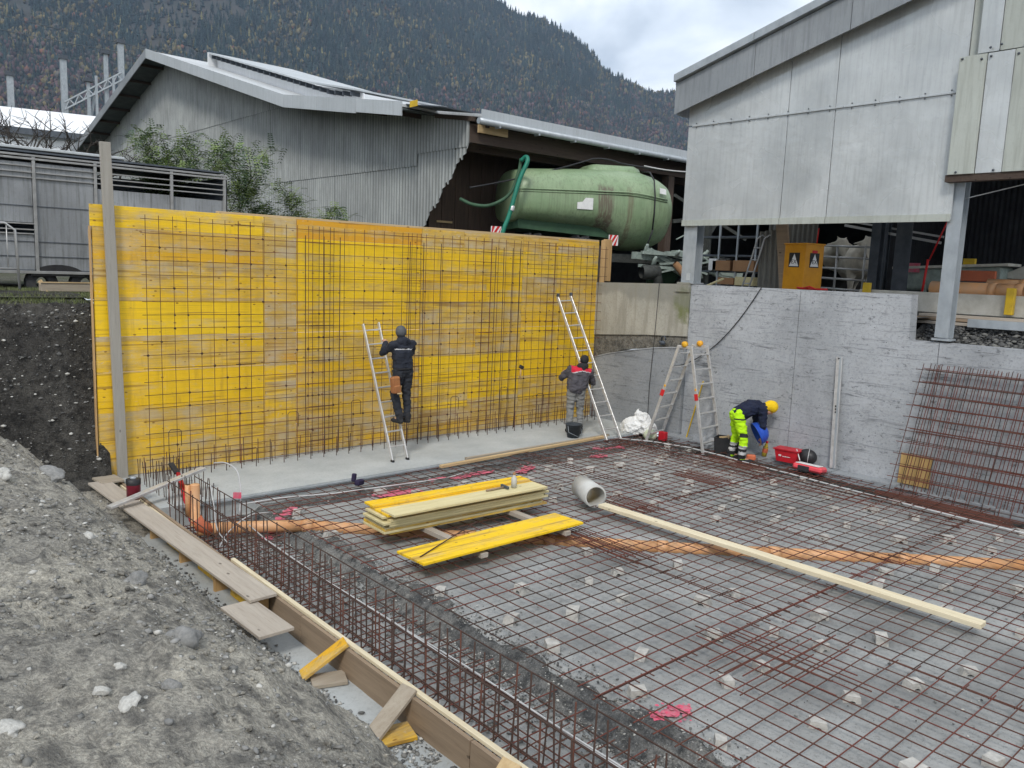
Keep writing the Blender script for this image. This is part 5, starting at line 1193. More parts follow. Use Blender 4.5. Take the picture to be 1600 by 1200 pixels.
# curb, posts, beams and clutter at the shed's open side
cb_ = MB(); cb_.box((14.5, 2.9, 2.86), (.22, 8.0, .34), ch=.01); tag(cb_.build('white_curb', M['white_curb']), 'long whitewashed concrete curb along the open side of the panel shed', 'curb')
for k, (y, z, lab) in enumerate(((6.72, 3.0, 'small yellow stub post beside the cattle gate end of the curb'), (4.42, 2.92, 'yellow stub post on the curb at the right edge'))):
    tag(MB().box((14.30, y, z + .02), (.10, .12, .26 if k == 0 else .42), ch=.008).build('yellow_post', M['yellow_post']), lab, 'post')
for k, (z, x, mm_) in enumerate(((2.66, 14.20, 'grey_wood_y'), (2.61, 14.08, 'brown'), (2.55, 14.02, 'grey_wood_y'))):
    tag(MB().box((x, 2.6, z), (.22, 6.2, .045), rot=(0, 0, R(.3 * k)), ch=.003).build('long_plank', M[mm_]), ['upper weathered long plank lying below the white curb', 'brown long plank between two grey ones below the white curb', 'lowest grey long plank lying below the white curb'][k], 'plank')
tag(MB().box((13.75, 2.2, 2.585), (.08, 5.2, .13), ch=.004).build('steel_beam', M['steel']), 'galvanised steel beam lying on the rubble right of the front column', 'beam')
op = thing('orange_roof_pipes', 'pale orange half pipes stacked on the white curb behind the front steel column', 'pipes', (14.6, 5, 3.0))
for (y0, y1, x, z) in ((5.75, 4.72, 14.62, 3.10), (4.95, 4.35, 14.85, 3.17), (4.71, 4.33, 14.6, 3.10)):
    t = MB(); t.lathe([(.105, 0), (.12, 0), (.12, y0 - y1), (.105, y0 - y1), (.105, 0)], (x, y1, z), 16, (0, 1, 0)); t.build('pipe', M['orange_pipe'], op)
    t = MB(); t.lathe([(.122, 0), (.13, 0), (.13, .1), (.122, .1)], (x, y1 + .02, z), 16, (0, 1, 0)); t.build('pipe_sleeve', M['orange_pipe'], op)
mc = thing('farm_machine', 'dim beige machine body with legs standing deeper in the panel shed', 'machine', (16.5, 6.2, 2.62))
MB().box((17.0, 6.3, 3.28), (.6, 1.9, .42), rot=(R(-3), 0, 0), ch=.03).build('body', M['machine'], mc); MB().box((16.67, 6.95, 3.48), (.02, .26, .18)).build('red_plate', M['pink'], mc)
MB().box((17.0, 6.3, 3.52), (.7, 2.1, .05), rot=(R(-3), 0, 0)).build('top', M['white_curb'], mc)
for y in (7.1, 6.6, 6.35, 5.9, 5.5): MB().beam((16.6, y, 2.64), (16.6, y + .08, 3.15), .07, .07).build('leg', M['machine'], mc)
t = MB(); t.tube([(16.3, 7.1, 2.95), (16.2, 6.4, 2.9), (16.2, 5.8, 3.1)], .03, 6); t.tube([(16.1, 7.2, 2.8), (16.1, 5.6, 2.83)], .03, 6); t.build('rails', M['steel'], mc)
tag(MB().tube([(15.8, 6.05, 4.35), (15.85, 6.33, 3.60)], .014, 6).tube([(15.8, 6.33, 3.62), (15.75, 6.36, 2.95)], .022, 6).build('red_lever', M['sign_red']), 'thin red rod slanting down from the panel edge to the beige machine', 'rod')
bc = thing('work_bench', 'cluttered bench with orange crate and blue barrel at the right edge of the shed', 'bench', (17, 5.2, 2.62))
MB().box((17, 5.0, 3.22), (.8, 2.6, .05)).build('bench_top', M['steel_d'], bc)
for y in (6.0, 5.3, 4.3): MB().beam((16.7, y, 2.62), (16.75, y - .12, 3.2), .06, .05).beam((16.7, y - .25, 2.62), (16.75, y - .12, 3.2), .06, .05).build('trestle_leg', M['steel_d'], bc)
tag(MB().box((16.8, 5.75, 3.35), (.35, .62, .20), ch=.01).box((16.62, 5.75, 3.40), (.01, .5, .05)).build('orange_crate', M['orange_dark']), 'orange plastic crate on the bench right of the front steel column', 'crate')
tag(MB().lathe([(.001, 0), (.2, 0), (.2, .55), (.001, .55)], (16.9, 5.05, 2.63), 16).build('blue_barrel', plain('dark_blue_plastic', (.01, .03, .16), (.01, .02, .1), 5, .5, 0, .05)), 'dark blue barrel standing under the bench at the right edge', 'barrel')
t = MB(); t.prism([(17.0, 6.3, 3.50), (17.0, 5.7, 3.42), (17.0, 5.35, 3.44), (17.0, 4.9, 3.66), (17.0, 4.75, 3.68), (17.0, 4.8, 3.50), (17.0, 5.1, 3.32), (17.0, 5.7, 3.34)], (.5, 0, 0)); tag(t.build('curved_trough', M['white_curb']), 'pale curved metal trough lying on the bench beside the orange crate', 'trough')
tag(MB().box((16.9, 6.0, 3.62), (.1, .2, .12)).build('yellow_block', M['yellow_post']), 'small yellow block on the bench behind the front column', 'block')
tag(MB().box((17.2, 4.4, 3.34), (.5, .9, .16), ch=.02).build('beige_slab', M['machine']), 'beige slab on the far end of the bench', 'slab')
tag(MB().lathe([(.001, 0), (.13, 0), (.13, .2), (.06, .22), (.06, .3), (.001, .3)], (16.8, 5.6, 3.0), 14, (-1, 0, 0)).build('pale_can', M['machine']), 'round pale can lying under the bench beside the blue barrel', 'can')

# ================================================================ ON THE SITE
# stacked yellow boards
sk_ = thing('board_stack', 'stack of yellow-edged shuttering boards lying on the floor mesh', 'board stack', (6.1, 7.75, 0))
ra = random.Random(8)
base = [(5.02, 6.13)]
for k in range(9):
    z = .055 + k * .029; ang = R(-2.2) + ra.uniform(-.012, .012); top = k > 6
    cxy = (6.12 + ra.uniform(-.05, .05) + (.02 if k < 3 else 0), 7.86 - .012 * k + ra.uniform(-.03, .03))
    MB().box((cxy[0], cxy[1], z), (2.42, .50 if not top else .42, .0265), rot=(0, 0, ang), ch=.002).build('stacked_board', M['board'] if k in (0, 2, 8) else M['cream_board'], sk_, col=(.55 if k == 8 else .75, .15, 1))
MB().box((6.12, 7.98, .055 + 9 * .029), (2.4, .22, .0265), rot=(0, 0, R(-2.6)), ch=.002).build('stacked_board', M['board'], sk_, col=(.45, .15, 1))
MB().box((6.1, 7.60, .055 + 8.9 * .029), (2.34, .30, .0265), rot=(0, 0, R(-1.8)), ch=.002).build('stacked_board', M['cream_board'], sk_)
for x in (5.5, 6.8): MB().box((x, 7.35, .012), (.10, 1.6, .055), ch=.003).build('bearer', M['grey_wood_y'], sk_)
tag(MB().box((5.87, 6.80, .085), (2.40, .50, .027), rot=(R(-1), 0, R(0.5)), ch=.002).build('single_board', M['board'], col=(.24, .0, 1)), 'single bright yellow shuttering board lying in front of the stack', 'board')
rod((4.75, 6.72, .105), (5.95, 7.25, .135), .014, M['rebar_dark'], 'thin_bar', None); tag(bpy.context.scene.objects['thin_bar'], 'dark steel bar lying slantwise across the single bright yellow board', 'bar')
hm_ = thing('hammer', 'hammer with wooden handle lying on top of the board stack', 'hammer', (6.6, 7.7, .33))
MB().tube([(6.42, 7.66, .345), (6.72, 7.66, .345)], .014, 7).build('handle', M['brown'], hm_); MB().beam((6.72, 7.58, .35), (6.74, 7.74, .35), .035, .035, ch=.004).build('head', M['steel_d'], hm_)
bt = thing('clear_bottle', 'small clear bottle with dark neck standing on the board stack beside the hammer', 'bottle', (6.85, 7.62, .33))
t = MB(); t.lathe([(.001, 0), (.038, 0), (.038, .12), (.018, .15), (.018, .17)], (6.85, 7.62, .333), 12); t.build('body', M['grey_pipe'], bt); MB().lathe([(.02, 0), (.02, .03), (.001, .03)], (6.85, 7.62, .50), 10).build('cap', M['cardboard'], bt)
# grey pipe offcut
gp = MB(); gd = Vector((-.35, .93, 0)).normalized() ; gp.lathe([(.135, 0), (.158, 0), (.158, .52), (.135, .52), (.135, 0)], (8.0, 7.22, .115), 28, Vector((.42, .91, .0)))
tag(gp.build('grey_pipe', M['grey_pipe']), 'short wide light grey drain pipe offcut lying on the mesh beside the long timber', 'pipe')
tag(MB().beam((8.02, 7.12, .02), (8.13, 2.40, .02), .145, .05, ch=.004).build('long_timber', M['wood_y']), 'long pale squared timber lying across the floor mesh', 'timber')
tag(MB().box((9.5, 10.14, .015), (4.1, .07, .045), rot=(0, 0, R(2.8)), ch=.003).build('edge_timber', M['wood']), 'long pale timber lying before the front edge of the footing', 'timber')
tag(MB().box((9.9, 10.27, .02), (3.6, .05, .04), rot=(0, 0, R(1.2)), ch=.003).build('edge_timber', M['grey_wood_x']), 'grey timber lying on the footing edge behind the long pale one', 'timber')
# orange drain
od = thing('drain_pipe', 'long pale orange drain pipe running in a groove under the floor mesh', 'drain', (7, 6.5, -.2))
for (a, b) in zip(PIPE, PIPE[1:]):
    za = -.155; MB().tube([(a[0], a[1], za), (b[0], b[1], za)], .075, 14).build('pipe_length', M['orange_pipe'], od)
    d = (Vector((b[0], b[1], 0)) - Vector((a[0], a[1], 0))).normalized(); 
    if a[0] > 4: MB().lathe([(.076, 0), (.088, 0), (.088, .13), (.076, .13)], (a[0], a[1], za), 14, d).build('socket', M['orange_pipe'], od)
MB().tube([(3.62, 9.56, -.17), (3.50, 9.58, -.10), (3.45, 9.60, .0)], .078, 14).build('elbow', M['orange_dark'], od)
ri = MB(); ri.lathe([(.001, .41), (.050, .41), (.054, .40), (.054, .0), (.066, .0), (.066, -.1)], (3.45, 9.60, .02), 16)
ri.lathe([(.030, 0), (.034, 0), (.034, .40), (.030, .40)], (3.385, 9.66, .02), 14); tag(ri.build('drain_riser', M['orange_pipe']), 'upright orange drain riser at the left end of the footing', 'pipe')
# conduits in the trench and loose cable loops
t = MB(); t.tube([(4.02, 9.6, -.10), (3.98, 8.8, -.14), (3.95, 7.5, -.15), (3.97, 6, -.15), (3.93, 4.5, -.15), (3.95, 3, -.15), (3.94, 1.2, -.15)], .009, 7); t.tube([(3.97, 6.5, -.16), (4.01, 5, -.165), (3.98, 3.9, -.16), (4.0, 1.2, -.16)], .008, 7)
tag(t.build('white_conduit', M['cable']), 'pale conduit lying lengthwise in the trench cage', 'conduit')
t = MB(); t.tube([(4.15, 9.95, -.03), (4.7, 9.95, -.03), (5.4, 9.75, -.03), (6.3, 9.62, -.02), (7.2, 9.55, -.03), (7.9, 9.75, -.03)], .010, 6); tag(t.build('pale_cable', M['cable']), 'thin pale cable lying along the rear edge of the floor mesh', 'cable')
t = MB(); t.tube(spl([(4.0, 9.6, -.05), (4.08, 9.75, .2), (4.12, 9.95, .42), (4.05, 10.15, .50), (3.95, 10.3, .48)]), .008, 6); t.tube(spl([(4.3, 9.4, -.02), (4.0, 9.3, .02), (3.7, 9.2, -.1), (3.5, 9.0, -.2)]), .007, 6); t.tube(spl([(3.60, 9.5, .42), (3.58, 9.35, .2), (3.56, 9.2, -.05), (3.62, 9.05, -.18)]), .007, 6)
tag(t.build('white_cable_loop', M['cable']), 'white cable curving up in a loop beside the orange drain riser', 'cable')
# thermos, straight edge, red tool
th = thing('thermos', 'dark red thermos flask with black lid standing on the long grey plank', 'flask', (3.06, 10.68, .05))
MB().lathe([(.001, 0), (.085, 0), (.085, .19)], (3.06, 10.68, .055), 16).build('body', plain('dark_red_flask', (.20, .015, .03), (.15, .01, .025), 5, .4, 0, .02), th); MB().lathe([(.088, 0), (.09, .07), (.05, .08), (.001, .08)], (3.06, 10.68, .24), 16).build('lid', M['black'], th)
MB().lathe([(.04, 0), (.04, .02), (.001, .02)], (3.06, 10.68, .32), 12).build('button', M['steel'], th)
tag(MB().beam((2.66, 10.28, .10), (3.97, 10.72, .32), .10, .035, ch=.004).build('straight_edge', M['alu']), 'grey aluminium straight edge lying slantwise over the thermos plank', 'straight edge')
rc = thing('bolt_cutter', 'red long-handled bolt cutter leaning in the rods beside the orange riser', 'bolt cutter', (3.8, 10.4, -.05))
MB().tube([(3.50, 9.9, -.12), (3.72, 11.0, .22)], .022, 7).tube([(3.56, 9.88, -.12), (3.74, 11.0, .22)], .018, 7).build('handles', M['red'], rc); MB().beam((3.72, 11.0, .22), (3.70, 11.2, .32), .07, .04, ch=.006).build('head', M['black'], rc)
pd = MB(); pd.box((5.92, 9.93, .01), (.17, .08, .08), rot=(0, .1, .5), ch=.015); pd.box((5.86, 9.98, .08), (.06, .06, .12), rot=(0, .2, .4), ch=.012); tag(pd.build('dark_holster', plain('dark_violet_fabric', (.03, .02, .06), (.02, .015, .04), 9, .8, 0, .2)), 'dark violet tool holster lying on the footing edge', 'holster')
# pink marks
pm = [((4.13, 9.16), (4.72, 9.62), .10, 'pink painted stripe above the orange drain pipe near the trench'), ((6.05, 9.55), (6.5, 9.45), .20, 'pink painted cross behind the left end of the board stack'), ((7.2, 9.85), (8.2, 9.72), .12, 'pink painted dashes behind the board stack'), ((8.65, 9.45), (8.95, 9.6), .14, 'pink painted mark right of the dashes behind the stack'), ((11.15, 10.1), (11.4, 9.75), .16, 'pink painted mark at the foot of the right-hand single ladder'), ((10.5, 9.55), (10.7, 9.55), .13, 'small pink painted mark in the middle rear of the floor'), ((4.62, 3.42), (4.85, 3.35), .09, 'pink paint blot beside the nearest spacer block at the trench')]
def blot(t, c, r, z, q, n=14):
    vs = [(c[0], c[1], z)] + [(c[0] + r * (1 + q.uniform(-.4, .25)) * math.cos(6.283 * k / n), c[1] + r * (1 + q.uniform(-.4, .25)) * math.sin(6.283 * k / n), z) for k in range(n)]
    t.add(vs, [(0, 1 + k, 1 + (k + 1) % n) for k in range(n)])
for (a, b, w, lab) in pm:
    t = MB(); q = random.Random(lab); n = max(2, int(math.dist(a, b) / (w * .7)))
    for k in range(n + 1):
        f = k / n; x, y = a[0] + (b[0] - a[0]) * f, a[1] + (b[1] - a[1]) * f; blot(t, (x + q.uniform(-.02, .02), y + q.uniform(-.02, .02)), w * .75, floor_z(x, y) + .02 + .0004 * k, q)
    for k in range(26):
        f = q.random(); x, y = a[0] + (b[0] - a[0]) * f + q.gauss(0, w * .8), a[1] + (b[1] - a[1]) * f + q.gauss(0, w * .8); blot(t, (x, y), q.uniform(.008, .025), floor_z(x, y) + .03 + .0004 * k, q, 6)
    tag(t.build('pink_mark', M['pink']), lab, 'paint mark', 'pink marks on the floor')
tag(MB().box((3.98, 9.62, .20), (.10, .008, .08), rot=(0, 0, -.6)).build('pink_tag', M['pink']), 'pink and white tag tied to a stirrup beside the orange riser', 'tag')
# spacers: small concrete blocks with an arched underside
def spacer_mesh():
    t = MB(); w, d, h = .125, .095, .078
    prof = [(-w / 2, 0), (-w / 2 + .012, h), (w / 2 - .012, h), (w / 2, 0), (.028, 0), (.018, .022), (0, .028), (-.018, .022), (-.028, 0)]
    t.prism([(x, -d / 2, z) for x, z in prof], (0, d, 0)); return t
sp0 = spacer_mesh().build('spacer_block', M['block'], origin=(0, 0, 0)); first = True; q = random.Random(21); n_sp = 0
X = 4.75
while X < 12.4:
    Y = 1.2 + .35 * math.sin(X * 3)
    while Y < 9.6:
        x, y = X + q.uniform(-.13, .13), Y + q.uniform(-.2, .2)
        if not (4.7 < x < 7.5 and 6.3 < y < 8.3) and not (x > 8.2 and y < 2.2 + (x - 8) * .25 - .8) and seg_d(x, y, PIPE) > .25 and not (7.75 < x < 8.3 and y < 7.6):
            if first: o = sp0; first = False
            else: o = sp0.copy(); COL.objects.link(o)
            o.location = (x, y, floor_z(x, y) - .003); o.rotation_euler = (q.uniform(-.08, .08), q.uniform(-.08, .08), q.uniform(-.9, .9) + (1.57 if q.random() < .3 else 0)); s_ = q.uniform(.85, 1.25); o.scale = (s_ * q.uniform(.9, 1.4), s_, s_ * .95)
            tag(o, 'small pale concrete spacer block on the pit floor under the rebar mats', 'spacer', 'spacer blocks under the floor mesh'); n_sp += 1
        Y += .78
    X += .62
# stones
def rock_mesh(seed, sub=2):
    bm = bmesh.new(); bmesh.ops.create_icosphere(bm, subdivisions=sub, radius=.5); q = random.Random(seed)
    sx, sy, sz = q.uniform(.8, 1.3), q.uniform(.6, 1.0), q.uniform(.4, .7); off = Vector((seed * 3.1, seed, 0))
    for v in bm.verts:
        k = 1 + .55 * noise.fractal(v.co * 1.9 + off, 1, 2, 3); c = v.co * k; v.co = Vector((c.x * sx, c.y * sy, c.z * sz))
    me = bpy.data.meshes.new('rock'); bm.to_mesh(me); bm.free(); me.polygons.foreach_set('use_smooth', [sub > 1] * len(me.polygons)); return me
RK = [rock_mesh(i + 1, 3) for i in range(5)]
big = [((-.05, 3.95), .32, 0, 'large pale boulder at the left edge of the soil heap'), ((.80, 2.92), .085, 0, 'smooth white stone lying in the middle of the foreground soil'), ((.74, 3.04), .06, 0, 'pale rough stone just above the smooth white stone'), ((.97, 2.98), .085, 1, 'grey-white angular stone right of the smooth white stone'), ((1.18, 3.48), .16, 1, 'grey knobbly lump of stone on the heap near the short plank'), ((1.30, 4.55), .15, 1, 'long grey stone lying along the crest of the heap'), ((.43, 2.95), .10, 0, 'white angular stone at the lower left of the foreground'), ((.86, 3.25), .05, 0, 'small white stone above the angular stone in the foreground'), ((1.15, 6.2), .15, 0, 'pale flat stone on the upper heap below the dark bank'), ((1.05, 6.9), .14, 0, 'white elongated stone on the upper heap'), ((.85, 7.7), .22, 0, 'pale stone at the far left of the heap'), ((1.45, 7.3), .22, 1, 'round grey stone half buried in the upper heap'), ((.8, 8.4), .3, 0, 'large pale stone at the left edge of the upper heap'), ((1.25, 5.35), .14, 0, 'white stone lying halfway up the heap'), ((.62, 2.45), .06, 0, 'small pale stone at the bottom edge of the foreground'), ((.42, 4.6), .09, 0, 'pale stone on the light soil near the left edge')]
for i, ((x, y), s_, g_, lab) in enumerate(big):
    me = RK[i % 5].copy(); me.materials.append(M['stone_g'] if g_ else M['stone']); o = bpy.data.objects.new('stone', me); COL.objects.link(o)
    o.location = (x, y, mound_z(x, y) + s_ * .02); o.scale = (s_, s_, s_); o.rotation_euler = (q.uniform(-.3, .3), q.uniform(-.3, .3), q.uniform(0, 6)); tag(o, lab, 'stone', 'stones on the soil heap')
def pebbles(name, n, posf, smin, smax, mats, power=2.6):
    """thousands of small stones joined into one object"""
    shapes = []
    for s_ in range(6):
        me = rock_mesh(s_ + 40, 1); V = np.array([v.co[:] for v in me.vertices]); F = np.array([p.vertices[:] for p in me.polygons]); shapes.append((V, F)); bpy.data.meshes.remove(me)
    VV = []; FF = []; b = 0; mi = []
    for i in range(n):
        p = posf()
        if p is None: continue
        V, F = shapes[i % 6]; s_ = smin + (smax - smin) * rng.random() ** power; a = rng.uniform(0, 6.28); ca, sa = math.cos(a), math.sin(a)
        W = V * (s_ * np.array([1, rng.uniform(.6, 1), rng.uniform(.6, 1.2)])); W = np.stack([W[:, 0] * ca - W[:, 1] * sa, W[:, 0] * sa + W[:, 1] * ca, W[:, 2]], 1) + np.array([p[0], p[1], p[2] + s_ * .08])
        VV.append(W); FF.append(F + b); b += len(V); mi += [int(rng.integers(len(mats)))] * len(F)
    VV = np.concatenate(VV); FF = np.concatenate(FF); me = bpy.data.meshes.new(name); me.vertices.add(len(VV)); me.vertices.foreach_set('co', VV.ravel()); me.loops.add(FF.size); me.loops.foreach_set('vertex_index', FF.ravel().astype(np.int32)); me.polygons.add(len(FF)); me.polygons.foreach_set('loop_start', np.arange(0, FF.size, 3)); me.update(calc_edges=True)
    for m_ in mats: me.materials.append(m_)
    me.polygons.foreach_set('material_index', mi); o = bpy.data.objects.new(name, me); COL.objects.link(o); tag(o, kind='stuff'); return o
SD = plain('dark_stone', (.12, .12, .115), (.07, .07, .07), 9, .9, 0, .5); SM = plain('mid_stone', (.21, .205, .19), (.14, .14, .13), 9, .9, 0, .5)
def on_mound():
    y = 1.2 + 10.5 * rng.random() ** 1.5; x = rng.uniform(-.3 if y < 5 else .2, 2.9)
    if fbm(x, y, .9, 3, 6) + .4 * (x > 1.1) - .1 < rng.uniform(-.5, .6): return None
    return (x, y, mound_z(x, y))
pebbles('mound_stones', 20000, on_mound, .006, .05, [M['stone'], M['stone_g'], M['stone_g'], SM, SM, M['soil']], 3.6)
pebbles('mound_clods', 16000, on_mound, .007, .042, [M['soil'], SM, M['soil'], M['soil']], 2.2)
pebbles('bank_stones', 900, lambda: (lambda x, y: (x, y, cut_z(x, y)))(rng.uniform(.8, 3.1), rng.uniform(12.0, 12.6)), .015, .08, [SD, SD, M['stone_g'], SM, M['stone']], 3)
def on_margin():
    k = rng.random()
    if k < .55: x, y = 4.36 + rng.normal(0, .17), rng.uniform(1.5, 10)
    elif k < .75: x, y = rng.uniform(4.2, 12.6), 9.95 + rng.normal(0, .15)
    elif k < .88: x, y = 12.6 + rng.normal(0, .14), rng.uniform(2, 10)
    else: x, y = rng.uniform(4.5, 12), rng.uniform(1.5, 9.5); 
    if k >= .88 and fbm(x, y, 1.1, 3, 9) < .18: return None
    if y > 10.2 or x > 12.8: return None
    return (x, y, floor_z(x, y) + .01)
pebbles('floor_gravel', 22000, on_margin, .008, .035, [SM, SM, M['stone_g'], M['stone'], SD, SD], 2.5)
pebbles('trench_stones', 2600, lambda: (rng.uniform(3.2, 4.3), rng.uniform(1, 10), -.285 + rng.uniform(-.01, .02)), .015, .06, [SM, M['stone_g'], M['brown'] if 0 else SD], 2.2)
pebbles('blinding_stones', 4500, lambda: (lambda y: (rng.uniform(2.6, 3.18) if y < 4.5 else 2.80 + abs(rng.normal(0, .07)), y, -.245))(2.6 + 7 * rng.random() ** 1.6), .012, .06, [SM, M['stone_g'], SD, M['stone']], 2.5)
pebbles('rubble_stones', 5000, lambda: (lambda x, y: (x, y, 2.25 + .30 * smooth01((x - 13.3) / .8)))(rng.uniform(13.32, 14.3), rng.uniform(1.5, 5.4)), .02, .11, [SD, SD, SM, M['rubble']], 2.2)

# ================================================================ LADDERS
def ladder(root, f0, f1, t0, t1, nr, mat, w=.022, d=.06, first=.25):
    for a, b in ((f0, t0), (f1, t1)): MB().beam(a, b, w, d, up=(0, -1, .3), ch=.004).build('rail', mat, root)
    f0, f1, t0, t1 = map(Vector, (f0, f1, t0, t1)); L = (t0 - f0).length
    for k in range(nr):
        u = (first + k * (L - first - .12) / (nr - 1)) / L; p, r_ = f0.lerp(t0, u), f1.lerp(t1, u); dd = (r_ - p).normalized()
        MB().beam(p - dd * .014, r_ + dd * .014, .032, .022, ch=.004).build('rung', M['alu'], root)
    for p in (f0, f1): MB().box(p + Vector((0, 0, .015)), (.035, .075, .04), ch=.005).build('foot_cap', M['black'], root)
l1 = thing('ladder', 'short aluminium ladder leaning on the rebar grid with a worker standing on it', 'ladder', (7.15, 10.75, 0))
ladder(l1, (7.01, 10.74, 0), (7.31, 10.76, 0), (7.08, 11.82, 2.14), (7.38, 11.82, 2.16), 9, M['alu'])
l2 = thing('ladder', 'long aluminium ladder leaning on the grid beside the worker in the red-shouldered jacket', 'ladder', (11.64, 10.12, -.06))
ladder(l2, (11.46, 10.13, -.06), (11.84, 10.11, -.06), (11.61, 11.82, 2.64), (12.0, 11.84, 2.66), 11, M['alu'])
for p in ((11.61, 11.80, 2.66), (12.0, 11.82, 2.68)): MB().box(p, (.05, .06, .07), ch=.01).build('end_cap', M['steel_d'], l2)
sl = thing('stepladder', 'folding aluminium stepladder with orange hinge discs spread open in the corner', 'stepladder', (12.4, 9.1, -.12))
HL, HR = Vector((12.27, 9.20, 1.86)), Vector((12.30, 8.95, 1.86)); HL2, HR2 = Vector((12.74, 9.22, 1.86)), Vector((12.78, 8.94, 1.86))
# near frame (right, steps towards the bending worker) and far frame
def aladder(hA, hB, fA, fB, n, w=.026):
    for a, b in ((fA, hA), (fB, hB)): MB().beam(a, b, w, .062, up=(0, 1, .2), ch=.004).build('rail', M['alu'], sl)
    for k in range(n):
        u = .1 + k * .82 / (n - 1); p, r_ = Vector(fA).lerp(Vector(hA), u), Vector(fB).lerp(Vector(hB), u); MB().beam(p, r_, .055, .024, ch=.004).build('step', M['alu'], sl)
aladder(HR, HR2, (12.33, 8.54, -.1), (12.99, 8.62, -.1), 7); aladder(HL, HL2, (12.13, 9.74, -.1), (12.78, 9.90, -.1), 7)
for p in (HL.lerp(HR, .5), HL2.lerp(HR2, .5)):
    MB().lathe([(.001, -.03), (.055, -.03), (.055, .03), (.001, .03)], p + Vector((-.01, 0, .03)), 14, (1, 0, 0)).build('hinge_disc', M['orange_dis'] if 'orange_dis' in M else M.setdefault('orange_dis', plain('orange_hinge', (.85, .36, .03), (.7, .42, .03), 6, .5, 0, .02)), sl)
    MB().beam(p + Vector((0, -.13, -.02)), p + Vector((0, .13, -.02)), .03, .05).build('hinge_bar', M['alu'], sl)
for a, b in (((12.33, 8.54, -.1), HR), ((12.13, 9.74, -.1), HL)):
    a = Vector(a); p0, p1 = a.lerp(b, .50), a.lerp(b, .56); MB().beam(p0 + Vector((-.018, 0, 0)), p1 + Vector((-.018, 0, 0)), .012, .07).build('red_sticker', M['sign_red'], sl); p2 = a.lerp(b, .60); MB().box(p2, (.04, .05, .05), ch=.01).build('orange_catch', M['orange_dis'], sl)
# straight edges at the wall
tag(MB().beam((12.90, 9.35, .0), (13.0, 9.12, 1.15), .06, .02, ch=.003).build('yellow_level', M['yellow_post']), 'yellow spirit level leaning on the wall seen through the stepladder', 'spirit level')
lv = thing('aluminium_level', 'tall pale aluminium straight edge leaning upright on the concrete wall', 'straight edge', (12.95, 6.4, .03))
MB().beam((12.93, 6.36, .03), (13.03, 6.47, 1.90), .10, .03, up=(-1, 0, 0), ch=.003).build('profile', M['alu'], lv); MB().beam((12.915, 6.335, .03), (13.012, 6.445, 1.90), .03, .012, up=(-1, 0, 0)).build('edge_rib', M['steel'], lv)
for z in (.95, 1.0, 1.05, 1.85): MB().lathe([(.001, 0), (.014, 0), (.014, .004), (.001, .004)], (12.905 + .053 * z, 6.36 + .058 * z, z + .03), 8, (-1, 0, 0)).build('hole', M['black'], lv)
tag(MB().box((13.0, 5.06, .26), (.03, .47, .48), rot=(0, R(5), 0), ch=.003).build('leaning_board', M['wood_z2'] if 'wood_z2' in M else M.setdefault('wood_z2', wood_mat('yellow_brown_ply', (.56, .38, .16), (.48, .31, .12), (.36, .22, .08), ax=2))), 'square yellow-brown plywood board leaning on the wall behind the rebar mats', 'board')
# boxes and bits at the wall
cr_ = thing('red_crate', 'dark red open plastic crate standing on the ledge by the wall', 'crate', (12.75, 7.1, .02))
def tub(mb, c, w, d, h, k=.82, th=.012, ang=0):
    Rz = Matrix.Rotation(ang, 3, 'Z'); c = Vector(c); V = []
    for f, z, off in ((k, 0, 0), (1, h, 0), (1, h, th), (k, .02, th)):
        for sx, sy in ((-1, -1), (1, -1), (1, 1), (-1, 1)): V.append(c + Rz @ Vector((sx * (w / 2 * f - off), sy * (d / 2 * f - off), z)))
    F = [(i * 4 + j, i * 4 + (j + 1) % 4, (i + 1) * 4 + (j + 1) % 4, (i + 1) * 4 + j) for i in range(3) for j in range(4)] + [(0, 3, 2, 1), (12, 13, 14, 15)]; mb.add(V, F)
ca_ = R(-84); t = MB(); tub(t, (12.76, 7.08, .02), .42, .26, .22, ang=ca_); t.build('body', M['red'], cr_)
t = MB(); tub(t, (12.76, 7.08, .225), .46, .30, .02, k=.98, ang=ca_); t.build('rim', M['red'], cr_); MB().box((12.76, 7.08, .20), (.36, .2, .05), rot=(0, 0, ca_)).build('contents', M['black'], cr_)
FMx = Matrix((Vector((math.cos(ca_), math.sin(ca_), 0)), Vector((0, 0, 1)), Vector((math.sin(ca_), -math.cos(ca_), 0)))).transposed()

FN = FMx.col[2]; FT = FMx.col[0]; em = Vector((12.628, 7.17, .13))
t = MB()
for sx_ in (-1, 1): t.prism([em + FT * (sx_ * .013 + dx) + Vector((0, 0, dz)) + FN * .004 for dx, dz in ((0, .022), (.012, 0), (0, -.022), (-.012, 0))], FN * .002)
t.build('white_emblem', M['sign_white'], cr_); t = MB()
for k_ in range(9): t.box(em + FT * (.055 + k_ * .0155) + Vector((0, 0, -.012)) + FN * .004, (.011, .010 + .006 * (k_ % 3 == 0), .003), FMx)
t.build('white_word_mark', M['sign_white'], cr_)
rb_ = thing('red_tool_case', 'light red tool case with black latch lying on the ground before the wall', 'case', (12.6, 6.6, -.02))
MB().box((12.58, 6.58, .035), (.28, .50, .10), rot=(.03, .12, R(6)), ch=.03).build('body', M['red_case'], rb_); MB().box((12.56, 6.58, .095), (.20, .40, .012), rot=(.03, .12, R(6)), ch=.005).build('lid_rib', M['white'], rb_); MB().box((12.44, 6.62, .035), (.02, .20, .09), rot=(.03, .12, R(6)), ch=.006).build('latch', M['black'], rb_)
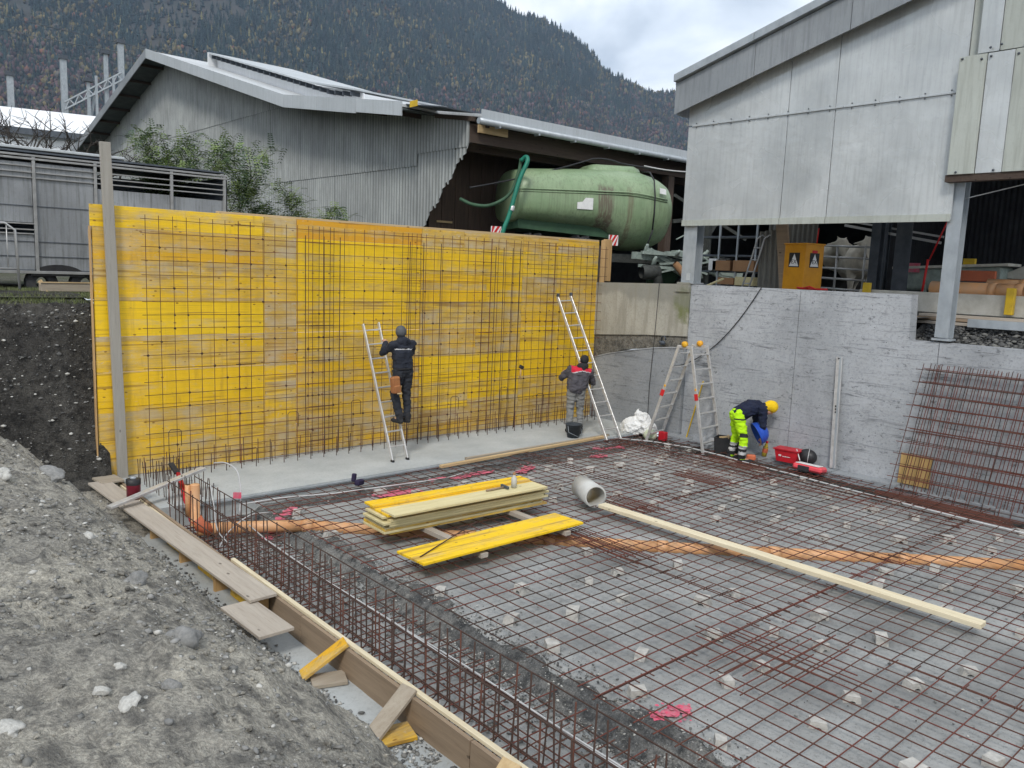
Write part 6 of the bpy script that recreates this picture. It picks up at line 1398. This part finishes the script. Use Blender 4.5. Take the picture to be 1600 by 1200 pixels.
hd = thing('black_bag', 'round black helmet bag between the red crate and the light red case', 'bag', (12.85, 6.78, .02)); t = MB(); ellipsoid(t, (12.85, 6.78, .15), (.13, .17, .14)); fuse(t.build('body', M['black'], hd), .02, 2); MB().tube([(12.74, 6.72, .05), (12.72, 6.70, .18), (12.78, 6.72, .28), (12.86, 6.76, .30)], .006, 5).build('pale_strap', M['cable'], hd)
wc = MB(); wc.tube([(12.72, 6.92, .27), (12.66, 6.85, .2), (12.6, 6.78, .12)], .008, 5); wc.build('white_cord', M['white'], cr_)
bo = thing('oil_bottle', 'clear bottle of yellow liquid with red cap tilted on the ledge by the crate', 'bottle', (12.8, 7.5, .02)); ax_ = Vector((.03, -.14, 1)).normalized()
MB().lathe([(.001, 0), (.045, 0), (.048, .15), (.022, .22), (.02, .25)], (12.80, 7.58, .01), 14, ax_).build('body', plain('yellow_liquid', (.45, .33, .02), (.55, .40, .05), 8, .2, 0, .02), bo); MB().lathe([(.0235, 0), (.0235, .035), (.001, .035)], Vector((12.80, 7.58, .01)) + ax_ * .245, 10, ax_).build('cap', M['red'], bo); MB().lathe([(.0492, .07), (.0492, .15)], (12.80, 7.58, .01), 14, ax_).build('label_band', M['orange_dark'], bo)
tg = MB(); tub(tg, (12.72, 8.28, -.1), .46, .32, .33, k=.9, ang=R(-70)); tgo = tg.build('black_tub', M['black']); tag(tgo, 'black mortar tub with tools standing behind the legs of the bending worker', 'tub'); 
tl = MB(); tl.beam((12.6, 8.4, .22), (12.85, 8.15, .27), .03, .03).beam((12.6, 8.2, .24), (12.8, 8.35, .25), .02, .02); tl.build('tool_handles', M['wood'], tgo)
bk = thing('black_bucket', 'black builder bucket standing on the footing in front of the worker by the ladder', 'bucket', (11.12, 10.72, 0))
MB().lathe([(.001, .0), (.115, .0), (.155, .25), (.165, .25), (.165, .262), (.148, .262), (.108, .012), (.001, .012)], (10.99, 10.58, .002), 24).build('body', plain('grey_black_bucket', (.05, .06, .07), (.03, .035, .04), 8, .6, 0, .1), bk); MB().tube([(10.835, 10.58, .24), (10.82, 10.54, .12), (10.97, 10.39, .03), (11.14, 10.50, .12), (11.145, 10.58, .24)], .005, 5).build('handle', M['steel'], bk)
pw = thing('plastic_sack', 'crumpled white plastic sack in the corner by the stepladder', 'sack', (12.5, 10.2, -.1)); t = MB()
for c, r_ in (((12.45, 10.35, .10), (.24, .24, .20)), ((12.55, 10.15, .20), (.16, .15, .22)), ((12.5, 9.98, .10), (.16, .18, .16)), ((12.5, 10.28, .36), (.05, .05, .14))): ellipsoid(t, c, r_)
o = fuse(t.build('sack_body', M['white'], pw), .03, 1); 
for v in o.data.vertices: v.co += v.normal * (.045 * noise.ridged_multi_fractal(v.co * 7, 1, 2, 3, 1, 2) - .05)
o.data.polygons.foreach_set('use_smooth', [False] * len(o.data.polygons))
t = MB(); ellipsoid(t, (12.4, 9.85, .02), (.14, .14, .12)); o = fuse(t.build('printed_bag', plain('printed_white_bag', (.66, .66, .55), (.35, .45, .25), 9, .5, 0, .2)), .025, 1); tag(o, 'small printed bag lying against the foot of the white sack', 'bag')
tag(MB().box((12.55, 9.65, .02), (.1, .16, .18), ch=.01).build('red_box', M['red']), 'small dark red box on the ground behind the stepladder foot', 'box')
t = MB(); t.box((12.86, 8.9, .05), (.02, .5, .14), rot=(0, .15, 0)); tag(t.build('grey_scrap', M['wall']), 'grey concrete offcut lying at the wall between the stepladder legs', 'offcut')
# black ground debris under the corner
pebbles('corner_debris', 900, lambda: (rng.uniform(11.8, 12.9), rng.uniform(8.6, 10.6), -.09), .02, .09, [SD, SD, M['dark_soil'], SM], 2.4)
gl = thing('tape_hand_grip', 'small wooden-handled knife hanging on the grid right of the long ladder', 'tool', (10.95, 11.88, 1.1)); MB().tube([(10.72, 11.86, 1.18), (10.72, 11.86, .98)], .018, 6).build('handle', M['wood_z'], gl); MB().box((10.74, 11.86, 1.22), (.12, .04, .07), rot=(0, .4, 0), ch=.01).build('head', M['black'], gl)
# ================================================================ WORKERS
def hand(mb, w, d, up, s, curl=.9, scale=1.0):
    """palm and five fingers; w wrist, d pointing direction, up back of the hand, s=+1 right / -1 left"""
    w, d, up = Vector(w), Vector(d).normalized(), Vector(up); side = d.cross(up).normalized() * s; up = side.cross(d).normalized() * s; up = up if up.dot(Vector(up)) else up
    k = scale
    capsule(mb, w, w + d * .07 * k, .026 * k, .034 * k); capsule(mb, w + d * .03 * k + side * .012, w + d * .08 * k + side * .018, .026 * k, .026 * k)
    capsule(mb, w + d * .03 * k - side * .012, w + d * .08 * k - side * .018, .026 * k, .026 * k)
    for i, (o_, L) in enumerate(((-.030, .070), (-.010, .082), (.010, .078), (.030, .060))):
        p0 = w + d * .09 * k + side * o_ * k; d1 = (d - up * .35 * curl).normalized(); p1 = p0 + d1 * L * .55 * k; d2 = (d - up * 1.3 * curl).normalized(); p2 = p1 + d2 * L * .5 * k
        capsule(mb, p0, p1, .0105 * k, .0098 * k, 8); capsule(mb, p1, p2, .0098 * k, .0085 * k, 8)
    p0 = w + d * .03 * k - side * .03 * k; p1 = p0 + (d * .6 - side * .8 - up * .3).normalized() * .045 * k; p2 = p1 + (d * .9 - side * .1 - up * .6).normalized() * .035 * k
    capsule(mb, p0, p1, .014 * k, .012 * k, 8); capsule(mb, p1, p2, .012 * k, .010 * k, 8)
def wrinkle(o, amp, sc, seed=0):
    for v in o.data.vertices:
        v.co += v.normal * amp * noise.fractal(Vector((v.co.x * sc, v.co.y * sc, v.co.z * sc * 2.2 + seed)), .8, 2, 3)
def person(label, loc, heading, scale, J, cloth, extras=None, group='workers on the site'):
    """J: joints in body space (x right, y forward, z up)"""
    root = thing('person', label, 'person', loc, group)
    Rm = Matrix.Rotation(heading - math.pi / 2, 3, 'Z') * scale
    def put(mb, name, mats, vox, sm=3):
        mb.v = [tuple(Rm @ Vector(v) + Vector(loc)) for v in mb.v]; mb.mi = [0] * len(mb.f); return fuse(mb.build(name, mats, root), vox * scale, sm)
    V = lambda k: Vector(J[k])
    # --- body: one skin with head, neck, trunk, limbs and hands
    mb = MB(); hd_, nk, ch, pv = V('head'), V('neck'), V('chest'), V('pelvis'); hf = Vector(J.get('face', (0, 1, 0))).normalized(); hu = Vector(J.get('crown', (0, 0, 1))).normalized(); hr = hf.cross(hu).normalized()
    HM = Matrix((hr, hf, hu)).transposed()
    def H(x, y, z): return hd_ + HM @ Vector((x, y, z))
    ellipsoid(mb, H(0, -.01, .025), (.076, .094, .098), HM.to_euler()); ellipsoid(mb, H(0, .03, -.05), (.055, .062, .062), HM.to_euler()); capsule(mb, nk, H(0, -.015, -.05), .055, .052)
    capsule(mb, H(0, .088, .0), H(0, .105, -.022), .010, .014, 8); ellipsoid(mb, H(0, .086, -.055), (.024, .012, .008), HM.to_euler(), 8, 6); capsule(mb, H(-.03, .082, .022), H(.03, .082, .022), .009, .009, 8)
    for s in (-1, 1): ellipsoid(mb, H(s * .078, -.005, -.005), (.010, .020, .030), HM.to_euler(), 8, 6); ellipsoid(mb, H(s * .030, .080, .005), (.012, .010, .008), HM.to_euler(), 8, 6)
    capsule(mb, ch, nk, .08, .05); capsule(mb, pv, ch, .085, .09); capsule(mb, V('sh_l'), V('sh_r'), .05, .05)
    for s, n in ((1, 'r'), (-1, 'l')):
        sh, el, wr = V('sh_' + n), V('el_' + n), V('wr_' + n); hp, kn, an = V('hip_' + n), V('kn_' + n), V('an_' + n)
        capsule(mb, sh, el, .05, .040); capsule(mb, el, wr, .040, .027); hand(mb, wr, J.get('hd_' + n, wr - el), J.get('up_' + n, (0, 0, 1)), s)
        capsule(mb, hp, kn, .08, .055); capsule(mb, kn, an, .055, .040); capsule(mb, an, an + Vector(J.get('toe', (0, .14, -.03))) * .8, .033, .028)
    put(mb, 'body', [M['skin']], .0085, 1)
    # --- jacket
    mb = MB(); bulk = cloth.get('bulk', 1.0)
    shc = (V('sh_r') + V('sh_l')) / 2
    ellipsoid(mb, ch, (.185 * bulk, .135 * bulk, .20), Euler((J.get('lean', 0), 0, 0))); capsule(mb, V('sh_l'), V('sh_r'), .085, .085); capsule(mb, pv + (ch - pv) * .12 + Vector((.045, 0, 0)), ch + Vector((.06, 0, 0)), .135 * bulk, .14 * bulk); capsule(mb, pv + (ch - pv) * .12 - Vector((.045, 0, 0)), ch - Vector((.06, 0, 0)), .135 * bulk, .14 * bulk)
    capsule(mb, shc, nk + (hd_ - nk) * .25, .11, .085)
    for n in 'rl':
        capsule(mb, V('sh_' + n), V('el_' + n), .082, .066); capsule(mb, V('el_' + n), V('wr_' + n) + (V('wr_' + n) - V('el_' + n)).normalized() * -.02, .066, .045)
    jk = put(mb, 'jacket', cloth['jacket'], .014, 3); wrinkle(jk, .020 * scale, 8)
    # --- trousers
    mb = MB(); ellipsoid(mb, pv, (.165, .13, .13)); 
    for n in 'rl':
        hp, kn, an = V('hip_' + n), V('kn_' + n), V('an_' + n); capsule(mb, hp, kn, .108, .078); capsule(mb, kn, an + (kn - an) * .08, .078, .068); capsule(mb, hp.lerp(kn, .0), hp + Vector((0, 0, .05)), .11, .1)
    trs = put(mb, 'trousers', cloth['trousers'], .014, 3); wrinkle(trs, .020 * scale, 9, 3)
    for n in 'rl':
        mb = MB(); an = V('an_' + n); toe = Vector(J.get('toe', (0, .14, -.03))); capsule(mb, an + Vector((0, -.01, .08)), an + Vector((0, -.01, -.02)), .058, .055); capsule(mb, an + Vector((0, -.03, -.035)), an + toe + Vector((0, .03, -.02)), .048, .044); b_ = put(mb, 'boot', [cloth['boot']], .012, 2)
    def paint(o, fn):
        Ri = Rm.inverted(); org = wloc(o) - Vector(loc)
        for p in o.data.polygons: p.material_index = fn(Ri @ (p.center + org))
    return root, put, H, HM, jk, trs, paint
def cl(name, c1, c2=None, s=7): return plain(name, c1, c2, s, .9, 0, .4, bscale=60)
NAVY = cl('dark_navy_cloth', (.022, .026, .038), (.014, .017, .026)); DK = cl('dark_work_trousers', (.030, .034, .042), (.018, .02, .026)); GREYJ = cl('dark_grey_jacket', (.085, .08, .09), (.055, .052, .062)); REDY = cl('red_yoke', (.60, .02, .05), (.45, .015, .035)); LG = cl('light_grey_trousers', (.24, .24, .23), (.165, .165, .16)); HV = cl('hi_vis_yellow', (.50, .85, .01), (.40, .72, .01)); SILV = cl('silver_band', (.50, .50, .50), (.40, .40, .41)); YEL = cl('yellow_hood', (.85, .56, .01), (.72, .46, .01)); BEAN = cl('grey_beanie', (.10, .105, .11), (.06, .065, .07)); BLKC = cl('black_cloth', (.015, .015, .017), (.025, .025, .027)); BOOT = cl('dark_boot', (.035, .035, .038), (.02, .02, .022)); LEA = cl('tan_leather', (.38, .16, .06), (.26, .105, .04)); NB = cl('navy_jacket', (.012, .018, .045), (.010, .013, .03))
# worker on the ladder, back to us
J1 = dict(pelvis=(0, 0, .97), chest=(.0, .03, 1.28), neck=(.0, .05, 1.47), head=(-.0, .09, 1.60), face=(.25, 1, .05), sh_r=(.20, .04, 1.41), sh_l=(-.20, .04, 1.41), el_r=(.31, .22, 1.22), el_l=(-.27, .22, 1.27), wr_r=(.24, .45, 1.30), wr_l=(-.08, .44, 1.42), hd_r=(-.1, .3, .15), hd_l=(.1, .3, .1), hip_r=(.09, 0, .93), hip_l=(-.09, 0, .93), kn_r=(.12, .05, .50), kn_l=(-.10, .10, .51), an_r=(.10, -.02, .10), an_l=(-.05, -.02, .10), toe=(-.03, .14, -.02))
r1, put, H, HM, jk, trs, paint = person('worker in dark jacket and grey beanie standing on the short ladder with raised arms', (7.30, 10.93, .56), R(90), .925, J1, dict(jacket=[NAVY, SILV], trousers=[DK], boot=BOOT))
paint(jk, lambda c: 1 if 1.335 < c.z < 1.35 and c.y < .02 and abs(c.x) < .19 else 0)
mb = MB(); ellipsoid(mb, H(0, -.01, .055), (.094, .108, .095), HM.to_euler()); capsule(mb, H(-.0, -.02, .03), H(0, -.02, .04), .098, .098); put(mb, 'beanie', [BEAN], .010, 2)
mb = MB(); capsule(mb, Vector(J1['neck']) + Vector((-.07, -.05, .0)), Vector(J1['neck']) + Vector((.07, -.05, .0)), .07, .07); capsule(mb, Vector(J1['neck']) + Vector((0, -.09, .03)), Vector(J1['neck']) + Vector((0, -.09, -.05)), .065, .05); put(mb, 'hood', [NAVY], .012, 3)
mb = MB(); mb.tube([(.17 * math.cos(a), .135 * math.sin(a), 1.0) for a in np.linspace(0, 6.283, 20)], .02, 6); put(mb, 'belt', [BLKC], .01, 0)
tp = thing('tool_pouch', 'tan leather tool pouch hanging at the left hip of the worker on the ladder', 'pouch', (7.1, 10.85, 1.2))
MB().box((7.115, 10.86, 1.235), (.15, .10, .27), rot=(0, R(-6), 0), ch=.02).build('bag', LEA, tp); MB().box((7.12, 10.80, 1.17), (.12, .05, .13), rot=(0, R(-6), 0), ch=.015).build('pocket', LEA, tp); MB().box((7.15, 10.79, 1.10), (.09, .03, .03), rot=(0, .1, 0), ch=.01).build('flap', M['wood'], tp)
# worker at the long ladder, back to us, looking up and to the right
J2 = dict(pelvis=(0, 0, .93), chest=(.06, .06, 1.20), neck=(.12, .10, 1.36), head=(.17, .14, 1.475), face=(.35, 1, .35), crown=(.15, -.3, 1), sh_r=(.28, .08, 1.27), sh_l=(-.11, .06, 1.32), el_r=(.40, .20, 1.02), el_l=(-.27, .20, 1.12), wr_r=(.34, .44, 1.05), wr_l=(-.18, .40, 1.20), hd_r=(0, .3, .1), hip_r=(.09, 0, .90), hip_l=(-.09, 0, .90), kn_r=(.11, .05, .49), kn_l=(-.10, .04, .49), an_r=(.11, -.02, .08), an_l=(-.12, -.02, .08), toe=(0, .14, -.02))
r2, put, H, HM, jk, trs, paint = person('worker in grey jacket with red shoulders at the foot of the long ladder', (11.28, 10.84, .0), R(58), .955, J2, dict(jacket=[GREYJ, REDY, SILV], trousers=[LG], boot=BOOT, bulk=1.22))
paint(jk, lambda c: 1 if c.z + .25 * abs(c.x - .09) > 1.335 - .02 and abs(c.x - .09) < .21 else (2 if c.z + .25 * abs(c.x - .09) > 1.30 and c.y < .05 and abs(c.x - .09) < .2 else 0))
mb = MB(); ellipsoid(mb, H(0, -.01, .045), (.092, .108, .10), HM.to_euler()); put(mb, 'black_cap', [BLKC], .010, 2)
mb = MB(); nk = Vector(J2['neck']); capsule(mb, nk + Vector((-.05, -.06, .02)), nk + Vector((.06, -.05, .03)), .075, .07); capsule(mb, nk + Vector((0, -.09, .02)), nk + Vector((0, -.12, -.08)), .07, .045); put(mb, 'hood', [BLKC], .012, 3)
# worker bending forward
J3 = dict(pelvis=(0, -.08, .86), chest=(0, .18, 1.02), neck=(0, .40, 1.04), head=(0, .53, 1.0), face=(0, .55, -.85), crown=(0, .85, .5), lean=-1.2, sh_r=(.19, .33, 1.0), sh_l=(-.19, .33, 1.0), el_r=(.21, .34, .72), el_l=(-.20, .36, .72), wr_r=(.12, .36, .49), wr_l=(-.10, .42, .50), hd_r=(-.02, .05, -.3), hd_l=(.02, .08, -.3), up_r=(0, 1, 0), up_l=(0, 1, 0), hip_r=(.10, -.07, .84), hip_l=(-.10, -.07, .84), kn_r=(.17, .02, .47), kn_l=(-.14, -.02, .47), an_r=(.20, -.0, .09), an_l=(-.17, -.08, .09), toe=(0, .14, -.02))
r3, put, H, HM, jk, trs, paint = person('worker bending down by the wall in navy jacket, yellow hood and bright yellow-green trousers', (12.38, 7.84, -.09), R(-38), .97, J3, dict(jacket=[NB], trousers=[HV, SILV, BLKC], boot=BOOT))
def bands(c):
    z = c.z
    if .175 < z < .235 or .28 < z < .335: return 1
    if .10 < z <= .175 or .235 <= z <= .28: return 2
    if .50 < z < .56 and c.x > .19: return 2
    if .80 < z < .825 and c.x > .1: return 2
    return 0
paint(trs, bands)
mb = MB(); ellipsoid(mb, H(0, -.015, .045), (.108, .118, .112), HM.to_euler()); capsule(mb, H(0, -.06, -.03), H(0, -.05, .03), .09, .10); put(mb, 'yellow_hood', [YEL], .010, 2)
bb = thing('blue_bucket', 'blue plastic tub held tilted by the bending worker', 'tub', (12.62, 7.58, .3))
bax = Vector((-.55, .45, -.35)).normalized(); BLUE = plain('blue_plastic', (.03, .10, .52), (.02, .07, .40), 6, .35, 0, .1)
MB().lathe([(.001, .0), (.07, .006), (.13, .035), (.175, .085), (.20, .15), (.205, .20), (.215, .20), (.215, .21), (.19, .21), (.14, .05), (.001, .02)], (12.70, 7.50, .52), 28, bax).build('body', BLUE, bb)
MB().tube([(12.62, 7.55, .30), (12.66, 7.5, .18), (12.72, 7.46, .20)], .005, 5).build('handle', M['steel_d'], bb)
pt = MB(); pt.box((12.45, 7.62, .02), (.10, .16, .10), rot=(0, 0, .5), ch=.02); tag(pt.build('orange_tool_bag', M['orange_dark']), 'orange-red tool lying between the boots of the bending worker', 'tool')
